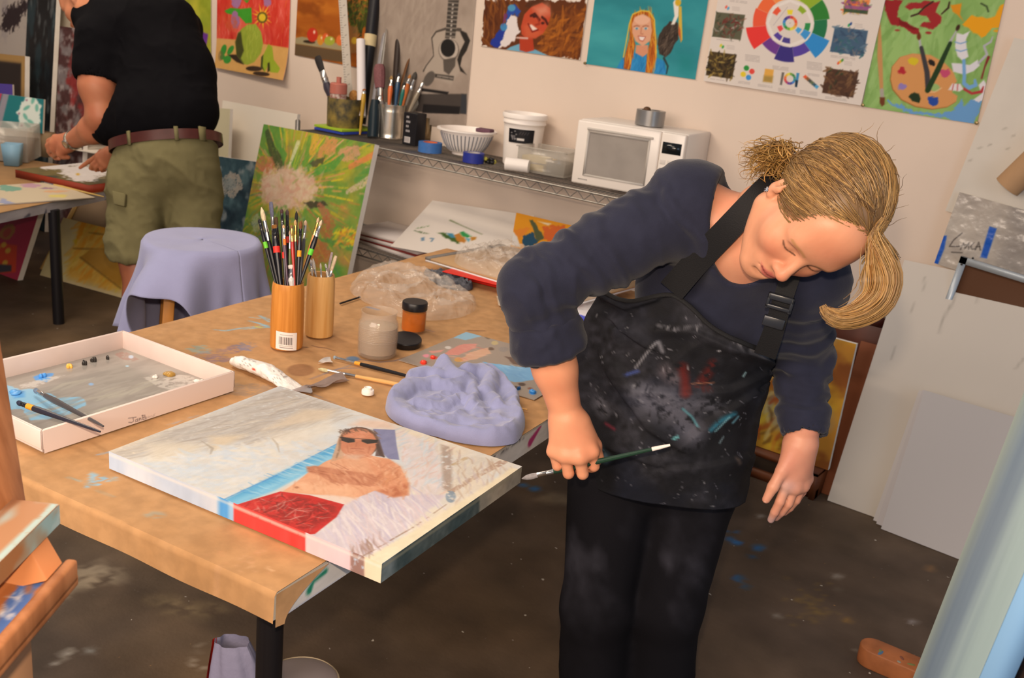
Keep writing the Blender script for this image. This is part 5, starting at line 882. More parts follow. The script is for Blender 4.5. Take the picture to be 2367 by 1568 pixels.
for x, y, rx, c in ((1590, 425, 11, 'c9b42a'), (1508, 502, 10, 'a82a34'), (1506, 607, 10, '8a78b4'), (1595, 680, 13, '22331f'), (1732, 705, 13, '27479a'), (1825, 503, 12, 'b84a6c'), (1730, 432, 9, '231d1c')): A.ell(z6([(x, y)])[0], (rx, rx*.85), c, .2, rag=.008)
A.line(z6([(1640, 240), (1650, 330)]), [5, 6], 'a5a8a8'); A.line(z6([(1655, 330), (1690, 500), (1695, 620)]), [9, 12, 13], '3c3a3e'); A.ell(z6([(1640, 250)])[0], (5, 8), '6a3218', .1)
A.line(z6([(1925, 180), (1860, 290)]), [3, 7], 'a5a8a8'); A.line(z6([(1865, 290), (1770, 480), (1690, 630)]), [9, 13, 12], '22391f'); A.ell(z6([(1925, 178)])[0], (4, 8), '3a2418', .5)
A.poly(z6([(1915, 215), (1960, 225), (2010, 200), (1980, 260), (1985, 330), (1995, 380), (1950, 410), (1915, 380), (1900, 310)]), 'd3d2d8'); [A.line(z6([(1900+i*3, 280+i*55), (1940, 290+i*55), (1985, 275+i*55)]), 2.4, '6a94c4') for i in range(2)]
A.poly(z6([(1870, 430), (1930, 430), (2000, 440), (2060, 400), (2075, 440), (2030, 480), (1960, 510), (1880, 490)]), 'cfced6'); A.line(z6([(1960, 410), (1960, 520), (1955, 570), (1990, 600), (2040, 580), (2035, 545)]), [8, 8, 9, 10, 9, 6], '6f9fd0'); A.line(z6([(2070, 420), (2130, 360), (2110, 300), (2160, 270), (2175, 235)]), [6, 6, 5, 5, 3], 'a9a9b4'); A.line(z6([(2140, 380), (2110, 450), (2085, 530)]), [7, 4, 4], '7a2a2c')
A.poly(z6([(2060, 580), (2100, 540), (2130, 590), (2110, 680), (2050, 710), (2010, 690), (2080, 640)]), 'd3d0d6'); A.line(z6([(1955, 610), (2010, 640), (2080, 625), (2095, 590)]), [6, 6, 7, 3], 'a8343a'); A.poly(z6([(1840, 620), (1870, 575), (1930, 575), (1950, 610), (1920, 630)]), 'd6d0d2'); A.line(z6([(1880, 580), (1870, 620)]), 2, 'b03a3c'); A.line(z6([(1910, 578), (1905, 622)]), 2, 'b03a3c')
A.poly(z6([(1440, 740), (1490, 725), (1520, 765), (1640, 780), (1780, 790), (1880, 760), (1930, 690), (1960, 720), (2000, 690), (2090, 700), (2060, 770), (2010, 860), (1900, 850), (1790, 815), (1640, 800), (1530, 790)]), '6596c8', 1, rag=.01, rs=90); A.line(z6([(1400, 710), (1430, 740), (1480, 755)]), 4, '6596c8'); hang(A)
for x, y in ((1994, 243), (1352, 146), (2257, 284)):
    c = wy(x, y, WALL-.010); mb = MB(); mb.lathe([(.006, .004), (.0065, 0), (.006, -.003), (.003, -.004)], c, (0, 1, 0), 12); tag(obj('push_pin', mb, mat('pin_brass', '8a7a55', .4, metal=.7)), {1994: 'pin at the lower left corner of the green palette painting', 1352: 'pin at the lower left corner of the turquoise painting', 2257: 'pin at the lower right corner of the green palette painting'}[x], 'pin')
# blank sheet and cardboard tube at the right
yq = WALL-.035; q = [wy(*p, yq) for p in ((2185, 487), (2500, 590), (2560, 250), (2296, 190))]
A = Art(q[0], nrm(q[1]-q[0]), nrm(np.cross((0, -1., 0), nrm(q[1]-q[0]))), .62, .62, .006, 'ccc5bb'); A.mottle(.015, 12); [A.line([(x, y), (x+6, y-2)], 1.5, '7f7a70', .7) for x, y in ((2320, 298), (2340, 315), (2285, 336), (2262, 343), (2326, 345), (2240, 372))]; A.meta = ('blank_sheet', 'large blank off-white sheet hanging at the right end of the wall', 'sheet', .002, None); hang(A)
a, b = wy(2328, 432, yq-.06), wy(2460, 305, yq-.06); mb = MB(); mb.tube([a, b], .046, 28); t = tag(obj('cardboard_tube', mb, mat('cardboard', 'b08c68', .75, var=.06)), 'brown cardboard tube hanging in front of the blank sheet', 'tube')
# ================================================================== wire shelf unit along the wall
ZD, ZL, YF, YB = .985, .482, 3.40, 3.815; XL, XR = -3.80, -1.50
chrome = mat('shelf_chrome', '8a8681', .38, metal=.75, var=.1)
sh = thing('wire_shelf', 'long grey wire shelf unit against the back wall', 'shelf', ((XL+XR)/2, (YF+YB)/2, 0))
def wire(mb, a, b, r=.0022, n=5): mb.tube([a, b], r, n)
for z, nm in ((ZD, 'deck'), (ZL, 'lower_deck')):
    mb = MB(); x = XL+.01
    while x < XR: wire(mb, (x, YF, z-.003), (x, YB, z-.003), .0021, 4); x += .021
    for y in (YF+.1, YF+.21, YF+.32): wire(mb, (XL, y, z-.008), (XR, y, z-.008), .0035)
    obj(nm, mb, chrome, sh)
    mb = MB()
    for y in (YF, YB):
        wire(mb, (XL, y, z-.004), (XR, y, z-.004), .0042, 8); wire(mb, (XL, y, z-.040), (XR, y, z-.040), .0038, 8)
        xs = np.arange(XL+.02, XR, .034); mb.tube([(x, y-.001, z-.006 if i % 2 else z-.038) for i, x in enumerate(xs)], .0024, 5)
    for x in (XL, XR): wire(mb, (x, YF, z-.004), (x, YB, z-.004), .0042, 8); wire(mb, (x, YF, z-.04), (x, YB, z-.04), .0038, 8)
    obj('rail', mb, chrome, sh)
for x in (XL, XR):
    for y in (YF, YB): mb = MB(); mb.lathe([(.0125, 0), (.0125, 1.03), (.010, 1.035), (.002, 1.036)], (x, y, .0), n=16); obj('post', mb, chrome, sh)
def sv(px, py, z=None): return fl(px, py, (ZD if z is None else z)+.001)
def wm(wpx, P): return wpx*pj(P)[1]/F_PX/2
def can(px, py, wpx, h, m, label, cat='can', name='can', prof=None, wall=.0012, mi=None, **kw):
    c = sv(px, py); r = wm(wpx, c); t = thing(name, label, cat, c); mb = MB()
    pr = prof(r, h) if prof else [(r*.97, 0), (r, .002), (r, .006), (r*.985, .008)]+[(r*(.985 if k % 2 else 1.0), h*(.14+k*.045)) for k in range(16)]+[(r*.985, h*.93), (r, h-.003), (r, h)]
    mb.lathe(pr, c, n=40); mb.f.pop(); ri = min(p[0] for p in pr)-wall*2; mb.lathe([(pr[-1][0], h), (pr[-1][0]-wall*2, h-.002), (ri, h*.5), (ri, .01), (.001, .008)], c, n=40); mb.f.pop(); mb.f.pop(); obj('body', mb, m, t, auto=60, **kw); return t, c, r
cp = mat('paint_spattered_tin', '8f7a3c', .55, col2='3c3a30', scale=20, bump=.15, detail=8, lo=.35, hi=.66)
plain = lambda r, h: [(r*.94, 0), (r*.96, .002), (r*.99, h*.6), (r, h-.002), (r, h)]
c1, k1, r1 = can(793, 306, 78, .172, cp, 'paint-spattered can of large brushes at the left end of the shelf', prof=plain)
c2, k2, r2 = can(900, 318, 66, .168, mat('tin', 'd8d0c2', .22, metal=.85), 'shiny ribbed steel can crammed with brushes and tools')
def box_thing(name, px, py, w, d, h, m, label, cat, rz=0.0, z=None):
    c = sv(px, py, z); return thing(name, label, cat, c, rz), c
t, c = box_thing('carton', 946, 336, 0, 0, 0, None, 'small black carton with white lettering and a barcode', 'carton'); w, d, h = .085, .07, .155
c = c+np.array([.0, .03, 0]); mb = MB(); mb.box(c+UZ*h/2, (w, d, h)); obj('carton_body', mb, mat('black_card', '1a191d', .4), t, bev=.002, smooth=False)
A = Art(c+np.array([-w/2, -d/2-.0006, .004]), (1, 0, 0), UZ, w, h-.008, .002, '1a191d')
for k in range(4): [A.ell((.022+.009*j, .13-k*.022), (.0035, .006), 'b5b0b0', px=False) for j in range(2+k % 2)]
A.poly([(.012, .008), (.05, .008), (.05, .036), (.012, .036)], 'cfc9c6', px=False); [A.line([(.015+k*.004, .012), (.015+k*.004, .032)], .0012, '555055', px=False) for k in range(8)]
mb = MB(); mb.sheet(A.grid(), 0, A.im); obj('printed_panel', mb, mat('card_print', 'ffffff', .4, vcol=True), t, vcol=True)
c3, k3, r3 = can(997, 325, 40, .115, mat('tin_bright', 'c9b08a', .2, metal=.95), 'small bright tin holding green-handled scissors', prof=plain)
def tape(px, py, r, w, col, col2, label, z=None, axis=(0, 0, 1)):
    c = sv(px, py, z)+np.array([0, .02, 0]); t = thing('tape_roll', label, 'tape', c); mb = MB(); mb.lathe([(r*.6, 0), (r, 0), (r, w), (r*.6, w)], c, axis, 36); mb.f.pop(); mb.f.pop(); obj('tape', mb, mat('tape_'+col, col, .45, var=.1, scale=60), t, auto=40)
    mb = MB(); mb.lathe([(r*.56, .0), (r*.605, .0), (r*.605, w*1.01), (r*.56, w*1.01), (r*.56, 0)], c, axis, 36); mb.f.pop(); mb.f.pop(); obj('core', mb, mat('core_'+col2, col2, .6), t, auto=40)
tape(987, 352, .056, .046, '3f6fb0', 'd06a34', 'blue masking tape roll with orange core beside the colander'); tape(1087, 376, .048, .044, '2a3590', 'b8b2ae', 'dark blue tape roll in front of the colander')
# colander
c = sv(1075, 358); t = thing('colander', 'white plastic colander on the shelf', 'colander', c); r = wm(146, c)*.95; mb = MB(); n = 60
pr = [(r*.42, 0), (r*.45, .004), (r*.42, .012), (r*.55, .016), (r*.72, .05), (r*.84, .088), (r*.9, .115)]; mb.lathe(pr, c, n=n); mb.f.pop()
mb.lathe([(r*.9, .112), (r, .114), (r*1.0, .120), (r*.9, .122), (r*.86, .112), (r*.70, .05), (r*.5, .02), (.001, .018)], c, n=n); mb.f.pop(); mb.f.pop(); obj('bowl', mb, mat('white_plastic', 'eee6df', .4), t, auto=60); mb = MB()
for k in range(40):
    a = 2*pi*k/40; q0, q1 = .020, .100; f0 = .565+.003; f1 = .875
    mb.tube([c+np.array([cos(a)*r*np.interp(z, [.016, .05, .088, .115], [.553, .724, .844, .905]), sin(a)*r*np.interp(z, [.016, .05, .088, .115], [.553, .724, .844, .905]), z]) for z in (.024, .05, .088, .100)], .0028, 5)
obj('slots', mb, mat('slot_shade', '8a8a90', .7), t)
mb = MB(); mb.box(c+np.array([.09, .02, .126]), (.075, .05, .018), rotz(.2)); tag(obj('sponge', mb, mat('purple_sponge', '6a4a58', .9, var=.15, scale=80), bev=.004), 'dull purple sponge on the rim of the colander', 'sponge')
# white tub with red print
tub = lambda r, h: [(r*.8, 0), (r*.82, .003), (r*.97, h*.85), (r*1.03, h*.86), (r*1.03, h)]
c5, k5, r5 = can(1040, 330, 62, .10, mat('white_plastic', 'eee6df', .4), 'white tub with red print behind the colander', 'tub', 'plastic_tub', tub); mb = MB(); [mb.ell(k5+np.array([cos(a)*r5*.93, sin(a)*r5*.93, z]), (.002, .010, .009), rotz(a), 8) for a, z in ((-1.2, .05), (-1.0, .042), (-1.1, .066), (-.85, .055), (-1.35, .035))]; obj('red_print', mb, mat('red_vinyl', 'd4281f', .35), c5)
# bucket
bp_ = lambda r, h: [(r*.84, 0), (r*.86, .004), (r*.95, h*.72), (r*.97, h*.8), (r*1.02, h*.81), (r*1.02, h*.84), (r*.99, h*.85), (r*.99, h*.9), (r*1.06, h*.91), (r*1.07, h*.97), (r*1.03, h)]
c6, k6, r6 = can(1203, 380, 97, .232, mat('white_plastic', 'eee6df', .4), 'white plastic bucket with a black label', 'bucket', 'bucket', bp_)
a0 = math.atan2(-k6[1], -k6[0])-.12; A = Art((0, 0, 0), (1, 0, 0), (0, 0, 1), .125, .062, .0022, '17161a')
[A.ell((.012+random.uniform(0, .03), .012+random.uniform(0, .04)), (.004, .003), '8a8686', px=False) for k in range(12)]; A.poly([(.045, .012), (.08, .012), (.08, .022), (.045, .022)], 'd8d2cc', px=False); [A.line([(.055+k*.012, .04), (.062+k*.012, .05)], .003, '4a4648', px=False) for k in range(4)]
rr = .003+r6*1.005*(.84+.12*(A.V+.105)/(.232*.72)); th = a0+(A.U-.0625)/r6; mb = MB(); mb.sheet(np.stack([k6[0]+rr*np.cos(th), k6[1]+rr*np.sin(th), k6[2]+.105+A.V], -1), 0, A.im); obj('label', mb, mat('card_print', 'ffffff', .4, vcol=True), c6, vcol=True)
p = sv(1185, 396); mb = MB(); d_ = nrm([.8, .35, 0]); mb.tube([p+UZ*.030-d_*.035, p+UZ*.030-d_*.034, p+UZ*.030+d_*.07], [.024, .028, .028], 24); mb.tube([p+UZ*.030-d_*.0362, p+UZ*.030-d_*.035], .011, 16, 1); tag(obj('paper_roll', mb, [mat('white_plastic', 'eee6df', .4), mat('roll_core', 'b89a84', .7)]), 'small white roll lying against the foot of the bucket', 'roll')
# clear bin of chalk
c = sv(1262, 400)+np.array([0, .02, 0]); t = thing('storage_bin', 'small clear plastic bin of yellow odds and ends next to the microwave', 'bin', c, .12); w, d, h = .235, .17, .108; Rb = rotz(.12); clear = film('cloudy_plastic', 'cfc8bc', .34, .2, .08, 12); mb = MB(); L_ = lambda x, y, z: c+Rb @ np.array([x, y, z])
for s in (-1, 1): mb.box(L_(0, s*d/2, h/2), (w, .003, h), Rb); mb.box(L_(s*w/2, 0, h/2), (.003, d, h), Rb)
mb.box(L_(0, 0, .003), (w, d, .003), Rb)
for s in (-1, 1): mb.box(L_(0, s*(d/2+.004), h), (w+.016, .008, .005), Rb); mb.box(L_(s*(w/2+.004), 0, h), (.008, d+.016, .005), Rb)
obj('bin_shell', mb, clear, t, smooth=False)
R_ = random.Random(5)
for i, (x, y, z, sx, sy, sz, cl, nm) in enumerate(((-.05, -.03, .022, .11, .08, .028, 'd8bf7a', 'chalk_box'), (-.045, -.035, .056, .12, .07, .026, 'd9c48a', 'chalk_box'), (-.03, .03, .03, .07, .07, .05, 'c9a24a', 'card_box'), (.06, .0, .03, .09, .12, .05, '5a544c', 'dark_box'))):
    mb = MB(); mb.box(L_(x, y, z), (sx, sy, sz), Rb @ rotz(R_.uniform(-.1, .1))); tag(obj(nm, mb, mat('box_'+cl, cl, .7, var=.1), smooth=False, bev=.002), ['cream chalk box at the bottom of the clear bin', 'cream chalk box on top of another in the clear bin', 'ochre card box at the back of the clear bin', 'dark grey box at the right inside the clear bin'][i], 'box')
# microwave
c0 = sv(1317, 424); mw, md, mh = .475, .30, .265; am = .12; Rm = rotz(am); Mw = lambda x, y, z: c0+Rm @ np.array([x, y, z]); t = thing('microwave', 'white microwave oven on the wire shelf', 'microwave', Mw(mw/2, md/2, 0), am); wen = mat('white_enamel', 'e8dfd6', .3, spec=.5)
mb = MB(); mb.box(Mw(mw/2, md/2+.02, mh/2+.006), (mw, md-.03, mh-.006), Rm); obj('housing', mb, wen, t, bev=.006, smooth=False)
mb = MB(); dw = mw*.78; mb.prism([Mw(*p) for p in ((.0, .006, .004), (dw, .006, .004), (dw, .006, mh), (.0, .006, mh))], Rm @ np.array([0, .03, 0])); fr = obj('door', mb, wen, t, bev=.008, smooth=False)
mb = MB(); G = [[Mw(.062+(dw-.11)*u, .0055+.004*0, .05+(mh-.095)*v) for u in np.linspace(0, 1, 9)] for v in np.linspace(0, 1, 6)]; mb.sheet(G); obj('window_mesh', mb, mat('oven_window', '9c948c', .22, spec=.6, var=.12, scale=9), fr)
mb = MB(); F_ = [(.052, .042), (dw-.04, .042), (dw-.04, mh-.036), (.052, mh-.036)]; I_ = [(.062, .05), (dw-.048, .05), (dw-.048, mh-.045), (.062, mh-.045)]
for i in range(4): j = (i+1) % 4; mb.prism([Mw(F_[i][0], .0058, F_[i][1]), Mw(F_[j][0], .0058, F_[j][1]), Mw(I_[j][0], .0058, I_[j][1]), Mw(I_[i][0], .0058, I_[i][1])], Rm @ np.array([0, -.003, 0]))
obj('window_rim', mb, mat('rim_grey', 'bdb6ae', .4), fr, smooth=False)
mb = MB(); mb.tube([Mw(.05, .004, mh-.03), Mw(dw-.03, .004, mh-.03)], .005, 8); obj('handle', mb, mat('rim_grey', 'bdb6ae', .4), fr)
for k in range(6): pass
mb = MB(); [mb.box(Mw(.035+k*.0072, .0052, .026), (.005, .001, .004), Rm) for k in range(6)]; obj('lettering', mb, mat('grey_print', '8f8a86', .6), fr)
mb = MB(); mb.box(Mw(dw+(mw-dw)/2+.001, .021, mh/2+.003), (mw-dw-.003, .03, mh-.006), Rm); cpn = obj('control_panel', mb, wen, t, bev=.005, smooth=False)
mb = MB(); mb.box(Mw(dw+(mw-dw)/2, .0056, mh*.78), ((mw-dw)*.76, .002, .045), Rm); obj('display', mb, mat('dark_display', '16191a', .15, spec=.6), cpn, smooth=False)
mb = MB(); [mb.box(Mw(dw+.022+i*.03, .0055, .03+j*.03), (.022, .002, .018), Rm) for i in range(3) for j in range(5)]; obj('keypad', mb, mat('key_grey', 'd3cbc3', .5), cpn, smooth=False, bev=.001)
tp = Mw(.262, .14, mh+.006); t = thing('duct_tape_roll', 'grey duct tape roll standing on top of the microwave', 'tape', tp); r = .060; mb = MB(); mb.lathe([(r*.66, .001), (r, .001), (r, .062), (r*.66, .062), (r*.66, .001)], tp, n=40); mb.f.pop(); mb.f.pop(); obj('tape', mb, mat('duct_tape', '8f8d8b', .3, metal=.55), t, auto=40)
mb = MB(); mb.ell(tp+np.array([-.02, 0, .062]), (.016, .016, .012), n=14); tag(obj('cork', mb, mat('brown_knob', '5a3d26', .5)), 'small brown knob on the duct tape roll', 'knob')
c = sv(1122, 378); mb = MB(); R_ = random.Random(2); [mb.box(c+np.array([R_.uniform(-.035, .035), R_.uniform(-.01, .02), .009+.012*(i % 2)]), (.022, .016, .014), basis(nrm([R_.uniform(-.5, .5), R_.uniform(-.5, .5), 1])), i % 3 == 0) for i in range(9)]
tag(obj('binder_clips', mb, [mat('clip_black', '1c1b1c', .4), mat('clip_yellow', 'b8b04a', .5)], smooth=False), 'little heap of black and yellow clips right of the dark blue tape', 'clips', kind='stuff')
# what stands in and around the cans
def rod(name, p0, p1, D0, D1, r, m, label, cat, squash=1.0, n=12, rr=None, x=None):
    a, b = dp(*p0, D0), dp(*p1, D1); mb = MB(); mb.tube([a, a+(b-a)*.33, a+(b-a)*.66, b], [r]*4 if rr is None else rr, n, squash=squash, x=x); return tag(obj(name, mb, m), label, cat)
DC1, DC2 = pj(k1)[1], pj(k2)[1]; RX = RM[:, 0]
def wb(tailp, tipp, D, r, hc, bc, label, dt=0., **k): return brush(dp(*tailp, D), dp(*tipp, D+dt), r*1.35, hc, bc, label=label, group='tools in the shelf cans', **k)
wb((778, 262), (733, 130), DC1, .017, '3a3440', '2c2624', 'big flat dark-bristled brush leaning left out of the spattered can', flat=.35, lf=.2, lb=.26, point=False, fer='s')
t = thing('paint_pot', 'small pot with a pinkish lid in the mouth of the spattered can', 'pot', k1+UZ*.135); c = dp(782, 218, DC1-.03); c = c+UZ*.0; mb = MB(); r = wm(38, c); mb.lathe([(r, -.045), (r, .0), (r*.95, .004)], c, n=24); obj('pot_body', mb, mat('pot_label', 'b9a79c', .5, col2='8a5a50', scale=70), t); mb = MB(); mb.lathe([(r*1.04, .004), (r*1.04, .05), (r*.9, .056), (.3*r, .057), (.3*r, .085), (.002, .086)], c, n=24); obj('lid', mb, mat('pink_lid', 'b0685a', .45), t)
mb = MB(); c = dp(818, 222, DC1); mb.ell(c, (.030, .02, .030), None, 16); tag(obj('sea_sponge', mb, mat('ochre_sponge', 'a8763c', .95, var=.3, scale=90, bump=.8), sub=0), 'ochre sponge stuffed in the spattered can', 'sponge')
wb((832, 312), (842, 205), DC1-.05, .010, 'b8902c', '9a5a24', 'ochre-handled tool between the two cans', lf=.05, lb=.05)
t = thing('yardstick', 'pale wooden yardstick standing behind the spattered can', 'ruler', k1+UZ*.01+np.array([0, .10, 0])); a, b = dp(808, 250, DC1+.12), dp(788, -60, DC1+.05); A = Art(a-RX*.021, RX, nrm(b-a), .042, np.linalg.norm(b-a), .003, 'b5aca0'); [A.line([(.004, y), (.010+.006*(i % 4 == 0), y)], .0016, '4a4440', px=False) for i, y in enumerate(np.arange(.01, A.h, .0125))]; [A.line([(.022, y), (.03, y+.004)], .002, '5a5450', px=False) for y in np.arange(.02, A.h, .05)]; board('rule', A, .004, [mat('ruler_print', 'ffffff', .5, vcol=True), mat('pale_wood', 'b5a68c', .6)], t)
rod('paper_roll', (836, 270), (806, 60) if 0 else (834, 92), DC1-.03, DC1-.01, .022, mat('paper_white', 'dcd6d6', .8), 'white paper roll leaning between the yardstick and the black tube', 'roll', n=20)
t = thing('poster_tube', 'long black cardboard tube with a cream tape band', 'tube', dp(835, 300, DC1+.1)); a, b = dp(832, 285, DC1+.10), dp(876, -70, DC1+.02); mb = MB(); mb.tube([a, b], .031, 24); obj('tube_body', mb, mat('black_card', '1a191d', .4), t); s = .505; mb = MB(); mb.tube([a+(b-a)*s, a+(b-a)*(s+.075)], .0318, 24); obj('tape_band', mb, mat('masking_tape', 'c9b78c', .6), t)
rod('acrylic_strip', (862, 235), (893, 35), DC2-.0, DC2+.08, .016, film('grey_acrylic', 'a9a8b0', .5, .2, .05), 'grey translucent strip leaning beside the black tube', 'strip', squash=.2)
rod('steel_ruler', (872, 220), (893, 66), DC2-.02, DC2+.03, .012, mat('dull_steel', '9a9690', .4, metal=.5), 'pointed steel strip in the ribbed can', 'ruler', squash=.15, rr=[.014, .014, .012, .003])
rod('bottle', (862, 318), (868, 232), DC2-.09, DC2-.09, .028, mat('teal_plastic', '16242c', .35), 'dark teal bottle between the two cans', 'bottle', n=20, rr=[.029, .03, .03, .022])
wb((880, 300), (877, 150), DC2-.03, .018, '8f8a86', '7d4f52', 'fat mauve mop brush in the ribbed can', lf=.2, lb=.36, bw=1.35, flat=.9, point=False)
rod('palette_knife', (908, 250), (920, 88), DC2, DC2+.02, .0115, mat('dark_wood', '2e221c', .5), 'dark brown stick tallest in the ribbed can', 'stick', squash=.6, rr=[.009, .014, .018, .017]); rod('flat_stick', (915, 235), (951, 114), DC2-.01, DC2, .0165, mat('brown_slat', '6a4628', .6), 'brown wooden slat leaning right in the ribbed can', 'slat', squash=.18)
wb((898, 260), (905, 175), DC2-.04, .010, 'd0642a', '9a7a4a', 'orange-handled brush in the ribbed can', lf=.15, lb=.12); wb((912, 270), (922, 168), DC2-.02, .010, '2a4a6a', '3a3a40', 'blue-handled brush in the ribbed can', lf=.1, lb=.1); wb((922, 275), (948, 172), DC2-.04, .010, 'c06a30', 'b5763c', 'short amber brush in the ribbed can', lf=.1, lb=.1)
wb((928, 275), (962, 165), DC2-.02, .012, '7a6f62', '4a453f', 'grey round brush leaning right in the ribbed can', lf=.2, lb=.18, flat=.9); wb((935, 280), (985, 178), DC2-.03, .010, '8a7c68', '6a6258', 'taupe brush behind the grey round one in the ribbed can', lf=.2, lb=.14, flat=.8); wb((930, 282), (1000, 190), DC2+.02, .014, '9a9284', '57524c', 'furthest right brush fanning out of the ribbed can', lf=.2, lb=.22, flat=.6); wb((920, 270), (936, 190), DC2-.05, .008, '1f6a60', '2a2a2a', 'short teal-handled brush low in the ribbed can', lf=.1, lb=.1)
for nm, (p0, p1), D, r, c, lab in (('wooden_batten', ((1024, 268), (1062, 160)), pj(k5)[1], .024, '15120f', 'black batten leaning against the guitar drawing'), ('wooden_batten', ((1043, 268), (1078, 180)), pj(k5)[1]-.01, .013, '7a4a26', 'brown batten leaning beside the black one')): rod(nm, p0, p1, D, D+.08, r, mat('batten_'+c, c, .6), lab, 'batten', squash=.4)
# scissors
for p, q, col, lab in (((985, 262), (1000, 320), '0f5a4a', 'green-handled scissors in the small bright tin'), ((957, 262), (962, 290), 'c83a38', 'red-handled scissors behind the black carton')):
    D = pj(k3)[1]; a = dp(*p, D); b = dp(*q, D); d_ = nrm(a-b); t = thing('scissors', lab, 'scissors', b); s_ = nrm(np.cross(d_, RM[:, 2]))
    for sg_ in (-1, 1):
        mb = MB(); th = np.linspace(0, 2*pi, 17); mb.tube([a+s_*sg_*(.016+.013*np.cos(x))+d_*.024*np.sin(x)-s_*sg_*0 for x in th], .005, 8); mb.tube([a+s_*sg_*.014-d_*.02, b+(a-b)*.3], .005, 8); obj('handle', mb, mat('grip_'+col, col, .4), t)
    mb = MB(); mb.tube([b+(a-b)*.35, b], [.007, .002], 6, squash=.3); obj('blade', mb, steel, t)
mb = MB(); c = dp(1019, 268, pj(k5)[1]-.06); mb.lathe([(.022, -.03), (.023, .02), (.014, .03)], c, n=20); tag(obj('marker_cap', mb, mat('bright_green', '2a9a4a', .4)), 'bright green cap next to the white tub', 'cap')
# folders at the left end of the shelf
for i, (p, cl, lab) in enumerate((((712, 322), '93b02c', 'lime green folder at the far left end of the shelf'), ((716, 316), '2b3f9a', 'blue folder under the lime green folder'))):
    c = np.array([-3.68, 3.62, ZD+.010+.014*(1-i)]); mb = MB(); mb.box(c, (.20, .26, .012), rotz(.05*i)); tag(obj('folder', mb, mat('folder_'+cl, cl, .45), smooth=False, bev=.002), lab, 'folder')
# things on the lower deck
def lw(px, py, dz=.001): return fl(px, py, ZL+dz)
mb = MB(); R_ = random.Random(9)
for i in range(14):
    c = lw(862, 520)+np.array([0, .1, .10]); th = np.linspace(R_.uniform(0, 6), R_.uniform(5, 9), 16); mb.tube([c+np.array([.13*cos(x)*R_.uniform(.93, 1.05)+.05*sin(x*.5+i), .07*sin(x+i*.2), .02*sin(x*1.5+i)+.008*(i-7)*.9]) for x in th], .0085, 6)
tag(obj('cord', mb, mat('maroon_cord', '70281a', .55, var=.2, scale=30)), 'coiled maroon cord on the lower shelf', 'cord')
for i, (cl, dz, dx) in enumerate((('d0c7c2', .001, 0), ('7a2a24', .020, .01), ('d5ccc8', .030, -.01), ('8a342c', .048, .02), ('d8cfca', .056, 0))):
    a = lw(835, 572)+np.array([-.12+dx, .02, dz]); mb = MB(); th_ = .018 if i % 2 == 0 else .008; mb.box(a+np.array([.23, .17, th_/2]), (.46, .30, th_), rotz(.04*(i-2))); tag(obj('magazine' if i % 2 else 'paper_stack', mb, mat('pap_'+cl, cl, .6), smooth=False), ['thick pale paper stack at the bottom of the lower shelf pile', 'thin dark red magazine low in the lower shelf pile', 'pale paper stack in the middle of the lower shelf pile', 'brick red magazine near the top of the lower shelf pile', 'pale paper stack on top of the lower shelf pile'][i], 'paper')
A = Art(lw(985, 585, .06)+np.array([-.18, -.05, 0]), nrm((1, .10, .05)), nrm((-.1, .8, .45)), .58, .38, .005, 'd3cac2'); z7 = Z(940, 440, 4.9)
A.poly(z7([(350, 480), (400, 480), (560, 540), (600, 610), (500, 580)]), '3f5a2a', 1, rag=.01); A.poly(z7([(450, 485), (520, 490), (560, 540), (500, 540)]), '3f7f9a'); A.poly(z7([(540, 500), (600, 490), (670, 560), (650, 600), (560, 580)]), 'b0742f', 1, rag=.01); A.poly(z7([(590, 480), (640, 475), (740, 520), (690, 550), (640, 520)]), '2f8a4a', 1, rag=.01); A.poly(z7([(660, 540), (720, 550), (700, 590)]), '5a9ab0'); A.poly(z7([(720, 530), (790, 530), (780, 560), (730, 575)]), 'b07a2f')
A.line(z7([(90, 455), (170, 480), (250, 495)]), [3, 6, 2], '5a6a4a', .8, dry=.4); A.line(z7([(120, 430), (240, 405)]), 6, '5a7a4a', .7, dry=.5); A.line(z7([(490, 340), (620, 400), (850, 500)]), [4, 2, 2], '5a6a3a', .8); A.poly(z7([(160, 540), (200, 530), (200, 570), (165, 575)]), '4a7090', .8); A.line(z7([(270, 545), (300, 550), (280, 580)]), 4, '4a7090', .8); A.meta = ('paper_palette', 'paint-dabbed white paper sheet sloping on the lower shelf', 'paper', .002, None); hang(A)
mb = MB(); c = lw(960, 590); [mb.ell(c+np.array([-.10+.032*i, .03*j, .03+.008*sin(i*3+j)]), (.022, .02, .02), None, 10) for i in range(8) for j in range(3)]; tag(obj('bubble_wrap', mb, film('amber_bubbles', 'c98a5a', .5, .1, .4, 60)), 'orange-tinted bubble wrap on the lower shelf', 'bubble wrap')
A = Art(wy(1180, 570, 3.47), nrm((1, .02, 0)), nrm((0, .12, 1)), .40, .152, .0035, 'c9861f'); z8 = Z(940, 440, 4.9)
A.poly(z8([(1200, 460), (1250, 520), (1290, 650), (1180, 620)]), 'c9c4c0'); A.poly(z8([(1310, 520), (1380, 500), (1440, 480), (1480, 580), (1420, 660), (1330, 655)]), '24455c', 1, rag=.012); A.poly(z8([(1390, 340), (1430, 340), (1560, 540), (1480, 590), (1440, 470)]), '4a5036', 1, rag=.005); A.poly(z8([(1480, 350), (1640, 380), (1600, 400)]), 'cfc4b0', .9); A.poly(z8([(1540, 420), (1800, 400), (1700, 640), (1560, 540)]), 'b8542a', .9, rag=.012); A.poly(z8([(1210, 440), (1400, 430), (1320, 520), (1260, 560)]), 'c8722f', .7, rag=.01); A.meta = ('small_painting', 'small orange and dark blue abstract painting on the lower shelf', 'painting', .004, None); hang(A)
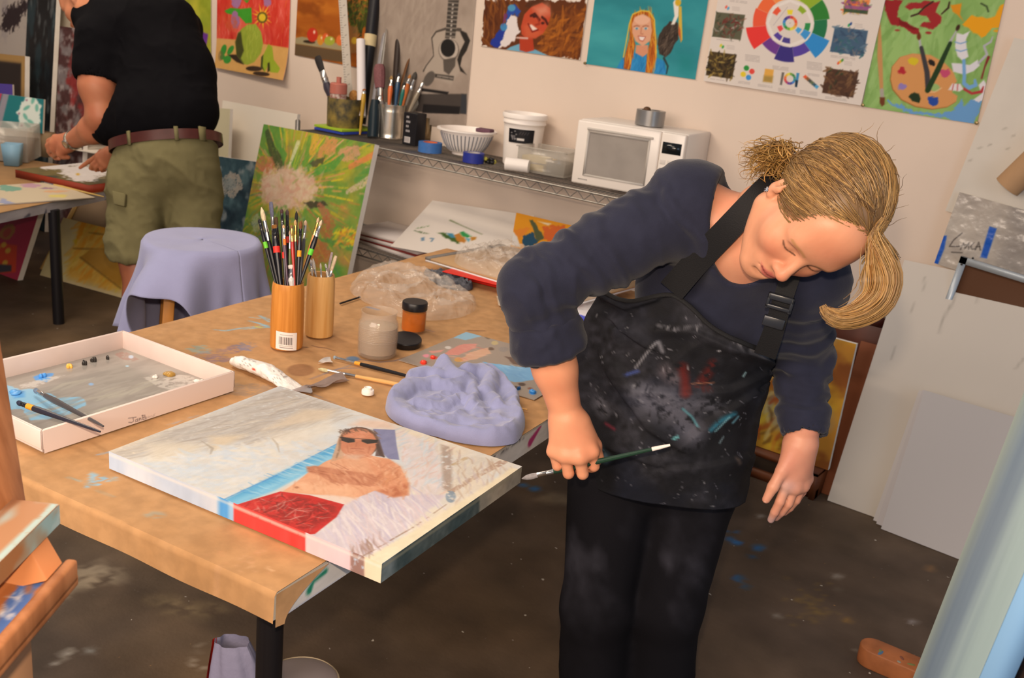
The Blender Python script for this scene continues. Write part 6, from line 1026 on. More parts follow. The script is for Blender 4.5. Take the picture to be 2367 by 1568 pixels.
# ================================================================== people
def frame_cam(u, f):
    """head axes given against the camera (right, down, away) -> world columns left, forward, up"""
    u = nrm(u); f = np.array(f, float); f = nrm(f-u*np.dot(f, u)); l = np.cross(u, f); return RM @ np.stack([l, f, u], 1)
def head_field(O, B, h=.0022, female=True, lo=(-.105, -.14, -.17), hi=(.105, .145, .15), ears=True):
    P = lambda x, y, z: O+B @ np.array([x, y, z])
    cs = np.array([P(x, y, z) for x in (lo[0], hi[0]) for y in (lo[1], hi[1]) for z in (lo[2], hi[2])]); F = Field(cs.min(0), cs.max(0), h)
    E = lambda c, r, k=.015, mode='add', R=None: F.ell(P(*c), r, B if R is None else B @ R, k, mode)
    C = lambda a, b, ra, rb, k=.012, mode='add': F.cone(P(*a), P(*b), ra, rb, k, mode)
    E((0, -.015, .035), (.074, .098, .088)); E((0, .030, -.030), (.057, .062, .082), .03)
    for s in (-1, 1): C((s*.050, .000, -.055), (s*.018, .070, -.098), .024, .016, .03); E((s*.037, .056, -.026), (.027, .028, .026), .03)
    E((0, .076, -.100), (.020, .018, .017), .02); C((-.034, .074, .024), (.034, .074, .024), .017, .017, .02); E((0, .06, .055), (.055, .03, .045), .03)
    for s in (-1, 1): E((s*.031, .101, .003), (.019, .015, .012), .012, 'sub'); E((s*.031, .0725, .001), (.0155, .0145, .0125), .004); C((s*.014, .082, .0175), (s*.048, .070, .0165), .005, .004, .010)
    C((0, .084, .012), (0, .108, -.030), .0075, .0105, .010); E((0, .109, -.033), (.0115, .011, .0095), .006)
    for s in (-1, 1): E((s*.0115, .099, -.036), (.0075, .0095, .0075), .006); E((s*.0055, .104, -.0435), (.0035, .005, .003), .003, 'sub')
    E((0, .082, -.065), (.030, .016, .022), .02); E((0, .0935, -.0605), (.022, .0085, .0052), .005); E((0, .0925, -.0705), (.019, .0090, .0065), .005)
    C((-.022, .093, -.0655), (.022, .093, -.0655), .0012, .0012, .003, 'sub'); E((0, .094, -.083), (.016, .006, .005), .008, 'sub')
    if ears:
        for s in (-1, 1):
            Rz = rotz(-s*.45); E((s*.0765, -.012, -.002), (.007, .017, .031), .006, 'add', Rz); E((s*.083, -.010, .004), (.006, .009, .017), .005, 'sub', Rz); C((s*.077, -.010, -.020), (s*.074, -.002, -.030), .0075, .007, .006); C((s*.080, .003, -.004), (s*.078, .002, -.012), .0045, .004, .004)
    return F, P
def head_color(V, O, B, base, lip, brow, lash, flush, female=True):
    q = (V-O) @ B; x, y, z = q.T; c = np.tile(np.array(hx(base)), (len(V), 1))
    def mix(w, col): w = np.clip(w, 0, 1)[:, None]; c[:] = c*(1-w)+np.array(hx(col))*w
    ax = np.abs(x)
    mix(.55*np.exp(-(((ax-.038)/.022)**2+((z+.028)/.022)**2))*(y > .02), flush); mix(.5*np.exp(-((x/.012)**2+((z+.032)/.014)**2))*(y > .08), flush); mix(.35*np.exp(-((x/.05)**2+((z-.06)/.03)**2))*(y > .02), flush)
    zl = -.0655+.0045*(x/.022)**2; mix(np.clip(1.25-np.abs(x)/.024-np.abs(z-zl)/.0105, 0, 1)*2.2*(y > .078), lip); mix((np.abs(z-zl) < .0016)*(ax < .022)*(y > .08)*.7, '7a3a34')
    zb = .0195+.004*np.sin(np.clip((ax-.012)/.042, 0, 1)*pi); mix(np.clip(1.6-np.abs(z-zb)/.0030, 0, 1)*(ax > .012)*(ax < .050)*(y > .045)*.75, brow)
    ze = -.0045+.0045*((ax-.031)/.016)**2; mix(np.clip(1.8-np.abs(z-ze)/.0013, 0, 1)*(np.abs(ax-.031) < .0165)*(y > .06)*.9, lash); mix(np.clip(1.3-np.abs(z-.0095-.003*np.cos((ax-.031)/.016))/.0016, 0, 1)*(np.abs(ax-.031) < .015)*(y > .06)*.45, '9a5f4a')
    n = fbm(x*90+50, z*90+y*90+50, 4)-.5; return np.clip(c+n[:, None]*.035, 0, 1)
skin = mat('skin', 'ffffff', .46, vcol=True, spec=.35, sss=.12, bump=.04, bscale=300)
def limb_color(base, flush):
    def f(V):
        n = fbm(V[:, 0]*24+9, V[:, 2]*24+V[:, 1]*20+9, 6); c = np.array(hx(base))*(1-n[:, None]*.55)+np.array(hx(flush))*n[:, None]*.55; return np.clip(c, 0, 1)
    return f
def wrinkle(amp, s, seed, st=(1, 1, 1)):
    def f(V):
        a = fbm(V[:, 0]*s*st[0]+V[:, 1]*s*.6+40, V[:, 2]*s*st[2]+V[:, 1]*s*st[1]*.5+40, seed, 3); return amp*((1-np.abs(2*a-1))**3-.3)
    return f
def hand(F, wrist, K, PIP, DIP, TIP, rad, palm_r, thumb, k=.006):
    """palm from the wrist to the four knuckles, then four fingers and a thumb as separate chains"""
    for i in range(4): F.cone(wrist+(K[i]-wrist)*.18, K[i], palm_r*1.0, rad[i]*1.15, .016)
    for i in range(3): F.cone(K[i], K[i+1], rad[i]*1.05, rad[i+1]*1.05, .012)
    for i in range(4): F.cone(K[i], PIP[i], rad[i]*1.02, rad[i]*.95, k*.5); F.cone(PIP[i], DIP[i], rad[i]*.95, rad[i]*.86, k*.5); F.cone(DIP[i], TIP[i], rad[i]*.86, rad[i]*.72, k*.5)
    t = thumb; F.cone(t[0], t[1], palm_r*.85, rad[0]*1.25, .016); F.cone(t[1], t[2], rad[0]*1.2, rad[0]*1.08, k); F.cone(t[2], t[3], rad[0]*1.08, rad[0]*.82, k)
def box_of(pts, m): p = np.array(pts); return p.min(0)-m, p.max(0)+m
# ------------------------------------------------------------------ the painter
Pv, Be, Ch, Nk = dp(1522, 1060, 2.08), dp(1552, 885, 2.02), dp(1672, 655, 1.90), dp(1752, 500, 1.72)
Sr, Er, Wr = dp(1598, 470, 1.76), dp(1236, 664, 1.76), dp(1310, 962, 1.845)
Sl, El, Wl = dp(1868, 640, 1.80), dp(1850, 830, 1.98), dp(1858, 985, 1.94)
kneeR, ankR, kneeL, ankL = dp(1378, 1400, 2.20), fl(1375, 1600, .09), dp(1540, 1400, 2.22), fl(1520, 1608, .09)
hipR, hipL = dp(1415, 1090, 2.12), dp(1610, 1085, 2.13)
tl = nrm(np.array([.36, -.93, -.30])); TBs = np.stack([RM @ nrm(np.array([.93, .36, .1])), -(RM @ tl), np.zeros(3)], 1); TBs[:, 1] -= TBs[:, 0]*(TBs[:, 0] @ TBs[:, 1]); TBs[:, 1] = nrm(TBs[:, 1]); TBs[:, 2] = np.cross(TBs[:, 0], TBs[:, 1])
woman = thing('person', 'blonde person in a navy top and black apron bending over to paint the canvas edge', 'person', ((ankR+ankL)/2)*np.array([1, 1, 0]))
HB = frame_cam((.556, -.131, -.82), (-.345, .868, -.36)); HO = dp(1880, 497, 1.60)
SKW, FLW = 'c58c6e', 'ba6c54'
hf, HP = head_field(HO, HB)
NkT = HP(0, -.028, -.055)
hf.cone(NkT, HP(0, -.04, -.12), .052, .052, .02)
def torso(F, g):
    F.ell(Ch, (.165+g, .17+g, .105+g), TBs, .05); F.ell(Be+RM[:, 2]*.03, (.150+g, .16+g, .095+g), TBs, .05)
    F.cone(Sr, (Sr+Nk)/2+RM @ np.array([.0, .035, .03]), .058+g, .062+g, .05); F.cone((Sr+Nk)/2+RM @ np.array([0, .035, .03]), Sl, .062+g, .058+g, .06); F.cone(Ch, Nk+RM @ np.array([0, .03, .02]), .09+g, .055+g, .05)
lo, hi = box_of([Sr, Sl, NkT, Ch], .14); nf_ = Field(lo, hi, .004); torso(nf_, -.006); nf_.cone(Nk+RM @ np.array([0, .035, .02]), NkT, .058, .051, .04); nf_.half(Ch+RM @ np.array([0, .06, 0]), RM @ np.array([-.3, 1, 0]))
px2 = lambda L, D: [dp(x, y, D) for x, y in L]
lo, hi = box_of([dp(1200, 730, 1.78), Wr, dp(1325, 1060, 1.85)], .07); af = Field(lo, hi, .0025)
Em = Er+(Wr-Er)*.30; af.cone(Er+(Wr-Er)*.12, Em, .046, .0465, .02); af.cone(Em, Er+(Wr-Er)*.62, .0465, .039, .02, flat=None); af.cone(Er+(Wr-Er)*.62, Wr, .039, .0295, .02)
K = [dp(1368, 1045, 1.835), dp(1340, 1057, 1.828), dp(1307, 1054, 1.834), dp(1279, 1044, 1.846)]; PI = [dp(1373, 1078, 1.850), dp(1347, 1096, 1.842), dp(1314, 1095, 1.846), dp(1288, 1078, 1.856)]
DI = [dp(1368, 1080, 1.876), dp(1342, 1090, 1.872), dp(1312, 1089, 1.874), dp(1288, 1075, 1.878)]; TI = [dp(1362, 1060, 1.882), dp(1338, 1068, 1.882), dp(1311, 1066, 1.882), dp(1288, 1056, 1.884)]
hand(af, Wr, K, PI, DI, TI, [.0112, .0116, .0112, .0098], .027, [Wr+(K[0]-Wr)*.25+RM @ np.array([.012, 0, .004]), dp(1374, 1030, 1.858), dp(1380, 1058, 1.868), dp(1366, 1082, 1.862)])
lo, hi = box_of([Wl+(El-Wl)*.3, dp(1770, 1160, 1.96), dp(1785, 1210, 1.98), dp(1880, 1100, 1.95)], .045); lf_ = Field(lo, hi, .0025)
lf_.cone(Wl+(El-Wl)*.35, Wl, .034, .0285, .02); Wl2 = dp(1852, 1010, 1.945); lf_.cone(Wl, Wl2, .0285, .0275, .02)
K2 = [dp(1817, 1122, 1.945), dp(1836, 1128, 1.950), dp(1854, 1124, 1.962), dp(1866, 1108, 1.975)]
P2 = [dp(1803, 1160, 1.950), dp(1822, 1164, 1.960), dp(1840, 1156, 1.972), dp(1854, 1138, 1.985)]; D2 = [dp(1791, 1184, 1.962), dp(1806, 1184, 1.976), dp(1825, 1174, 1.986), dp(1842, 1156, 1.996)]; T2 = [dp(1782, 1202, 1.976), dp(1794, 1197, 1.990), dp(1812, 1186, 1.998), dp(1831, 1168, 2.004)]
hand(lf_, Wl2, K2, P2, D2, T2, [.0102, .0104, .0098, .0088], .026, [dp(1838, 1040, 1.94), dp(1808, 1088, 1.935), dp(1787, 1126, 1.935), dp(1771, 1155, 1.940)], k=.005)
def wskin(V):
    c = limb_color(SKW, FLW)(V); return c
mbw = MB()
for F_, colf in ((hf, lambda V: head_color(V, HO, HB, SKW, 'b8665c', 'a67a52', '5f3f30', FLW)), (nf_, limb_color('d59a7c', 'bf6a52')), (af, limb_color('d99b78', 'c97a5c')), (lf_, lambda V: (lambda c, w: c*(1-w)+np.array(hx('9a94a4'))*w)(limb_color('d0967a', 'b87060')(V), np.clip(np.exp(-((V-K2[0]) ** 2).sum(1)/.00022)*.8+.6*np.exp(-((V-T2[0]) ** 2).sum(1)/.0003), 0, .85)[:, None]))):
    V, Q = F_.mesh(2); mbw.add(V, [tuple(q) for q in Q.tolist()], 0, colf(V))
obj('body', mbw, skin, woman, vcol=True, auto=0)
# finger and thumb nails
nl = mat('nail', 'd9a898', .25, spec=.5)
def nail(tip, dip, out, r):
    d_ = nrm(tip-dip); o = nrm(out-d_*np.dot(out, d_)); B_ = np.stack([np.cross(d_, o), d_, o], 1); mb = MB(); mb.ell(tip-d_*r*.15+o*r*.62, (r*.62, r*.85, r*.28), B_, 12); obj('nail', mb, nl, woman)
toc = RM @ np.array([0, -.2, -1.]); nail(dp(1771, 1155, 1.940), dp(1787, 1126, 1.935), toc, .0085)
for i in (0, 2, 3): nail(T2[i], D2[i], toc, .0072)
# top
navy = mat('navy_jersey', '252738', .85, var=.16, scale=22, bump=.12, bscale=420, sheen=.12, spec=.15)
lo, hi = box_of([Sr, Sl, Er, El, Pv, Wl, dp(1200, 790, 1.78)], .13); tf = Field(lo, hi, .0055); torso(tf, .004)
tf.cone(Sr, Sr+(Er-Sr)*.5, .071, .066, .05); tf.cone(Sr+(Er-Sr)*.5, Er, .066, .060, .03); Cu = Er+(Wr-Er)*.40; tf.cone(Er, Cu, .060, .060, .03)
tf.cone(Sl, El, .066, .056, .05); tf.cone(El, Wl+(El-Wl)*.06, .056, .048, .03)
nc = dp(1734, 505, 1.70); tf.ell(nc, (.070, .122, .125), np.stack([RM @ nrm((1, .1, 0)), RM @ nrm((-.1, 1, 0)), RM[:, 2]], 1), .006, 'sub'); tf.cone(Nk, HP(0, -.03, -.10), .063, .075, .006, 'sub')
ca_ = nrm(Wr-Er); tf.cone(Er+ca_*.118, Er+ca_*.23, .047, .05, .004, 'sub'); cl_ = nrm(Wl-El); tf.cone(Wl-cl_*.005, Wl+cl_*.06, .036, .04, .004, 'sub')
aR, aL = nrm(Er-Sr), nrm(El-Sl)
def tdisp(V):
    d = wrinkle(.006, 9, 3)(V)
    for S, a, L, amp, fr, sd in ((Sr, aR, .34, .0075, 95, 1), (Er, ca_, .14, .007, 110, 2), (Sl, aL, .27, .006, 100, 3), (El, cl_, .17, .0085, 150, 4)):
        q = V-S; t = q @ a; r = np.linalg.norm(q-np.outer(t, a), axis=1); m = np.clip((.105-r)/.02, 0, 1)*np.clip(t/.05, 0, 1)*np.clip((L-t)/.03, 0, 1)
        n = fbm(V[:, 0]*11+sd*7, V[:, 2]*11+V[:, 1]*9, sd+30, 3); d = d+m*amp*(np.sin(t*fr+n*9)*.5+.3*np.sin(t*fr*1.7+n*15))*(.4+n)
    return d
top = blob('top', [tf], navy, woman, disp=tdisp, iters=4)
cf = Field(*box_of([Er, Wr], .12), .004); A0, A1_ = Er+ca_*.062, Er+ca_*.128; cf.cone(A0, A1_, .066, .072, .0); cf.half(A0, -ca_, .012); cf.half(A1_, ca_, .014); cf.cone(A0-ca_*.05, A1_+ca_*.06, .049, .053, .008, 'sub'); blob('rolled_cuff', [cf], navy, top, disp=wrinkle(.006, 16, 8))
mb = MB(); c = Wl-cl_*.004; mb.lathe([(.036, -.012), (.040, -.010), (.041, 0), (.039, .008), (.035, .009)], c, cl_, 30); obj('wrist_band', mb, mat('black_rib', '1a1a20', .9), top)
# trousers
pf = Field(*box_of([hipR, hipL, ankR, ankL, Pv], .17), .008); pf.ell(Pv+RM[:, 2]*.03, (.150, .12, .10), TBs, .05)
for h_, k_, a_ in ((hipR, kneeR, ankR), (hipL, kneeL, ankL)): pf.cone(h_, k_, .098, .076, .03); pf.cone(k_, a_-UZ*.03, .076, .082, .03)
dust = lambda V: (lambda n: np.array(hx('131217'))*(1-n)+np.array(hx('4a4a55'))*n)(np.clip((fbm(V[:, 0]*14+7, V[:, 2]*9+V[:, 1]*8, 4)-.52)*2.2, 0, .6)[:, None]*np.clip(1.1-np.abs((V[:, 2:3]-.52)/.22), .12, 1))
blob('trousers', [pf], mat('black_trouser_cloth', 'ffffff', .85, vcol=True, bump=.1, bscale=350, spec=.15), woman, color=dust, disp=wrinkle(.007, 6, 12, (1, 1, .5)))
for a_, s in ((ankR, -1), (ankL, 1)):
    fd = nrm(-a_*np.array([1, 1, 0])+np.array([.25*s, 0, 0])); sf = Field(*box_of([a_-UZ*.09, a_+fd*.16], .07), .006); sf.cone(a_-UZ*.045-fd*.05, a_+fd*.13-UZ*.055, .038, .034, .02); sf.cone(a_-UZ*.02, a_-UZ*.045, .04, .04, .02); sf.half(a_*np.array([1, 1, 0]), -UZ); blob('shoe', [sf], mat('black_shoe', '17171a', .5), woman)
# apron
rows = [[(1388, 668, 1.98), (1455, 694, 1.862), (1555, 682, 1.800), (1650, 758, 1.785), (1725, 795, 1.795), (1790, 818, 1.86)],
        [(1352, 735, 2.03), (1440, 762, 1.895), (1540, 785, 1.832), (1640, 822, 1.815), (1722, 842, 1.835), (1784, 848, 1.91)],
        [(1322, 812, 2.07), (1428, 855, 1.925), (1540, 882, 1.868), (1642, 892, 1.862), (1722, 890, 1.89), (1774, 880, 1.98)],
        [(1318, 925, 2.09), (1420, 962, 1.945), (1530, 982, 1.898), (1640, 986, 1.898), (1718, 972, 1.93), (1760, 950, 2.03)],
        [(1316, 1035, 2.11), (1420, 1072, 1.965), (1530, 1092, 1.925), (1640, 1092, 1.928), (1708, 1076, 1.96), (1744, 1050, 2.06)],
        [(1322, 1108, 2.13), (1420, 1146, 1.995), (1530, 1168, 1.965), (1640, 1178, 1.970), (1698, 1174, 1.995), (1722, 1162, 2.07)]]
G0 = np.array([[dp(*p) for p in r] for r in rows])
def resample(G, n):
    k = len(G); t = np.linspace(0, k-1, n); i = np.clip(t.astype(int), 0, k-2); f = (t-i)[(...,)+(None,)*(G.ndim-1)]; Gp = np.concatenate([2*G[:1]-G[1:2], G, 2*G[-1:]-G[-2:-1]])
    p0, p1, p2, p3 = Gp[i], Gp[i+1], Gp[i+2], Gp[i+3]; return .5*((2*p1)+(p2-p0)*f+(2*p0-5*p1+4*p2-p3)*f**2+(3*p1-p0-3*p2+p3)*f**3)
NA, MA = 150, 130; GA = resample(resample(G0, NA).transpose(1, 0, 2), MA).transpose(1, 0, 2)
vN = np.cross(np.gradient(GA, axis=1), np.gradient(GA, axis=0)); vN /= np.linalg.norm(vN, axis=2, keepdims=True)
if (vN[NA//2, MA//2] @ (EYE-GA[NA//2, MA//2])) < 0: vN = -vN
PXA = np.array([[pj(GA[i, j])[0] for j in range(MA)] for i in range(NA)])
def crease(p, wd, h, side=1.0):
    """a fold along a line: raised on one side and dropping sharply on the other"""
    global fold; d = np.full(PXA.shape[:2], 1e9); sg_ = np.zeros(PXA.shape[:2])
    for (ax, ay), (bx, by) in zip(p[:-1], p[1:]):
        e = np.array([bx-ax, by-ay]); q = PXA-np.array([ax, ay]); t = np.clip((q @ e)/(e @ e), 0, 1); v = q-t[..., None]*e; dd = np.linalg.norm(v, axis=2); m = dd < d; d[m] = dd[m]; sg_[m] = np.sign(q[..., 0]*e[1]-q[..., 1]*e[0])[m]
    fold += h*np.where(sg_*side > 0, np.exp(-(d/wd)**2), np.exp(-(d/(wd*.22))**2)*.0+np.exp(-(d/(wd*.25))**2))
fold = np.zeros(PXA.shape[:2])
crease([(1500, 800), (1440, 760), (1430, 840), (1470, 900), (1560, 908), (1690, 900), (1770, 860)], 26, .011, -1); crease([(1405, 850), (1500, 990), (1560, 1030)], 30, .010); crease([(1570, 1030), (1640, 980), (1740, 905)], 34, .012, -1); crease([(1400, 690), (1450, 712), (1520, 690)], 22, .012)
crease([(1540, 1085), (1640, 1078), (1725, 1055)], 22, .007, -1); crease([(1395, 1030), (1450, 1050), (1520, 1075)], 24, .006); crease([(1520, 760), (1600, 762), (1690, 800), (1785, 830)], 18, .010, -1); crease([(1600, 800), (1540, 850)], 20, .005)
PU, PV = PXA[..., 0]/100., PXA[..., 1]/100.; fold += .006*(fbm(PU*1.1, PV*.8, 5)-.5)+.003*(fbm(PU*3, PV*3, 8)-.5)
GA = GA+vN*fold[..., None]
class PA(Art):                       # marks on the apron, placed on the cloth itself
    def __init__(s, n, m): s.im = np.empty((n, m, 3)); s.im[:] = hx('17171b'); s.nx, s.ny = m, n
ca2 = PA(NA, MA)
def amark(p, wd, col, a, dry=.0):
    d = np.full(PXA.shape[:2], 1e9)
    for (ax, ay), (bx, by) in zip(p[:-1], p[1:]):
        e = np.array([bx-ax, by-ay]); q = PXA-np.array([ax, ay]); t = np.clip((q @ e)/(e @ e+1e-9), 0, 1); d = np.minimum(d, np.linalg.norm(q-t[..., None]*e, axis=2))
    w = np.clip(1.2-d/wd, 0, 1)*a
    if dry: w = w*np.clip((fbm(PU*9, PV*9, int(wd*3))-dry)*5+.4, 0, 1)
    ca2.im = ca2.im*(1-w[..., None])+np.array(hx(col))*w[..., None]
n1 = np.clip((fbm(PU*1.3, PV*1.3, 3)-.36)*2.2, 0, 1)*np.clip((fbm(PU*7, PV*7, 6)-.15)*1.5, 0, 1); ca2.im = ca2.im*(1-.62*n1[..., None])+np.array(hx('50505c'))*.62*n1[..., None]
n2 = np.clip((fbm(PU*.9+4, PV*1.2, 13)-.5)*3, 0, 1); ca2.im = ca2.im*(1-.5*n2[..., None])+np.array(hx('1b2032'))*.5*n2[..., None]
for p, w, c, a, dr_ in (([(1500, 930), (1570, 960), (1600, 1000)], 40, '5f5f6c', .7, .35), ([(1480, 900), (1560, 925), (1650, 935)], 26, '6a6a76', .6, .4), ([(1540, 860), (1560, 875)], 24, '6d646c', .6, .3), ([(1578, 848), (1584, 880), (1584, 904)], 15, '5a1c1a', .8, .36), ([(1648, 842), (1634, 866), (1618, 888)], 15, '5a1c1a', .75, .4), ([(1590, 898), (1640, 894)], 8, '4a1a18', .6, .45), ([(1600, 887), (1650, 884)], 2, '8a5a44', .8, 0), ([(1470, 850), (1500, 810), (1520, 790)], 4, '8a8a92', .7, .3), ([(1525, 790), (1532, 812)], 6, '7d7d86', .7, .2), ([(1385, 930), (1395, 950)], 22, '7f7f8c', .55, .35),
        ([(1640, 990), (1660, 970), (1690, 952)], 8, '2f6f86', .85, .2), ([(1650, 995), (1680, 960)], 3, '6fa0ac', .8, 0), ([(1578, 945), (1600, 965), (1612, 985)], 4, '4f8a96', .7, .2), ([(1556, 1012), (1566, 1008)], 4, '5a9aa0', .9, 0), ([(1690, 975), (1700, 960)], 4, '5f93a4', .8, .1), ([(1400, 980), (1420, 992)], 5, '7a2a3a', .7, .2), ([(1455, 864), (1475, 858)], 5, '3a4a8a', .8, .1), ([(1388, 1040), (1400, 1060)], 16, '5a7f94', .6, .3), ([(1700, 790), (1760, 815), (1785, 818)], 9, '7d7d84', .7, .35), ([(1520, 752), (1560, 760), (1620, 752)], 4, '6a6a72', .6, .3), ([(1664, 1025), (1672, 1010)], 3, '6a7f88', .7, 0), ([(1718, 870), (1724, 862)], 3, '8fb0b4', .8, 0), ([(1660, 810), (1664, 808)], 3, 'b0b0b8', .8, 0), ([(1700, 1060), (1705, 1070)], 6, '6a5a50', .5, .1)): amark(p, w, c, a, dr_)
R_ = random.Random(8)
for k in range(170): x, y = R_.uniform(1330, 1760), R_.uniform(720, 1170); L = R_.uniform(0, 12); t_ = R_.uniform(0, 3); amark([(x, y), (x+L*cos(t_), y+L*sin(t_))], R_.uniform(.8, 1.7), R_.choice(['8a8a94', '6f6f7a', 'a0a0a6']), .55)
apm = mat('black_canvas_cloth', 'ffffff', .8, vcol=True, bump=.12, bscale=420, spec=.2)
mb = MB(); mb.sheet(GA, 0, ca2.im, thick=.003); apron = obj('apron', mb, apm, woman, vcol=True, auto=0)
if True:
    hem = GA[:, :]; mb = MB(); mb.tube(GA[0, ::3]+vN[0, ::3]*.002, .0045, 8, squash=.6); obj('bib_hem', mb, mat('black_webbing', '131316', .75, bump=.2, bscale=500), apron)
    mb = MB(); T_ = [dp(1740, 905, 1.93)+RM @ np.array([x, y, -.012]) for x, y in ((-.003, -.006), (.004, -.008), (.003, .012), (-.006, .010))]; mb.prism(T_, RM @ np.array([0, 0, .002])); obj('red_tag', mb, mat('red_tag_cloth', 'b8384a', .7), apron)
def ribbon(name, path, wd, m, parent, side=None, th=.002):
    P = resample(np.array(path), 30); T = np.gradient(P, axis=0); G = []
    for i, p in enumerate(P):
        o = nrm(EYE-p) if side is None else side[0]*(1-i/29)+side[1]*i/29; s_ = nrm(np.cross(T[i], o)); w = np.interp(i/29, np.linspace(0, 1, len(wd)), wd); G.append([p-s_*w/2, p-s_*w/4, p, p+s_*w/4, p+s_*w/2])
    mb = MB(); mb.sheet(G, thick=th); return obj(name, mb, m, parent)
web = MATS['black_webbing']
ribbon('neck_strap', [dp(1552, 672, 1.792), dp(1610, 606, 1.735), dp(1690, 522, 1.655), dp(1752, 455, 1.632), dp(1790, 415, 1.66), dp(1800, 400, 1.70)], [.050, .046, .043, .04, .036], web, apron)
sb_ = ribbon('buckle_strap', [dp(1768, 822, 1.80), dp(1785, 775, 1.765), dp(1800, 725, 1.735), dp(1815, 675, 1.715), dp(1835, 620, 1.71)], [.040, .036, .034, .032], web, apron)
bk = mat('buckle_plastic', '23252b', .25, spec=.6); bc_, bd_ = dp(1806, 690, 1.712), nrm(dp(1812, 672, 1.71)-dp(1800, 710, 1.72)); bo = nrm(EYE-bc_); bs = nrm(np.cross(bd_, bo)); BB = np.stack([bs, bd_, np.cross(bs, bd_)], 1)
mb = MB(); mb.box(bc_, (.046, .012, .008), BB); mb.box(bc_-bd_*.018, (.046, .008, .008), BB); [mb.box(bc_-bd_*.009+bs*s*.020, (.006, .03, .008), BB) for s in (-1, 1)]; mb.box(dp(1788, 745, 1.745), (.038, .02, .009), BB); obj('buckle', mb, bk, sb_, bev=.002, smooth=False)
# earring
mb = MB(); ec = HP(-.0815, -.004, -.030); mb.ell(ec, (.0042, .0042, .0042), None, 12); [mb.ell(ec+HB @ np.array([-.003, .0042*cos(a), .0042*sin(a)]), (.0014,)*3, None, 8) for a in np.linspace(0, 5.2, 6)]; obj('earring', mb, mat('silver', 'e6e6ea', .12, metal=1.0), woman)
# hair
HC = np.array([0, -.018, .040]); HR = np.array([.0835, .106, .0925])
def cap(dirv, k=1.0): d_ = np.asarray(dirv, float); return HC+d_/np.sqrt(((d_/HR)**2).sum(-1, keepdims=True))*k
cs = np.array([HP(x, y, z) for x in (-.12, .12) for y in (-.15, .13) for z in (-.12, .15)]); cfh = Field(cs.min(0), cs.max(0), .003)
cfh.ell(HP(*HC), HR*.985, HB, .01); cfh.ell(HP(-.02, -.090, -.02), (.035, .020, .040), HB, .03); cfh.ell(HP(0, .105, -.030), (.072, .082, .108), HB, .012, 'sub'); cfh.ell(HP(0, .02, -.10), (.09, .075, .085), HB, .01, 'sub')
for s in (-1, 1): cfh.ell(HP(s*.088, -.006, -.008), (.020, .017, .028), HB, .006, 'sub')
for s in (-1, 1): cfh.ell(HP(s*.078, .050, -.012), (.030, .034, .045), HB, .008, 'sub')
hair_m = mat('hair', 'ffffff', .38, vcol=True, spec=.5)
HCOL = ['8a6a42', 'a5824f', '6b4e30', 'b9955f', '7a5a38', '94703f', 'c4a374']
mbh = MB(); V, Q = cfh.mesh(2); mbh.add(V, [tuple(q) for q in Q.tolist()], 0, hx('70563a'))
R_ = random.Random(4); Rn = np.random.RandomState(4); GP = np.array([-.055, -.112, -.058])
def strand(mb, P, r, col, tip=.25, n=4):
    P = np.array(P); k = np.linspace(0, 1, len(P)); c = np.array(hx(col))*np.array([.86, .85, .84]); c = np.clip(c*(1+Rn.normal(0, .09)), 0, 1); mb.tube(P, r*np.interp(k, [0, .15, .6, 1], [.6, 1, .9, tip]), n, 0, c, cap=False)
def hcol(p):
    k = np.clip((p[1]+.02)*6+(p[2]-.10)*5+R_.gauss(0, .35), -1, 1); return R_.choice(['b08a55', 'a07c4c', 'bd9760', '8f6e44']) if k < -.1 else R_.choice(['8a6a42', '7a5c3a', '6a4e32', 'a5824f', '94764c'])
for i in range(2300):
    a = R_.uniform(-1.95, 1.95); z0 = .085-.05*abs(a/1.5)**1.6+R_.uniform(-.012, .014); d0 = np.array([sin(a)*.075, .055*cos(a)+.012, z0-HC[2]+.005*cos(a)]); deep = R_.random()**1.5; 
    if deep > .25: d0 = d0+np.array([0, -.10*deep, .05*deep*(1-abs(a)/2)])
    d0 = nrm(d0/HR); d1 = nrm((GP-HC+Rn.normal(0, .016, 3))/HR); om = math.acos(np.clip(d0 @ d1, -1, 1)); t = np.linspace(0, R_.uniform(.75, 1), 12); D_ = (np.sin((1-t)*om)[:, None]*d0+np.sin(t*om)[:, None]*d1)/sin(om)
    lift = 1.0+.028*np.sin(t*pi)*R_.uniform(.2, 1.3)+R_.uniform(-.004, .02); wob = Rn.normal(0, .0016, (12, 3)).cumsum(0)*.35
    L = HC+D_*HR*lift[:, None]+wob; strand(mbh, [HP(*p) for p in L], R_.uniform(.0006, .0014), hcol(L[5]), .3, 3)
for i in range(900):
    d0 = nrm(Rn.normal(0, 1, 3))
    if d0[2] < -.35 or d0[1] > .45: continue
    d1 = nrm((GP-HC+Rn.normal(0, .012, 3))/HR); om = math.acos(np.clip(d0 @ d1, -1, 1)); t = np.linspace(0, R_.uniform(.85, 1.02), 10); D_ = (np.sin((1-t)*om)[:, None]*d0+np.sin(t*om)[:, None]*d1)/sin(om); L = HC+D_*HR*(1.0+.022*np.sin(t*pi*.8)*R_.uniform(.2, 1.3))[:, None]; strand(mbh, [HP(*p) for p in L], R_.uniform(.0006, .0014), hcol(L[4]), .3, 3)
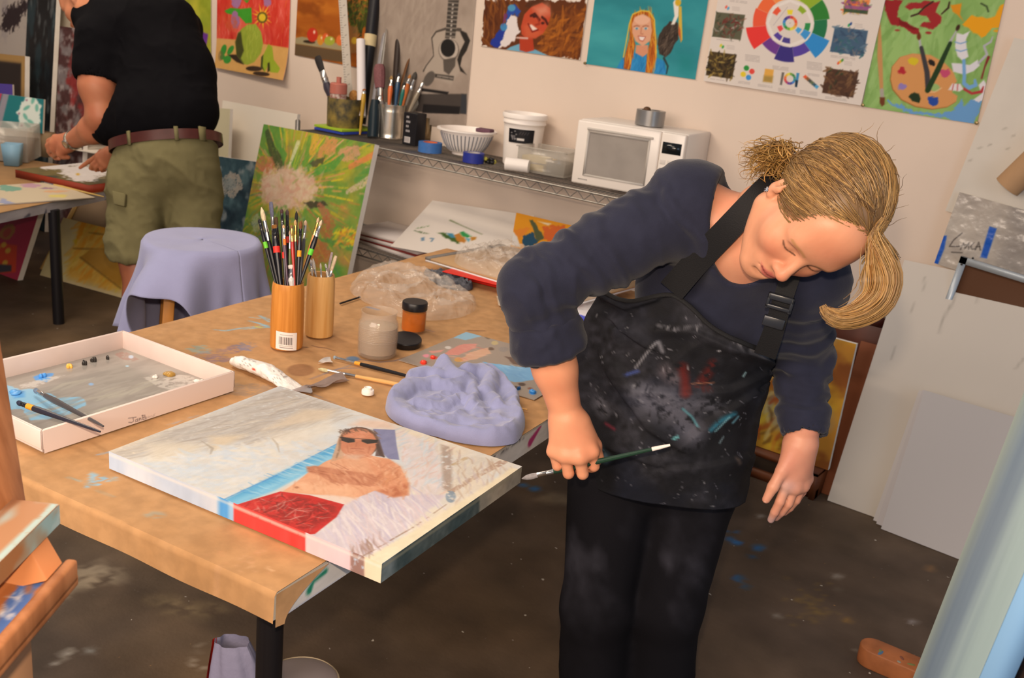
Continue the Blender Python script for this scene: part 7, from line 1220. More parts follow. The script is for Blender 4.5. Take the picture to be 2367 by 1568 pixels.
for i in range(320):
    sd = R_.choice((-1, 1)); d0 = nrm(np.array([sd*R_.uniform(.066, .076), R_.uniform(.015, .05), R_.uniform(-.005, .055)-HC[2]])/HR); d1 = nrm((GP-HC+Rn.normal(0, .014, 3))/HR); om = math.acos(np.clip(d0 @ d1, -1, 1)); t = np.linspace(0, R_.uniform(.8, 1), 10); D_ = (np.sin((1-t)*om)[:, None]*d0+np.sin(t*om)[:, None]*d1)/sin(om); D_[:, 2] += .25*np.sin(t*pi)*R_.uniform(.5, 1); L = HC+D_*HR*(1.01+.02*np.sin(t*pi)*R_.uniform(.3, 1.4))[:, None]; strand(mbh, [HP(*p) for p in L], R_.uniform(.0006, .0013), hcol(L[4]), .3, 3)
for i in range(480):                  # loose curly ends gathered behind the ear
    s = HP(*(GP+Rn.normal(0, .010, 3))); px0 = pj(s)[0]; tgt = (R_.uniform(1706, 1850), R_.uniform(332, 425)) if i % 2 else (R_.triangular(1708, 1850, 1790), R_.triangular(326, 430, 375)); e = dp(*tgt, pj(s)[1]+R_.uniform(-.05, .05)); cu = RM @ Rn.normal(0, .009, 3); ph = R_.uniform(0, 6); am = R_.uniform(.002, .008)
    strand(mbh, [s+(e-s)*t+cu*sin(t*pi)+RM @ np.array([am*sin(t*9+ph), am*cos(t*8+ph), 0])*t for t in np.linspace(0, 1, 12)], R_.uniform(.0005, .0014), R_.choice(['b08a4c', 'c49a58', '8a6838', 'a87c44']), .2)
lock0 = [(1962, 588, 1.515), (2012, 605, 1.505), (2040, 640, 1.50), (2030, 690, 1.505), (1992, 722, 1.51), (1945, 735, 1.515), (1912, 722, 1.52), (1897, 698, 1.522)]
LK = resample(np.array([dp(*p) for p in lock0]), 22); LT = np.gradient(LK, axis=0)
for i in range(640):
    u_, v_ = R_.gauss(0, .48), R_.gauss(0, .5); w = np.interp(np.linspace(0, 1, 22), [0, .2, .5, .8, 1], [.022, .024, .021, .012, .003]); S_ = np.array([nrm(np.cross(LT[k], RM[:, 2])) for k in range(22)]); n_ = int(R_.triangular(11, 22, 21)); ph = R_.uniform(0, 6)
    P = LK+S_*(w*u_)[:, None]+RM[:, 2]*(w*.6*v_)[:, None]+S_*(.0022*np.sin(np.linspace(0, R_.uniform(3, 7), 22)+ph))[:, None]; r0 = HP(*cap(nrm(np.array([R_.uniform(.15, .6), R_.uniform(.45, .8), R_.uniform(.55, .9)])/HR), 1.02)); k = np.linspace(1, 0, 7)[:, None]**1.5; P[:7] = P[:7]*(1-k)+k*r0; strand(mbh, P[:n_], R_.uniform(.0005, .0011), R_.choice(['b8925a', 'a98250', '8d6c40', 'c09a62', 'b58a4e', '9a6c38']), .3)
for i in range(110):                  # hair falling beside the temple on the far side
    a0_ = HP(R_.uniform(.03, .075), R_.uniform(.03, .07), R_.uniform(.045, .09)); b0_ = dp(R_.uniform(2010, 2085), R_.uniform(590, 660), R_.uniform(1.52, 1.60)); m_ = HP(*cap(nrm(np.array([R_.uniform(.6, .9), R_.uniform(.0, .5), R_.uniform(.1, .6)])/1), 1.04)); t = np.linspace(0, 1, 12)[:, None]; strand(mbh, (1-t)**2*a0_+2*t*(1-t)*m_+t*t*b0_, R_.uniform(.0012, .0026), R_.choice(HCOL), .25)
for i in range(46):                   # fly-aways
    d0 = nrm(Rn.normal(0, 1, 3)); d0[2] = abs(d0[2])
    if d0[1] > .3: continue
    s = HP(*cap(d0/1, 1.0)); e = s+HB @ (d0*R_.uniform(.003, .010)+Rn.normal(0, .014, 3)); strand(mbh, [s+(e-s)*t+RM @ np.array([.004*sin(t*5+i), 0, 0]) for t in np.linspace(0, 1, 7)], .0005, R_.choice(HCOL), .3, 3)
obj('hair', mbh, hair_m, woman, vcol=True, auto=0)
# the brush in her hand, its tip on the canvas corner
brush(dp(1550, 1029, 1.800), dp(1206, 1107, 1.880), .0066, '1f3a2c', '8f8a8c', 's', None, .6, .10, .11, 'dark green brush in the painter\'s hand touching the canvas corner', capend='e8dcd6')
# ================================================================== boards and pictures leaning around the room
def xat(P, dv, y):
    a, b = pj(P)[0], pj(P+dv*.3)[0]; return a[0]+(b[0]-a[0])*(y-a[1])/(b[1]-a[1])
def lean(name, label, cat, bl, br, tl, res, bg, w=None, z=0.0, h=None, O=None, ex=None, mx=.30):
    A = fl(*bl, z) if O is None else np.array(O, float); ex = nrm(fl(*br, z)-fl(*bl, z)) if ex is None else nrm(ex); n = np.cross(UZ, ex); best = (1e9, 0)
    for t in np.linspace(.03, mx, 121):
        e = abs(xat(A, UZ*cos(t)+n*sin(t), tl[1])-tl[0])
        if e < best[0]: best = (e, t)
    t = best[1]; ey = UZ*cos(t)+n*sin(t); ey = nrm(ey+ex*min(np.linspace(-.12, .12, 97), key=lambda k: abs(xat(A, nrm(ey+ex*k), tl[1])-tl[0])))
    if h is None:
        h = .05
        while pj(A+ey*h)[0][1] > tl[1] and h < 3: h += .005
    if w is None: w = np.linalg.norm(fl(*br, z)-fl(*bl, z))
    a = Art(A+UZ*.002, ex, ey, w, h, res, bg); a.meta = (name, label, cat, .02, paint_mat); return a
def setup(A, th, m=None): n, l, c, _, m0 = A.meta; A.meta = (n, l, c, th, m or m0); return A
# green burst painting against the shelf
TRg = wy(866, 343, 3.345); tg = radians(12.6); eyg = np.array([0, sin(tg), cos(tg)]); TLg = wy(612, 300, 3.345); hg = TRg[2]/eyg[2]; og = TRg-eyg*(hg-.003); wg = TRg[0]-TLg[0]+.01
A = Art(og-np.array([wg, 0, 0]), (1, 0, .02), nrm(eyg), wg, hg, .0042, '7f8c3a'); z9 = Z(560, 440, 2318/680)
A.blend('5a8a3a', 6, .4, .65, 3); A.blend('a8a032', 8, .5, .7, 9, a=.8); A.blend('b8784c', 9, .55, .75, 15, a=.6); cB = A.P((660, 435))
R_ = random.Random(5)
for i in range(520):
    a = R_.uniform(0, 2*pi); r0 = R_.uniform(.08, .55); L = R_.uniform(.05, .14); d_ = np.array([cos(a), sin(a)]); p = cB+d_*r0; pl_ = ['6a9a34', '4f8a34', '8fae3c', 'c9b82c', 'b0a02a', '7fa040', 'cf8a5a', 'd09a78'] if 0.3 < a < 5 else ['c9b42a', 'd8a03a', 'd88a5c', 'd49a78', '8fae3c', 'b8a838']
    if a > pi: pl_ = ['5f9040', '7f8a3a', 'b5a332', '4f7a5a', 'c0a43a', 'b07a3c', '6a7a4a', 'a86a44']
    A.line([p, p+d_*L], [.010, .022, .008], R_.choice(pl_), R_.uniform(.4, .9), px=False, dry=.3)
A.line(z2([(450, 1040), (490, 1180), (550, 1300)]), [10, 16, 22], '3f4a2c', .85, dry=.25); A.poly(z2([(560, 1140), (600, 1220), (580, 1310), (540, 1180)]), '4f8a3a', .8, rag=.01); A.line(z2([(690, 1130), (640, 1270), (610, 1340)]), [9, 6, 3], 'cfd0a8', .8, dry=.25); A.line(z2([(780, 1090), (750, 1300)]), [8, 12], '5f8f34', .8, dry=.25); A.line(z2([(830, 1090), (800, 1200)]), 14, 'd0a23a', .7, dry=.3); A.poly(z2([(780, 1290), (900, 1240), (880, 1300), (800, 1330)]), '4a4a34', .85, rag=.012)
A.poly(z2([(900, 1090), (1000, 1110), (960, 1230), (840, 1240)]), 'cc8a58', .8, rag=.02, dry=.3); A.poly(z2([(1020, 1170), (1180, 1170), (1150, 1300), (1000, 1280)]), 'cc9078', .7, rag=.02, dry=.3); A.poly(z2([(1180, 1160), (1310, 1180), (1250, 1300), (1160, 1300)]), 'b8a832', .7, rag=.02, dry=.3)
A.line(z2([(840, 1360), (960, 1320), (1040, 1240)]), [12, 16, 8], '4f8f3c', .8, dry=.3); A.line(z2([(1100, 1330), (1280, 1240)]), [10, 12], 'cf7a4a', .8, dry=.3); A.line(z2([(1080, 1530), (1250, 1440)]), [8, 18], 'cbb0a0', .7, dry=.35); A.line(z2([(1150, 1440), (1250, 1350)]), 12, '4f8a44', .6, dry=.3)
for x, y, rx, ry, a_ in ((430, 1290, 24, 18, .7), (470, 1330, 20, 14, .6)): A.ell(z2([(x, y)])[0], (rx, ry), 'b86a50', a=a_, rag=.02, dry=.35)
A.ell((663, 437), (66, 48), 'c4a690', .05, rag=.05, a=.95, soft=.02); A.ell((640, 425), (40, 26), 'cbb29c', .1, a=.8, rag=.02, dry=.3); A.ell((668, 432), (26, 18), 'c9917e', .1, a=.5, rag=.02, dry=.4); A.ell((690, 445), (30, 20), 'c9bb98', a=.6, rag=.02, dry=.35); A.ell((650, 455), (30, 14), 'c2a08e', a=.6, rag=.02, dry=.3)
A.strokes([(600, 400), (640, 392), (700, 395), (728, 430), (710, 470), (650, 482), (605, 465)], ['c9ac94', 'c4a088', 'cdb59c', 'c08f7c', 'c7b69a', 'b89a80'], 130, .05, .022, .3, 1.5, .6, seed=11); A.strokes([(560, 420), (612, 380), (700, 380), (760, 420), (720, 490), (600, 490)], ['7f9a4a', 'b0a050', 'c49a7c', '8fa050', 'b58a68'], 45, .05, .016, .8, 1.5, .45, seed=12); A.poly(z9([(460, 110), (560, 95), (640, 110), (650, 140), (520, 150)]), '3f3a2c', .9, rag=.01); A.line(z9([(590, 130), (640, 200), (660, 300)]), [10, 18, 10], 'a8654a', .75, dry=.3); A.ell(z9([(650, 310)])[0], (18, 26), 'a0583a', a=.6, rag=.02, dry=.35); A.poly(z9([(520, 420), (660, 400), (680, 560), (560, 640), (490, 560)]), 'a05a38', .7, rag=.03, dry=.33); A.poly(z9([(560, 380), (700, 400), (870, 480), (840, 495), (640, 430)]), '4f7f3c', .8, rag=.015); A.strokes(z9([(700, 320), (900, 330), (860, 480), (720, 440)]), ['c9b428', 'd0c83a', 'b8722c', 'c98a3a'], 50, .05, .014, .3, 1, .8, seed=3); A.strokes(z9([(0, 180), (200, 160), (520, 240), (480, 400), (60, 380)]), ['4f7f5a', '6a8a5a', '8a9a6a', '5a8a44', '8fae6a', '4a7060'], 90, .05, .014, .5, 1.2, .7, seed=4)
A.ell(z9([(100, 260)])[0], (10, 22), 'b8b8a0', a=.6, rag=.01, dry=.4); A.mottle(.03, 60, 4); A.meta = ('abstract_painting', 'big green and yellow burst painting leaning on the wire shelf', 'painting', .03, paint_mat); hang(A)
# white primed canvas, pale panel and blue abstract at the left end of the shelf
def atY(name, label, tl, tr, y, m=None, th=.02, bg='d9d0c2', res=.008, down=None, slope=.10):
    a, b = wy(*tl, y), wy(*tr, y); ex = nrm(b-a); ey = nrm(np.array([0, slope, 1])-ex*np.dot(np.array([0, slope, 1]), ex)); w = np.linalg.norm(b-a); h = min(a[2], b[2])/ey[2]-.004 if down is None else down; A = Art(a-ey*h, ex, ey, w, h, res, bg); A.meta = (name, label, 'painting', th, m or paint_mat); return A
A = atY('primed_canvas', 'white primed canvas leaning on the back wall behind the green burst painting', (515, 232), (688, 264), 3.62, slope=.13); A.mottle(.01, 6); A.meta = A.meta[:2]+('canvas',)+A.meta[3:]; hang(A)
A = atY('pale_panel', 'pale greenish panel right beside the man\'s hip', (440, 245), (532, 252), 3.50, bg='c0b89a', slope=.10); A.meta = A.meta[:2]+('panel',)+A.meta[3:]; hang(A)
A = atY('abstract_painting', 'dark teal and white abstract painting between the man and the green burst', (440, 352), (592, 374), 3.36, bg='2f4a55', res=.005, slope=.10)
A.blend('4f6a72', 9, .4, .65, 3); A.blend('1f2f3a', 7, .5, .7, 6, a=.8); A.blend('9aa0a0', 16, .55, .72, 9, a=.7); A.ell(z3p(535, 428) if 0 else (535, 428), (24, 26), 'a09a90', .1, rag=.03, dry=.35); A.ell((530, 425), (14, 16), '7f8a8a', a=.7, rag=.02, dry=.35); A.mottle(.05, 40); hang(A)
# yellow painting under the far table and others around it
zy = Z(0, 460, 2091/400)
A = lean('yellow_painting', 'big yellow and orange painting leaning under the far table', 'painting', (92, 637), (275, 688), (146, 505), .006, 'bdb28a', w=1.15, mx=.6)
A.blend('c9bd8a', 6, .4, .7, 3); A.poly(zy([(820, 850), (900, 560), (1000, 200), (1300, 140), (1800, 200), (2000, 900), (1440, 1120), (830, 960)]), 'd0a244', .95, .02); A.strokes(zy([(840, 850), (1000, 200), (1300, 140), (1500, 700), (1440, 1100)]), ['d8a03a', 'cfa94e', 'dab85a', 'c98f2c', 'd8922a', 'c8b04a'], 160, .13, .022, 1.1, .5, .7, seed=6)
A.poly(zy([(940, 400), (1020, 180), (1090, 180), (1000, 420), (900, 560)]), 'cf8a20', .8, rag=.01); A.poly(zy([(880, 590), (1100, 595), (1350, 600), (1350, 615), (1000, 610), (890, 605)]), '7a5a28', .8); A.poly(zy([(1070, 405), (1180, 410), (1300, 430), (1300, 440), (1150, 425)]), '6f5426', .8); A.poly(zy([(970, 705), (1080, 615), (1380, 615), (1500, 900), (1460, 1060)]), 'ad7f2f', .9, rag=.01); A.ell(zy([(1240, 720)])[0], (26, 26), 'bd9244', a=.6, soft=.03); A.line(zy([(970, 705), (1460, 1080)]), 3, '7a5a26', .8); A.poly(zy([(880, 500), (940, 480), (920, 560)]), 'c9b02a', .8); A.poly(zy([(470, 905), (830, 985), (1460, 1150), (1460, 1205), (830, 1035)]), 'cbb88a', .95); A.mottle(.02, 25); hang(setup(A, .03))
t_ = thing('canvas_back', 'back of a small stretched canvas under the far table', 'canvas', fl(96, 618)); A0_ = fl(97, 624); e_ = nrm(np.array([-.12, .72, 1])); ex_ = nrm((.96, .25, 0))
for nm, a, b, wd in (('stretcher_bar', A0_, A0_+e_*.62, .045), ('stretcher_bar', A0_+ex_*.40, A0_+ex_*.40+e_*.62, .045), ('stretcher_bar', A0_+e_*.025, A0_+e_*.025+ex_*.4, .045)): mb = MB(); mb.tube([a, b], wd*.6, 4, squash=.55); obj(nm, mb, mat('stretcher_pine', 'bd9a5c', .6, var=.1), t_, smooth=False)
mb = MB(); mb.prism([A0_, A0_+ex_*.4, A0_+ex_*.4+e_*.62, A0_+e_*.62], np.array([0, .006, 0])); obj('raw_canvas', mb, mat('raw_canvas', '9a8268', .9), t_, smooth=False)
A = lean('dotted_painting', 'magenta and red yellow-dotted painting at the lower left corner of the far table', 'painting', (-60, 612), (18, 641), (44, 522), .006, 'b02a4a', O=fl(-60, 612), w=.42, h=.42); o_ = A.P((18, 636))[0]; A.w = A.w
A.poly(zy([(-300, 500), (0, 575), (160, 630), (160, 980), (-300, 950)]), 'd0421f', 1); A.ell(zy([(40, 430)])[0], (16, 20), 'a8703a', .4, rag=.01); A.ell(zy([(40, 440)])[0], (8, 12), 'b04a3a', .4)
for x, y in ((10, 595), (60, 680), (35, 835), (-60, 620), (-80, 760)): A.ell(zy([(x, y)])[0], (6, 7), 'dba83a')
A.poly(zy([(-300, 780), (0, 850), (110, 880), (110, 960), (-300, 940)]), '3c3a44', 1); hang(setup(A, .03))
# far table
dF, nF = nrm((-.264, .666, 0)), nrm((-.930, -.366, 0)); P0 = np.array([-4.231, 2.109, 0]); ft = thing('work_table', 'grey-edged table at far left with black legs where the man works', 'table', P0+nF*.7+dF*.3, math.atan2(nF[1], nF[0])+pi); FT = lambda a, b, z: P0+dF*a+nF*b+UZ*z
mb = MB(); q = [FT(-.75, 0, .55), FT(1.15, 0, .55), FT(1.15, 1.75, .55), FT(-.75, 1.75, .55)]; mb.prism(q, UZ*.045); A = Art(FT(-.75, -.001, .5505), dF, UZ, 1.9, .044, .006, '9a969c'); A.mottle(.08, 25, 3, (.5, 2)); z3 = Z(0, 360, 2281/640)
for p in ([(200, 515), (240, 490)], [(380, 450), (375, 480)], [(850, 400), (870, 380)]): A.line(z3(p), [3, 6], '3a3a4a', .8)
mb.sheet(A.grid(), 1, A.im); obj('tabletop', mb, [mat('grey_laminate', '8f8b90', .6), paint_mat], ft, vcol=True, smooth=False)
for a, b in ((.335, .0), (1.08, .08), (1.08, 1.65), (-.65, 1.65), (-.65, .08)): mb = MB(); mb.tube([FT(a, b, .56), FT(a, b, 0)], .026, 14); obj('leg', mb, blk, ft)
mb = MB(); mb.prism([FT(-.75, -.004, .596), FT(1.16, -.004, .596), FT(1.16, 1.75, .596), FT(-.75, 1.75, .596)], UZ*.003); tag(obj('brown_paper', mb, mat('kraft_paper_far', 'b08a5e', .75, var=.12, scale=8), smooth=False), 'brown paper on the far table', 'paper cover')
# red-sided painting the man works on
q = [fl(35, 392, .64), fl(205, 428, .64), fl(268, 405, .64), fl(110, 372, .64)]; exr = nrm(q[1]-q[0]); eyr = nrm(np.cross(UZ, exr)); A = Art(q[0], exr, eyr, np.linalg.norm(q[1]-q[0])+.1*0, .55, .006, '5e5230'); A.blend('6f6136', 6, .4, .7, 3); A.blend('3f4030', 9, .55, .7, 6)
for x, y, rx, ry in ((185, 397, 44, 14), (195, 412, 34, 8), (190, 406, 40, 9), (118, 384, 26, 8), (165, 378, 40, 5), (140, 386, 20, 6), (235, 400, 20, 7)): A.ell((x, y), (rx, ry), 'cfc8c4', rag=.05)
for k in range(40): x, y = random.gauss(188, 20), random.gauss(404, 7); A.line([(x, y), (x+random.uniform(-14, 14), y+random.uniform(-2, 2))], 2, random.choice(['e0dad6', 'bdb5b8', 'd5cdc8']), .8)
A.ell((180, 403), (4, 3), 'c9a03a'); mb = MB(); mb.sheet(A.grid(), 0, A.im); mb.box(A.O+exr*A.w/2+eyr*.275-UZ*.021, (A.w, .55, .040), np.stack([exr, eyr, UZ], 1), 1); tag(obj('flower_canvas', mb, [paint_mat, mat('red_canvas_edge', '8a3018', .6, var=.15)], vcol=True, smooth=False), 'red-edged canvas of white flowers lying flat on the far table', 'painting')
qa, qb = fl(-20, 468, .606), fl(206, 452, .606); exr = nrm(qb-qa); eyr = nrm(np.cross(UZ, exr)); A = Art(fl(-20, 474, .606), exr, eyr, np.linalg.norm(fl(206, 452, .606)-fl(-20, 474, .606)), .42, .006, 'c2b49a')
for p, c in (([(0, 235), (150, 260), (200, 285), (60, 295), (0, 275)], '6a9a88'), ([(160, 240), (240, 225), (340, 240), (300, 265), (210, 262)], 'b28aa0'), ([(330, 260), (450, 265), (430, 275), (350, 272)], '8a6a8a'), ([(0, 205), (80, 215), (60, 225), (0, 225)], 'd0bc3a'), ([(350, 290), (560, 285), (540, 300), (400, 305)], 'cfa27a'), ([(380, 325), (560, 320), (540, 345), (420, 345)], 'cfc06a'), ([(40, 180), (160, 190), (150, 205), (70, 200)], 'd0a58a'), ([(0, 345), (60, 370), (150, 395), (60, 400), (0, 390)], '8a92b4')): A.poly(z3(p), c, .9, rag=.02)
mb = MB(); mb.sheet(A.grid(), 0, A.im); mb.box(A.O+exr*A.w/2+eyr*.21-UZ*.0035, (A.w, .42, .005), np.stack([exr, eyr, UZ], 1), 1); tag(obj('palette_board', mb, [paint_mat, mat('grey_card', '978b80', .6)], vcol=True, smooth=False), 'cream board of pastel paint smears on the near edge of the far table', 'palette')
brush(fl(240, 455, .606), fl(92, 420, .606), .007, 'c9a860', '3a3430', 's', None, .7, .14, .08, 'pale-handled brush between the pastel board and the red-edged canvas')
# bin of dirty water, cards and paintings on the far table
c = FT(.55, .80, .600); t = thing('plastic_bin', 'clear bin half full of brown sludge on the far table', 'bin', c, TANG)
D_ = 5.35; cb = [dp(-90, 388, D_)*np.array([1, 1, 0])+UZ*.6, dp(66, 375, D_+.05)*np.array([1, 1, 0])+UZ*.6]; exb = nrm(cb[1]-cb[0]); nb = np.cross(UZ, exb); wbn = np.linalg.norm(cb[1]-cb[0]); Bb = np.stack([exb, nb, UZ], 1); cm = (cb[0]+cb[1])/2+nb*.12
zt_ = dp(66, 300, D_)[2]-.6; mb = MB()
for s in (-1, 1): mb.box(cm+nb*s*.13+UZ*(zt_/2+.004), (wbn, .004, zt_), Bb); mb.box(cm+exb*s*wbn/2+UZ*(zt_/2+.004), (.004, .26, zt_), Bb)
obj('bin_shell', mb, film('cloudy_plastic', 'cfc8bc', .34, .2, .08, 12), t, smooth=False); mb = MB(); mb.box(cm+UZ*(zt_*.28+.005), (wbn-.012, .25, zt_*.54), Bb); obj('sludge', mb, mat('brown_sludge', '5a4030', .5, var=.3, scale=14), t, smooth=False)
def upright(name, label, cat, pts, D, bg, res=.005, th=.02, tilt=.12):
    """a small panel standing on edge, facing the room, its lower corners at the first two sight points"""
    a, b = dp(*pts[0], D), dp(*pts[1], D); b = wy(*pts[1], a[1]+(b-a)[1]); ex = nrm(b-a); n = nrm(np.cross(UZ, ex)); ey = nrm(np.cross(n, ex)*-1); ey = ey if ey[2] > 0 else -ey; ey = nrm(ey+n*tilt); A = Art(a, ex, nrm(ey-ex*(ey @ ex)), np.linalg.norm(b-a), .1, res, bg); h = np.linalg.norm(A.P(pts[2])*np.array([0, 1])); A2 = Art(a, A.ex, A.ey, A.w, h, res, bg); A2.meta = (name, label, cat, th, paint_mat); return A2
zq1 = Z(0, 0, 2113/620)
A = upright('lace_painting', 'teal canvas with a white lace motif at the far left', 'painting', [(-40, 290), (98, 309), (115, 232)], 5.62, '1f6f74'); A.poly(zq1([(-200, 600), (25, 715), (-60, 1010), (-200, 1000)]), 'a83a54'); A.poly(zq1([(30, 715), (75, 725), (5, 1010), (-50, 1000)]), '8a8690')
lp = zq1([(200, 760), (260, 750), (300, 800), (325, 830), (310, 900), (320, 960), (290, 1030), (240, 1045), (180, 1040), (140, 1010), (150, 940), (130, 880), (160, 860), (165, 810), (190, 800)]); A.poly(lp, 'cfd8d0', 1, rag=.01)
for x, y, r in ((260, 790, .3), (210, 850, 1), (290, 850, 0), (200, 920, -.5), (240, 960, -1), (215, 985, -.9)): A.ell(zq1([(x, y)])[0], (4, 9), '6fae9e', r)
for x, y in ((210, 790), (150, 895), (170, 990), (245, 1020)): A.ell(zq1([(x, y)])[0], (2, 2), '8a4a6a')
hang(A); mb = MB(); mb.box(A.O+A.ex*A.w/2+np.array([0, .07, 0])*1-UZ*(A.O[2]-.6)/2, (A.w*.9, .10, A.O[2]-.604), np.stack([A.ex, np.cross(UZ, A.ex), UZ], 1)); tag(obj('supply_box', mb, mat('dull_card_box', '8a7458', .8), smooth=False), 'dull card box under the teal lace painting', 'box')
A = upright('purple_painting', 'small purple canvas behind the teal lace painting', 'painting', [(-40, 245), (30, 250), (38, 196)], 5.8, '4a3a8a'); A.poly(zq1([(100, 660), (135, 670), (125, 760), (95, 750)]), 'cfc0a0'); A2 = A.O; A.h_ = 0; A = Art(A.O-A.ey*((A.O[2]-.602)/A.ey[2]), A.ex, A.ey, A.w, A.h+(A.O[2]-.602)/A.ey[2], .006, '4a3a8a'); A.meta = ('purple_painting', 'small purple canvas behind the teal lace painting', 'painting', .02, paint_mat); hang(A)
mb = MB(); q = [dp(118, 270, 5.5), dp(172, 268, 5.5), dp(168, 300, 5.5), dp(124, 302, 5.5)]; c = fl(150, 345, .602)
mb.lathe([(.05, 0), (.062, .115), (.060, .115), (.048, .004)], FT(.95, .75, .602), n=4); tag(obj('blue_tub', mb, mat('pale_blue_plastic', '7aa0b8', .5), smooth=False), 'pale blue square tub on the far table left of the man', 'tub')
for i, (p, rz_) in enumerate((((190, 345), .3), ((150, 338), -.1))): c = fl(*p, .612+.008*i); mb = MB(); mb.box(c+np.array([-.08, .05, 0]), (.40, .26, .006), rotz(rz_)); tag(obj('white_card', mb, mat('card_white', 'cfc6b8', .8), smooth=False), ['white card on the far table under another white card', 'white card lying on top by the man\'s watch hand'][i], 'card')
# tall canvases leaning on the wall at the far left
def tall(name, label, tl, tr, y, bg, th=.03, up=None, res=.010): A = atY(name, label, tl, tr, y, th=th, bg=bg, res=res, slope=.09); return A
A = tall('dark_painting', 'tall black painting with teal glints at far left', (66, -40), (132, -30), 3.45, '17181b'); A.blend('23343a', 9, .5, .7, 3, (1.5, .5)); A.blend('6a7070', 14, .62, .75, 6, (2, .6), a=.7); A.mottle(.03, 30); hang(A)
A = tall('violet_painting', 'white and dark violet abstract at the top left corner', (-70, -60), (78, -45), 3.62, 'bdb2a8'); A.poly(zq1([(30, 80), (200, 0), (320, 0), (170, 130), (130, 220), (40, 260), (0, 240)]), '2c2026', 1, rag=.06); A.blend('8a828c', 8, .6, .75, 4, a=.6); hang(A)
A = tall('pale_panel', 'pale blue and cream panel edge behind the red painting', (120, -40), (176, -34), 3.55, 'b9ad9a'); A.poly(zq1([(400, -100), (470, -100), (440, 200), (400, 300)]), '7f98a4', .9); A.meta = A.meta[:2]+('panel',)+A.meta[3:]; hang(A)
A = tall('red_painting', 'tall red and grey spattered painting beside the man\'s elbow', (138, 60), (205, 70), 3.36, '4a2c2c'); A.blend('8a2c2c', 11, .5, .68, 3); A.blend('7a7070', 12, .52, .7, 7, (1, 1.5)); A.blend('b0a8a4', 20, .6, .75, 9, a=.7); A.mottle(.05, 50); hang(A)
A = tall('framed_board', 'pine-framed dark board at the far left', (-60, 118), (58, 130), 3.28, 'b08a52'); a_ = A; fr_ = .045; A.poly([(-.1, -.1), (A.w-fr_, -.1), (A.w-fr_, A.h-fr_), (-.1, A.h-fr_)], '2a2220', px=False); hang(A)
# stool with a lavender cloth
sc_ = dp(468, 556, 3.15); st = thing('stool', 'orange wooden stool under a lavender cloth', 'stool', sc_*np.array([1, 1, 0])); pine = mat('orange_pine', 'c0803a', .4, var=.12, scale=10, stretch=(6, 6, .6), spec=.4); zs = sc_[2]; mb = MB(); mb.lathe([(.165, zs-.04), (.172, zs-.03), (.172, zs-.012), (.165, zs-.008)], sc_*np.array([1, 1, 0]), n=40); obj('seat', mb, pine, st)
lg = dp(388, 630, 3.04)-sc_; aL0 = math.atan2(lg[1], lg[0])
for k in range(4):
    a = aL0+k*pi/2; d_ = np.array([cos(a), sin(a), 0]); mb = MB(); p0, p1 = sc_+d_*.135-UZ*.03, sc_*np.array([1, 1, 0])+d_*.215; mb.tube([p0, p1], .024, 4, x=d_); obj('leg', mb, pine, st, smooth=False, bev=.003)
    q0, q1 = sc_*np.array([1, 1, 0])+d_*.19+UZ*.25, sc_*np.array([1, 1, 0])+np.array([cos(a+pi/2), sin(a+pi/2), 0])*.19+UZ*.25; mb = MB(); mb.tube([q0, q1], .012, 8); obj('rung', mb, pine, st)
n_ = 200; T = np.linspace(0, 2*pi, n_+1); rr = []; a_cam = math.atan2(-sc_[1], -sc_[0])
for s in np.linspace(.02, 1, 14): rr.append([sc_+np.array([.178*s*cos(t), .178*s*sin(t), .004+.0015*sin(t*3+s*4)]) for t in T])
gap = aL0+.30
for s in np.linspace(0, 1, 26)[1:]:
    row = []
    for t in T:
        d_ = math.atan2(sin(t-gap), cos(t-gap)); L = .40+.10*cos(2*(t-a_cam)); g = math.exp(-(d_/.52)**4); L = L*(1-.74*g); fo = sin(t*9+1.2*sin(t*3))*.55+.35*sin(t*16+2+sin(t*2))+.3*sin(t*5+1); R = .178+.006+s*(.050+.085*g+.050*fo*min(1, s*1.5)*(1-.5*g))+.02*g*sin(pi*s); row.append(sc_+np.array([R*cos(t), R*sin(t), .004-.006*s-L*(s-.12*g*s)]))
    rr.append(row)
mb = MB(); mb.sheet(rr, thick=.002); tag(obj('stool_cloth', mb, lav_f if 0 else mat('lavender_cloth', '9092b4', .9, var=.06, bump=.1, bscale=300, sheen=.2, spec=.15), auto=0), 'lavender cloth draped over the stool top and hanging in folds', 'cloth')
# right side: blue canvas on its easel, boards against the wall
Pb, ub, wb_, nb_ = np.array([-.189, 1.439, .71]), nrm((.091, -.093, .992)), nrm((.266, -.957, -.113)), nrm((.96, .274, -.062)); wB = .3145
ob = Pb-ub*.30; A = Art(ob+wb_*wB-wb_*wB, wb_, ub, wB, 1.35, .004, 'a9bfc4'); A.blend('8599aa', 3, .42, .62, 3, (3, .15)); A.poly([(.02, -.1), (.10, -.1), (.16, 1.5), (.07, 1.5)], '74879e', .6, .05, px=False); A.poly([(-.05, -.1), (.03, -.1), (.05, 1.5), (-.05, 1.5)], 'a3b0a4', .7, .04, px=False); A.poly([(.18, -.1), (.4, -.1), (.4, 1.5), (.22, 1.5)], '9fb9bd', .6, .05, px=False); A.mottle(.015, 30, 4, (3, .3))
mb = MB(); G = A.grid(); mb.sheet(G, 0, A.im); th = .032; mb.prism([ob+nb_*.0008, ob+wb_*wB+nb_*.0008, ob+wb_*wB+ub*1.35+nb_*.0008, ob+ub*1.35+nb_*.0008], nb_*th, 1); tag(obj('tall_canvas', mb, [mat('satin_paint', 'ffffff', .5, vcol=True, spec=.4), mat('light_blue_edge', '6c93bb', .5)], vcol=True, smooth=False), 'tall grey-blue canvas with a light blue edge at the right', 'canvas')
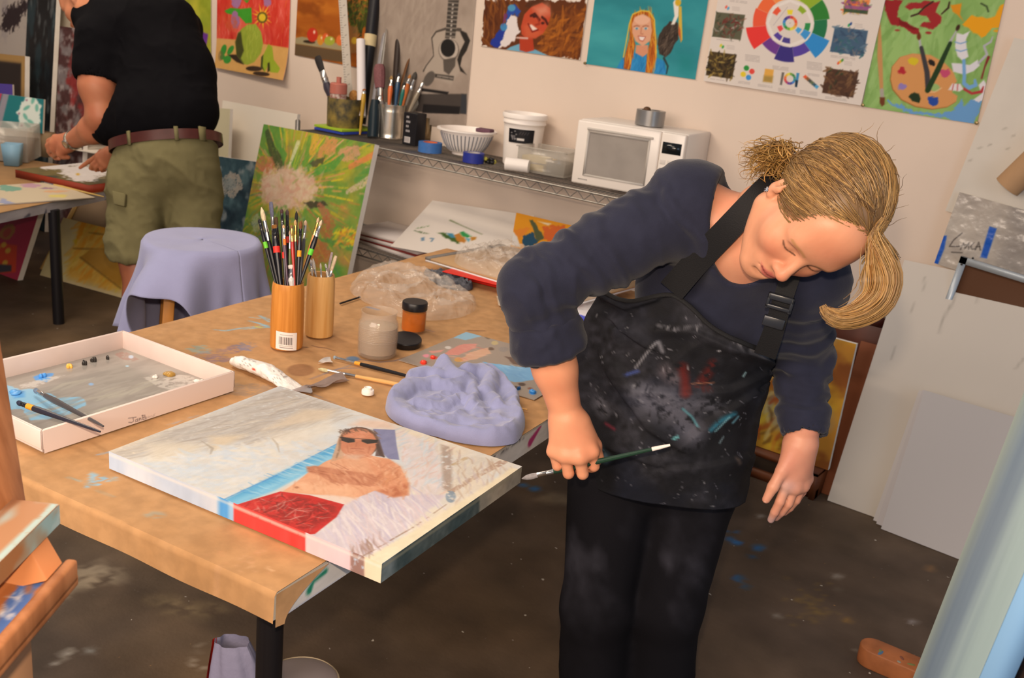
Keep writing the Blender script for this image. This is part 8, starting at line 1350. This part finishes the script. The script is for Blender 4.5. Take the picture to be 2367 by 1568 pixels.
ea = thing('easel', 'dark easel holding the tall grey-blue canvas at right', 'easel', ob+nb_*.08+wb_*.1-UZ*ob[2]); dwood = mat('dark_easel_wood', '33231c', .6, var=.2)
cE = ob+wb_*wB*.55+nb_*(th+.03); mb = MB(); mb.tube([cE*np.array([1, 1, 0])+UZ*.03, cE+ub*1.5], .035, 4, x=wb_); obj('mast', mb, dwood, ea, smooth=False); mb = MB(); mb.box(ob+wb_*wB*.5+nb_*.02-ub*.016, (wB+.12, .09, .024), np.stack([wb_, nb_, ub], 1)); obj('canvas_ledge', mb, dwood, ea, smooth=False)
for s in (-1, 1): mb = MB(); c = cE*np.array([1, 1, 0])+wb_*np.array([1, 1, 0])*s*.22; mb.box(c+UZ*.03+nb_*.1, (.06, .60, .05), np.stack([nrm(wb_*[1, 1, 0]), nrm(nb_*[1, 1, 0]), UZ], 1)); obj('foot', mb, dwood, ea, smooth=False)
mb = MB(); mb.tube([cE*np.array([1, 1, 0])+UZ*.03-wb_*np.array([1, 1, 0])*.22, cE*np.array([1, 1, 0])+UZ*.03+wb_*np.array([1, 1, 0])*.22], .025, 4); obj('crossbar', mb, dwood, ea, smooth=False)
# foot of another easel on the floor
owood = mat('paint_marked_wood', 'a5643c', .55, col2='8a5230', scale=14); f0, f1 = fl(1985, 1520), fl(2135, 1585); fd = nrm(f1-f0); fn = np.cross(UZ, fd); e2 = thing('easel', 'orange wooden easel whose rounded foot shows by the tall canvas', 'easel', f1+fd*.1)
mb = MB(); th_ = np.linspace(pi/2, 3*pi/2, 12); out = [f0+fd*.035+fd*.04*cos(t)+fn*.04*sin(t) for t in th_]+[f0+fd*.42-fn*.04, f0+fd*.42+fn*.04]; mb.prism(out, UZ*.055); obj('foot', mb, owood, e2, smooth=False, bev=.004)
R_ = random.Random(3)
for i, cl in enumerate(('6f7a4a', '8a8a80', '4a6a8a', '6f7a4a', '7a4a3a')): mb = MB(); mb.ell(f0+fd*R_.uniform(.02, .16)+fn*R_.uniform(-.03, .0)+UZ*.0552, (R_.uniform(.006, .015), .005, .0012), rotz(R_.uniform(0, 3)), 8); obj('paint_spot', mb, mat('spot_'+cl, cl, .6), e2)
mb = MB(); mb.box(f0+fd*.19+UZ*.075, (.03, .12, .15), np.stack([fd, fn, UZ], 1)); obj('bracket', mb, mat('dark_bracket', '5a3f2c', .6, var=.3), e2, smooth=False, bev=.004); mb = MB(); mb.box(f0+fd*.27+UZ*.30, (.075, .05, .5), np.stack([fd, fn, UZ], 1)); obj('upright', mb, owood, e2, smooth=False); mb = MB(); mb.box(f0+fd*.245-fn*.027+UZ*.135, (.03, .004, .05), np.stack([fd, fn, UZ], 1)); obj('blue_paint_patch', mb, mat('cyan_paint', '1f88b8', .5), e2, smooth=False)
# white boards
A = lean('foam_board', 'large wrinkled off-white board at the back of the stack', 'board', (1912, 1158), (2030, 1200), (2090, 602), .008, 'c5bdb4', w=.95, ex=(1, 0, 0)); A.mottle(.012, 5, 3); zr5 = Z(1940, 180, 3.016)
for p in ([(2165, 770), (2172, 740), (2190, 705)], [(2188, 715), (2200, 690)], [(2130, 640), (2128, 670)], [(2056, 830), (2063, 800)], [(2340, 855), (2360, 830)], [(2250, 700), (2256, 680)], [(2100, 720), (2108, 700)]): A.line(p, [1, 3, 1], '8f8880', .8)
ee = A; hang(setup(A, .012, mat('satin_board', 'ffffff', .5, vcol=True)))
for i, (bl, dx) in enumerate((((2018, 1204), 0), ((2025, 1212), 7), ((2036, 1224), 12))):
    A = lean('white_board', ['thin white board directly in front of the wrinkled one', 'thin white board in the middle of the front three', 'smooth white board at the very front of the stack'][i], 'board', bl, (bl[0]+161, bl[1]+63), (2124+dx, 904+i), .02, ['c2bec0', 'bdb9bd', 'b9b5b6'][i], w=.62); hang(setup(A, .004))
brn = mat('red_brown_wood', '5a2a1a', .35, var=.2, scale=5, stretch=(3, 3, .6), spec=.4)
cab = thing('cabinet', 'dark red-brown cabinet with a curved top behind the painter\'s hanging arm', 'cabinet', np.array([-.83, 3.73, 0])); yc = 3.765; a, b = wy(1880, 760, yc), wy(2062, 790, yc); zt2 = wy(1985, 745, yc)[2]; mb = MB(); mb.box(((a[0]+b[0])/2, yc+.04, zt2/2), (b[0]-a[0], .075, zt2)); obj('carcass', mb, brn, cab, smooth=False, bev=.004)
mb = MB(); xs = np.linspace(0, 1, 24); xa, xb = wy(1975, 730, yc)[0], wy(2065, 730, yc)[0]; top_ = [(xa+(xb-xa)*x, yc-.004, zt2+.002+.045*sin(pi*x)**.6) for x in xs]; mb.prism(top_[::-1], (0, .03, 0)); obj('crest', mb, mat('dark_crest', '3c1712', .3, spec=.5), cab, smooth=False)
A = lean('orange_board', 'orange-brown board leaning on the dark cabinet', 'board', (1885, 1136), (1950, 1150), (1990, 790), .02, '7f4526', w=.30, ex=(1, 0, 0)); A.mottle(.02, 6, 3, (3, .3)); hang(setup(A, .02))
A = lean('autumn_painting', 'yellow and orange painting behind the painter\'s left forearm', 'painting', (1742, 1030), (1835, 1062), (1788, 800), .006, 'b07a2c', z=.12, w=.30, h=.50, ex=(1, 0, 0)); A.blend('c9a02c', 7, .42, .65, 3); A.blend('7a3f1c', 8, .5, .7, 6, a=.8); A.blend('9a948a', 6, .55, .7, 9, a=.7); A.strokes([(1740, 1030), (1780, 820), (1920, 830), (1880, 1060)], ['d0b03a', 'c9702a', '6a4a24', 'c9b87a', 'a04a20'], 70, .08, .018, 1.2, .8, .8, seed=4); aO = A.O.copy(); hang(A)
mb = MB(); ex_ = A.ex; ny_ = np.cross(UZ, ex_); c = aO+ex_*.1+ny_*.06-UZ*.014; mb.box(c, (.36, .2, .02), np.stack([ex_, ny_, UZ], 1)); rk = thing('picture_rack', 'low brown rack holding the yellow and orange painting', 'rack', c*np.array([1, 1, 0])); obj('shelf_board', mb, mat('rack_wood', '6a3a20', .5), rk, smooth=False); mb = MB(); mb.box(c*np.array([1, 1, 0])+UZ*.018-ny_*.07, (.36, .03, .036), np.stack([ex_, ny_, UZ], 1)); obj('bottom_rail', mb, mat('rack_wood', '6a3a20', .5), rk, smooth=False)
for s in (-1, 1): mb = MB(); mb.box(c*np.array([1, 1, .5])+ex_*s*.17, (.02, .2, c[2]), np.stack([ex_, ny_, UZ], 1)); obj('side', mb, mat('rack_wood', '6a3a20', .5), rk, smooth=False)
# bag with blue tape and the screen frame
yb = 3.80; q = [wy(*p, yb) for p in ((2160, 608), (2420, 690), (2420, 560), (2188, 516))]; A = Art(q[0], nrm(q[1]-q[0]), nrm(np.cross((0, -1., 0), nrm(q[1]-q[0]))), .60, .27, .003, 'a39a92'); A.blend('b9b0a6', 7, .4, .7, 3); A.blend('8a8480', 9, .5, .7, 8, a=.6)
A.poly(zr5([(715, 1100), (752, 1100), (735, 1190), (690, 1300), (650, 1295), (700, 1195)]), '1f57b8'); A.poly(zr5([(1050, 1035), (1100, 1050), (1030, 1260), (985, 1250)]), '1f57b8')
for s in ([(858, 1082), (800, 1130), (770, 1175), (830, 1175), (900, 1160)], [(870, 1150), (850, 1195)], [(870, 1155), (880, 1190), (905, 1150), (905, 1195)], [(940, 1150), (918, 1175), (930, 1195), (945, 1190)], [(950, 1198), (975, 1145), (985, 1200)], [(955, 1178), (985, 1176)], [(785, 1215), (860, 1218)]): A.line(zr5(s), 2, '2a2626', .9)
A.meta = ('plastic_bag', 'taped clear plastic bag with handwriting above the white boards', 'plastic bag', .002, mat('bag_print', 'ffffff', .25, vcol=True, spec=.6, bump=.4, bscale=20)); hang(A, bend=lambda u, v: .012*(fbm(u*14, v*14, 5)))
fA = wy(2215, 640, 3.76); fB = wy(2420, 705, 3.76); exf = nrm(fB-fA); upf = nrm(np.cross((0, -1., 0), exf)); topz = wy(2222, 592, 3.76); hf_ = np.linalg.norm(topz-fA); sc2 = thing('screen_frame', 'aluminium-framed brown screen behind the white boards', 'screen', (fA+exf*.3)*np.array([1, 1, 0])+UZ*(fA[2]-.35)); al = mat('aluminium', 'b4bcc4', .4, metal=.4); TLf = topz
mb = MB(); mb.box(TLf+exf*.35-upf*.012, (.70, .016, .024), np.stack([exf, np.cross(UZ, exf), upf], 1)); mb.box(TLf+exf*.012-upf*.20, (.024, .016, .40), np.stack([exf, np.cross(UZ, exf), upf], 1)); obj('frame', mb, al, sc2, smooth=False)
mb = MB(); mb.box(TLf+exf*.36-upf*.21+np.array([0, .004, 0]), (.68, .006, .40), np.stack([exf, np.cross(UZ, exf), upf], 1)); obj('mesh_panel', mb, mat('brown_mesh', '5a3a26', .7), sc2, smooth=False)
for p in ((2249, 597), (2223, 611)): mb = MB(); mb.lathe([(.004, 0), (.004, .003), (.001, .0035)], wy(*p, 3.75), (0, -1, 0), 10); obj('screw', mb, mat('dark_screw', '2a2a2c', .4), sc2)
# ------------------------------------------------------------------ the man at the far table
man = thing('person', 'man in black t-shirt and olive shorts seen from behind at the far table', 'person', fl(390, 870))
DM = 4.15; M_ = lambda x, y, d=0.0: dp(x, y, DM+d)
SKM, FLM = 'b97a58', 'a85a42'
HBm = frame_cam((-.50, -.80, .20), (-.75, .55, .35)); HOm = M_(196, 6, .06)
mh_, HPm = head_field(HOm, HBm, .004)
mh_.cone(HPm(0, -.03, -.06), HPm(0, -.06, -.13), .06, .066, .03)
mbm = MB(); hc = lambda V: head_color(V, HOm, HBm, SKM, 'a06050', '8a7a6a', '5a4030', FLM)
arm = Field(*box_of([M_(225, 130), M_(235, 275), M_(110, 345, .25)], .13), .005)
arm.cone(M_(226, 120), M_(226, 200, .0), .075, .074, .03); arm.cone(M_(226, 200), M_(236, 268, .02), .074, .060, .03); arm.cone(M_(236, 268, .02), M_(215, 300, .08), .058, .060, .03); arm.cone(M_(215, 300, .08), M_(166, 326, .2), .058, .036, .02)
wr = M_(166, 326, .2); kn = [M_(128, 318, .22), M_(122, 330, .22), M_(122, 343, .23), M_(130, 354, .25)]; pp = [M_(113, 326, .25), M_(110, 337, .25), M_(113, 350, .26), M_(123, 360, .28)]; dd = [M_(116, 338, .28), M_(114, 348, .28), M_(118, 358, .29), M_(128, 366, .30)]; tt_ = [M_(126, 344, .29), M_(125, 352, .29), M_(129, 361, .30), M_(138, 368, .30)]
hand(arm, wr, kn, pp, dd, tt_, [.0125, .0128, .012, .011], .034, [M_(150, 342, .20), M_(138, 356, .21), M_(146, 362, .22), M_(158, 364, .23)])
arm2 = Field(*box_of([M_(380, 180, .3), M_(250, 362, .6), M_(180, 392, .66)], .10), .005); w2 = M_(262, 358, .60); arm2.chain([M_(380, 150, .2), M_(350, 290, .40), w2], [.07, .06, .036], .03)
k3 = [M_(226, 360, .62), M_(230, 368, .61), M_(236, 377, .60), M_(244, 384, .60)]; hand(arm2, w2, k3, [M_(206, 373, .63), M_(214, 381, .62), M_(222, 387, .62), M_(234, 391, .61)], [M_(195, 381, .64), M_(210, 389, .64), M_(222, 393, .64), M_(236, 395, .63)], [M_(185, 388, .645), M_(216, 392, .65), M_(230, 393, .65), M_(243, 394, .65)], [.0120, .0125, .012, .011], .034, [M_(250, 352, .63), M_(234, 352, .66), M_(222, 364, .67), M_(212, 376, .67)])
legs = Field(*box_of([M_(318, 560), M_(440, 560, .1), fl(320, 885), fl(450, 870)], .12), .006); an1, an2 = fl(330, 884, .08), fl(452, 866, .08)
legs.chain([M_(306, 560), M_(316, 612), M_(324, 690), M_(326, 740), an1], [.085, .064, .066, .056, .040], .03); legs.chain([M_(448, 560, .12), M_(450, 612, .12), M_(455, 690, .12), M_(455, 740, .14), an2], [.085, .064, .066, .056, .040], .03)
for F_, cf_ in ((mh_, hc), (arm, limb_color(SKM, FLM)), (arm2, limb_color(SKM, FLM)), (legs, limb_color('9a5f42', '8a4a34'))):
    V, Q = F_.mesh(2); mbm.add(V, [tuple(q) for q in Q.tolist()], 0, cf_(V))
obj('body', mbm, skin, man, vcol=True, auto=0)
xw = nrm(M_(505, 318)-M_(262, 342)); aw = nrm(np.cross(RM[:, 2], xw)*-1); aw = aw if aw[2] > 0 else -aw; yw = np.cross(aw, xw); WC = M_(384, 330, .02); BW = np.stack([xw, yw, aw], 1)
ts = Field(*box_of([M_(170, -40), M_(515, 320), M_(400, 0, .4), M_(200, 200, -.1)], .16), .007)
BM = np.stack([xw, yw, aw], 1); ts.ell(M_(372, 268, .02), (.238, .165, .17), BM, .05); ts.ell(M_(384, 165, .06), (.205, .155, .20), BM, .08); ts.ell(M_(345, 62, .08), (.205, .15, .16), BM, .08); ts.cone(M_(232, 88, .0), M_(225, 172, .0), .094, .090, .06); ts.cone(M_(300, 48, .05), M_(215, 40, .06), .11, .085, .06); ts.cone(M_(420, 70, .2), M_(400, 170, .3), .09, .085, .05)
ts.ell(M_(268, 300, .06), (.10, .12, .08), BM, .06); ts.half(WC+aw*.018, -aw, .01); sh_a = nrm(M_(225, 190)-M_(232, 88)); ts.cone(M_(225, 176, .0), M_(225, 260, .0), .080, .09, .006, 'sub')
g = np.meshgrid(*ts.ax, indexing='ij'); q = M_(225, 188); d = sum((g[i]-q[i])*sh_a[i] for i in range(3)); dc = np.sqrt(sum((g[i]-M_(222, 215)[i])**2 for i in range(3)))-.135; ts.d = np.where(dc < 0, np.maximum(ts.d, d), ts.d)
def tsd(V): return wrinkle(.016, 3.2, 5)(V)+wrinkle(.006, 9, 8)(V)
blob('t_shirt', [ts], mat('black_cotton', '0d0c0f', .9, bump=.1, bscale=300, spec=.08), man, disp=tsd, iters=4)
so = Field(*box_of([M_(250, 330), M_(510, 600), M_(380, 340, .25), M_(300, 600, -.05)], .14), .008); so.ell(M_(384, 392, .03), (.222, .155, .14), BM, .05); so.cone(WC-aw*.05, WC, .17, .165, .06); so.cone(M_(322, 430, .0), M_(306, 560, .0), .125, .098, .05); so.cone(M_(306, 560), M_(306, 592), .098, .100, .02); so.cone(M_(446, 430, .08), M_(448, 560, .10), .122, .100, .05); so.cone(M_(448, 560, .10), M_(448, 585, .10), .1, .1, .02); so.ell(M_(384, 345, .02), (.222, .15, .06), BM, .05); so.half(WC+aw*.012, aw, .0)
so.half(M_(306, 598), -UZ, .0); so.cone(M_(306, 580), M_(306, 700), .082, .09, .004, 'sub'); so.cone(M_(448, 580, .1), M_(448, 700, .1), .082, .09, .004, 'sub')
ol = mat('olive_twill', '716a4a', .85, var=.14, scale=9, bump=.1, bscale=260, spec=.15); sho = blob('shorts', [so], ol, man, disp=lambda V: (wrinkle(.018, 4.5, 15)(V)+wrinkle(.007, 13, 18)(V))*np.clip(-((V-WC) @ aw)/.12, .05, 1)-.010*np.clip(1.3+((V-WC) @ aw)/.06, 0, 1))
def ringp(a, z, k=1.0): return WC+xw*.234*k*cos(a)+yw*.166*k*sin(a)+aw*z
N_ = 72; G = [[ringp(2*pi*i/N_, z, 1.0) for i in range(N_+1)] for z in (-.024, -.012, .004, .018)]; mb = MB(); mb.sheet(G, thick=.004); obj('belt', mb, mat('brown_leather', '4a2018', .3, var=.2, scale=20, spec=.5), man)
ac_ = math.atan2((EYE-WC) @ yw/.158, (EYE-WC) @ xw/.226)
for px_ in (300, 407, 467):
    a = min(np.linspace(ac_-1.5, ac_+1.5, 200), key=lambda t: abs(pj(ringp(t, 0))[0][0]-px_)); mb = MB(); o = nrm(ringp(a, 0)-WC); mb.box(ringp(a, -.002, 1.02), (.016 if px_ != 467 else .036, .008, .058), np.stack([np.cross(aw, o), o, aw], 1)); obj('belt_loop', mb, ol, man, smooth=False)
def surf_patch(nm, pts, D, th, m, par): mb = MB(); q = [dp(*p, D) for p in pts]; mb.prism(q, RM[:, 2]*th); return obj(nm, mb, m, par, smooth=False, bev=.004)
surf_patch('pocket_flap', [(258, 440), (290, 448), (287, 478), (262, 472)], DM-.135, .04, ol, sho)
wd = nrm(M_(166, 326, .2)-M_(215, 300, .08)); mb = MB(); wc_ = wr-wd*.015; mb.lathe([(.039, -.010), (.043, -.008), (.043, .008), (.039, .010)], wc_, wd, 28); wt = obj('watch', mb, mat('watch_steel', 'b5b0a4', .25, metal=.9), man); mb = MB(); wo = nrm(np.cross(wd, np.cross(RM @ np.array([.25, .3, -1.]), wd))); mb.lathe([(.019, 0), (.019, .007), (.016, .009), (.001, .009)], wc_+wo*.041, wo, 20); obj('watch_case', mb, mat('watch_steel', 'b5b0a4', .25, metal=.9), wt)
mb = MB(); R_ = random.Random(6); Rn = np.random.RandomState(6)
for i in range(260):
    d0 = nrm(np.array([R_.uniform(.3, 1), R_.uniform(-1, .15), R_.uniform(-.5, .35)])); s = HPm(*(HC+d0/np.sqrt(((d0/np.array([.076, .10, .09]))**2).sum()))); e = s+HBm @ (np.array([0, -.022, -.012])+Rn.normal(0, .004, 3)); mb.tube([s, (s+e)/2+HBm @ np.array([.003, 0, 0]), e], [.0012, .0011, .0006], 4, 0, hx(R_.choice(['a8a098', '8f877e', 'bdb6ae'])))
obj('hair', mb, hair_m, man, vcol=True, auto=0)
for a_ in (an1, an2): sf = Field(*box_of([a_-UZ*.08, a_+dF*.0], .22), .008); fd = nrm(np.array([-.75, .6, 0])); sf.cone(a_-UZ*.04-fd*.05, a_+fd*.16-UZ*.05, .045, .04, .02); sf.cone(a_, a_-UZ*.04, .05, .05, .02); sf.half(a_*np.array([1, 1, 0]), -UZ); blob('shoe', [sf], mat('dark_shoe', '2a2624', .6), man)
# ------------------------------------------------------------------ easel at the left edge, close to the camera
Fh = nrm(RM[:, 2]*np.array([1, 1, 0])); Rh = np.array([Fh[1], -Fh[0], 0]); E3 = np.stack([Rh, Fh, UZ], 1)
aw_ = mat('amber_easel_wood', 'b87a50', .5, col2='9c623c', scale=9, stretch=(4, 4, .7), spec=.35); e3 = thing('easel', 'amber wooden easel with paint-smeared trays at the left edge near the camera', 'easel', dp(-40, 1500, 1.2)*np.array([1, 1, 0]), math.atan2(Fh[1], Fh[0])-pi/2)
Lp = dp(181, 1312, 1.15); up_ = dp(136, 1168, 1.20)
ez = lambda p, r, f, z: p+Rh*r+Fh*f+UZ*z
mb = MB(); mb.box(ez(Lp, -.065, -.30, -.016), (.13, .60, .014), E3); tr = obj('paint_ledge', mb, aw_, e3, smooth=False, bev=.002)
mb = MB(); mb.box(ez(Lp, -.007, -.30, -.004), (.014, .602, .030), E3); obj('ledge_lip', mb, aw_, tr, smooth=False, bev=.004)
A = Art(ez(Lp, -.125, -.58, -.0085), Rh, Fh, .115, .56, .003, 'c27c4c'); A.blend('a8643a', 14, .45, .7, 3, (2, .6)); zl = Z(0, 960, 1702/660)
A.poly(zl([(-80, 1330), (60, 1080), (130, 980), (180, 970), (255, 1000), (170, 1120), (60, 1250), (-60, 1400)]), '4f6fae', 1, rag=.006); A.ell(zl([(170, 1035)])[0], (8, 14), 'a8643c', .4, a=.8)
for x, y, r in ((10, 1180, 18), (50, 1200, 16), (75, 1185, 9), (110, 1090, 10), (30, 1300, 9), (15, 1325, 10), (90, 1060, 5)): A.ell(zl([(x, y)])[0], (r/2.6, r/2.6), 'd0ccd2', rag=.003)
for p in ([(20, 1130), (60, 1170), (110, 1100), (130, 1040)], [(0, 1150), (80, 1200)], [(60, 1080), (120, 1110)], [(90, 1200), (85, 1290)], [(40, 1080), (100, 1090), (150, 1060)]): A.line(zl(p), [2, 4, 2], 'ccc8ce', .9)
mb = MB(); mb.sheet(A.grid(), 0, A.im); obj('blue_spill', mb, gloss_paint, tr, vcol=True)
mb = MB(); mb.box(ez(up_, -.035, -.30, -.012), (.07, .60, .026), E3); ul = obj('canvas_ledge', mb, aw_, e3, smooth=False, bev=.003)
A = Art(ez(up_, .0008, -.60, -.025), Fh, UZ, .60, .026, .003, 'b08a6a'); A.blend('8fb0b4', 12, .3, .5, 3, (1.2, 2)); A.blend('b9cdd0', 20, .5, .7, 8, (1, 2)); A.blend('9a6a44', 9, .6, .75, 5); mb = MB(); mb.sheet(A.grid(), 0, A.im); obj('painted_edge', mb, paint_mat, ul, vcol=True)
A = Art(ez(up_, -.07, -.60, .0014), Rh, Fh, .07, .60, .003, 'a87a58'); A.blend('9ab4b8', 14, .5, .7, 3, (1, .4)); A.blend('8a5a3c', 10, .55, .7, 6, (2, .5)); A.line([(.066, 0), (.066, .6)], .010, 'a3c2c4', .85, px=False, dry=.3); mb = MB(); mb.sheet(A.grid(), 0, A.im); obj('smeared_top', mb, paint_mat, ul, vcol=True)
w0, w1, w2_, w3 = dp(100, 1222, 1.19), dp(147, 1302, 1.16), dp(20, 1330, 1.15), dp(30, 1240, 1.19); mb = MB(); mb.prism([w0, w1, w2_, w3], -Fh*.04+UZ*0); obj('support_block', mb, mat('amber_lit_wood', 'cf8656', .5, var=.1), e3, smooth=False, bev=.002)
m0, m1 = dp(28, 1160, 1.2)-Rh*.033, dp(-4, 960, 1.2)-Rh*.033; mb = MB(); mb.tube([m0-(m1-m0)*.2, m0, m1, m1+(m1-m0)*1.3], .046, 4, x=Rh+Fh); obj('mast', mb, aw_, e3, smooth=False, bev=.004)
mb = MB(); pz = ez(Lp, -.10, -.06, 0); mb.box(np.array([pz[0], pz[1], (pz[2]-.02)/2]), (.095, .09, pz[2]-.03), E3); mb.box(np.array([pz[0], pz[1], (pz[2]-.02)/2])+Rh*.012-Fh*.046, (.018, .004, pz[2]-.03), E3); obj('leg_post', mb, mat('greyed_wood', 'b08462', .6, var=.15, scale=7), e3, smooth=False, bev=.003)
mb = MB(); mb.box(ez(Lp, -.11, -.35, -.035), (.10, .50, .012), E3); mb.box(ez(Lp, -.12, -.30, .012), (.02, .40, .03), E3); obj('dark_rail', mb, dwood, e3, smooth=False)
# ------------------------------------------------------------------ bag on the floor behind the table leg
tb = thing('tote_bag', 'grey-lilac bag with a red edge on the floor behind the near table leg', 'bag', fl(600, 1740)); c = fl(585, 1740); mb = MB(); G = []
Dg = pj(c)[1]; ztop = dp(575, 1440, Dg-.02)[2]
for i, s in enumerate(np.linspace(0, 1, 16)):
    row = []
    for t in np.linspace(0, 2*pi, 49): r = (.090-.055*s**1.5)*(1+.06*sin(t*5+s*4)+.04*sin(t*9)); row.append(c+Rh*(r*1.05*cos(t)-.05*s)+Fh*(r*.7*sin(t))+UZ*(ztop*s))
    G.append(row)
mb.sheet(G); obj('bag_body', mb, mat('lilac_grey_cloth', '8a87a0', .7, var=.1, bump=.2, bscale=60), tb)
G = np.array(G); k = [i for i in range(49) if 20 <= i <= 28]; mb = MB(); mb.sheet(G[:, 21:28]+(-Rh*.004-Fh*.003)); obj('red_edge', mb, mat('red_trim', 'a8241c', .5), tb)
tp_ = thing('bowl', 'pale upturned bowl rim low behind the near table leg', 'bowl', fl(690, 1640)); c = fl(690, 1650); zt2_ = dp(660, 1530, pj(c)[1])[2]; mb = MB(); mb.lathe([(.115, 0), (.112, zt2_*.4), (.09, zt2_*.8), (.05, zt2_*.97), (.002, zt2_)], c, n=36); obj('bowl_shell', mb, mat('dull_ceramic', '9a8f90', .45), tp_); mb = MB(); mb.lathe([(.091, zt2_*.79), (.0925, zt2_*.81), (.088, zt2_*.84)], c, n=36); mb.f.pop(); mb.f.pop(); obj('cream_line', mb, mat('cream_line', 'c9b89a', .5), tp_)
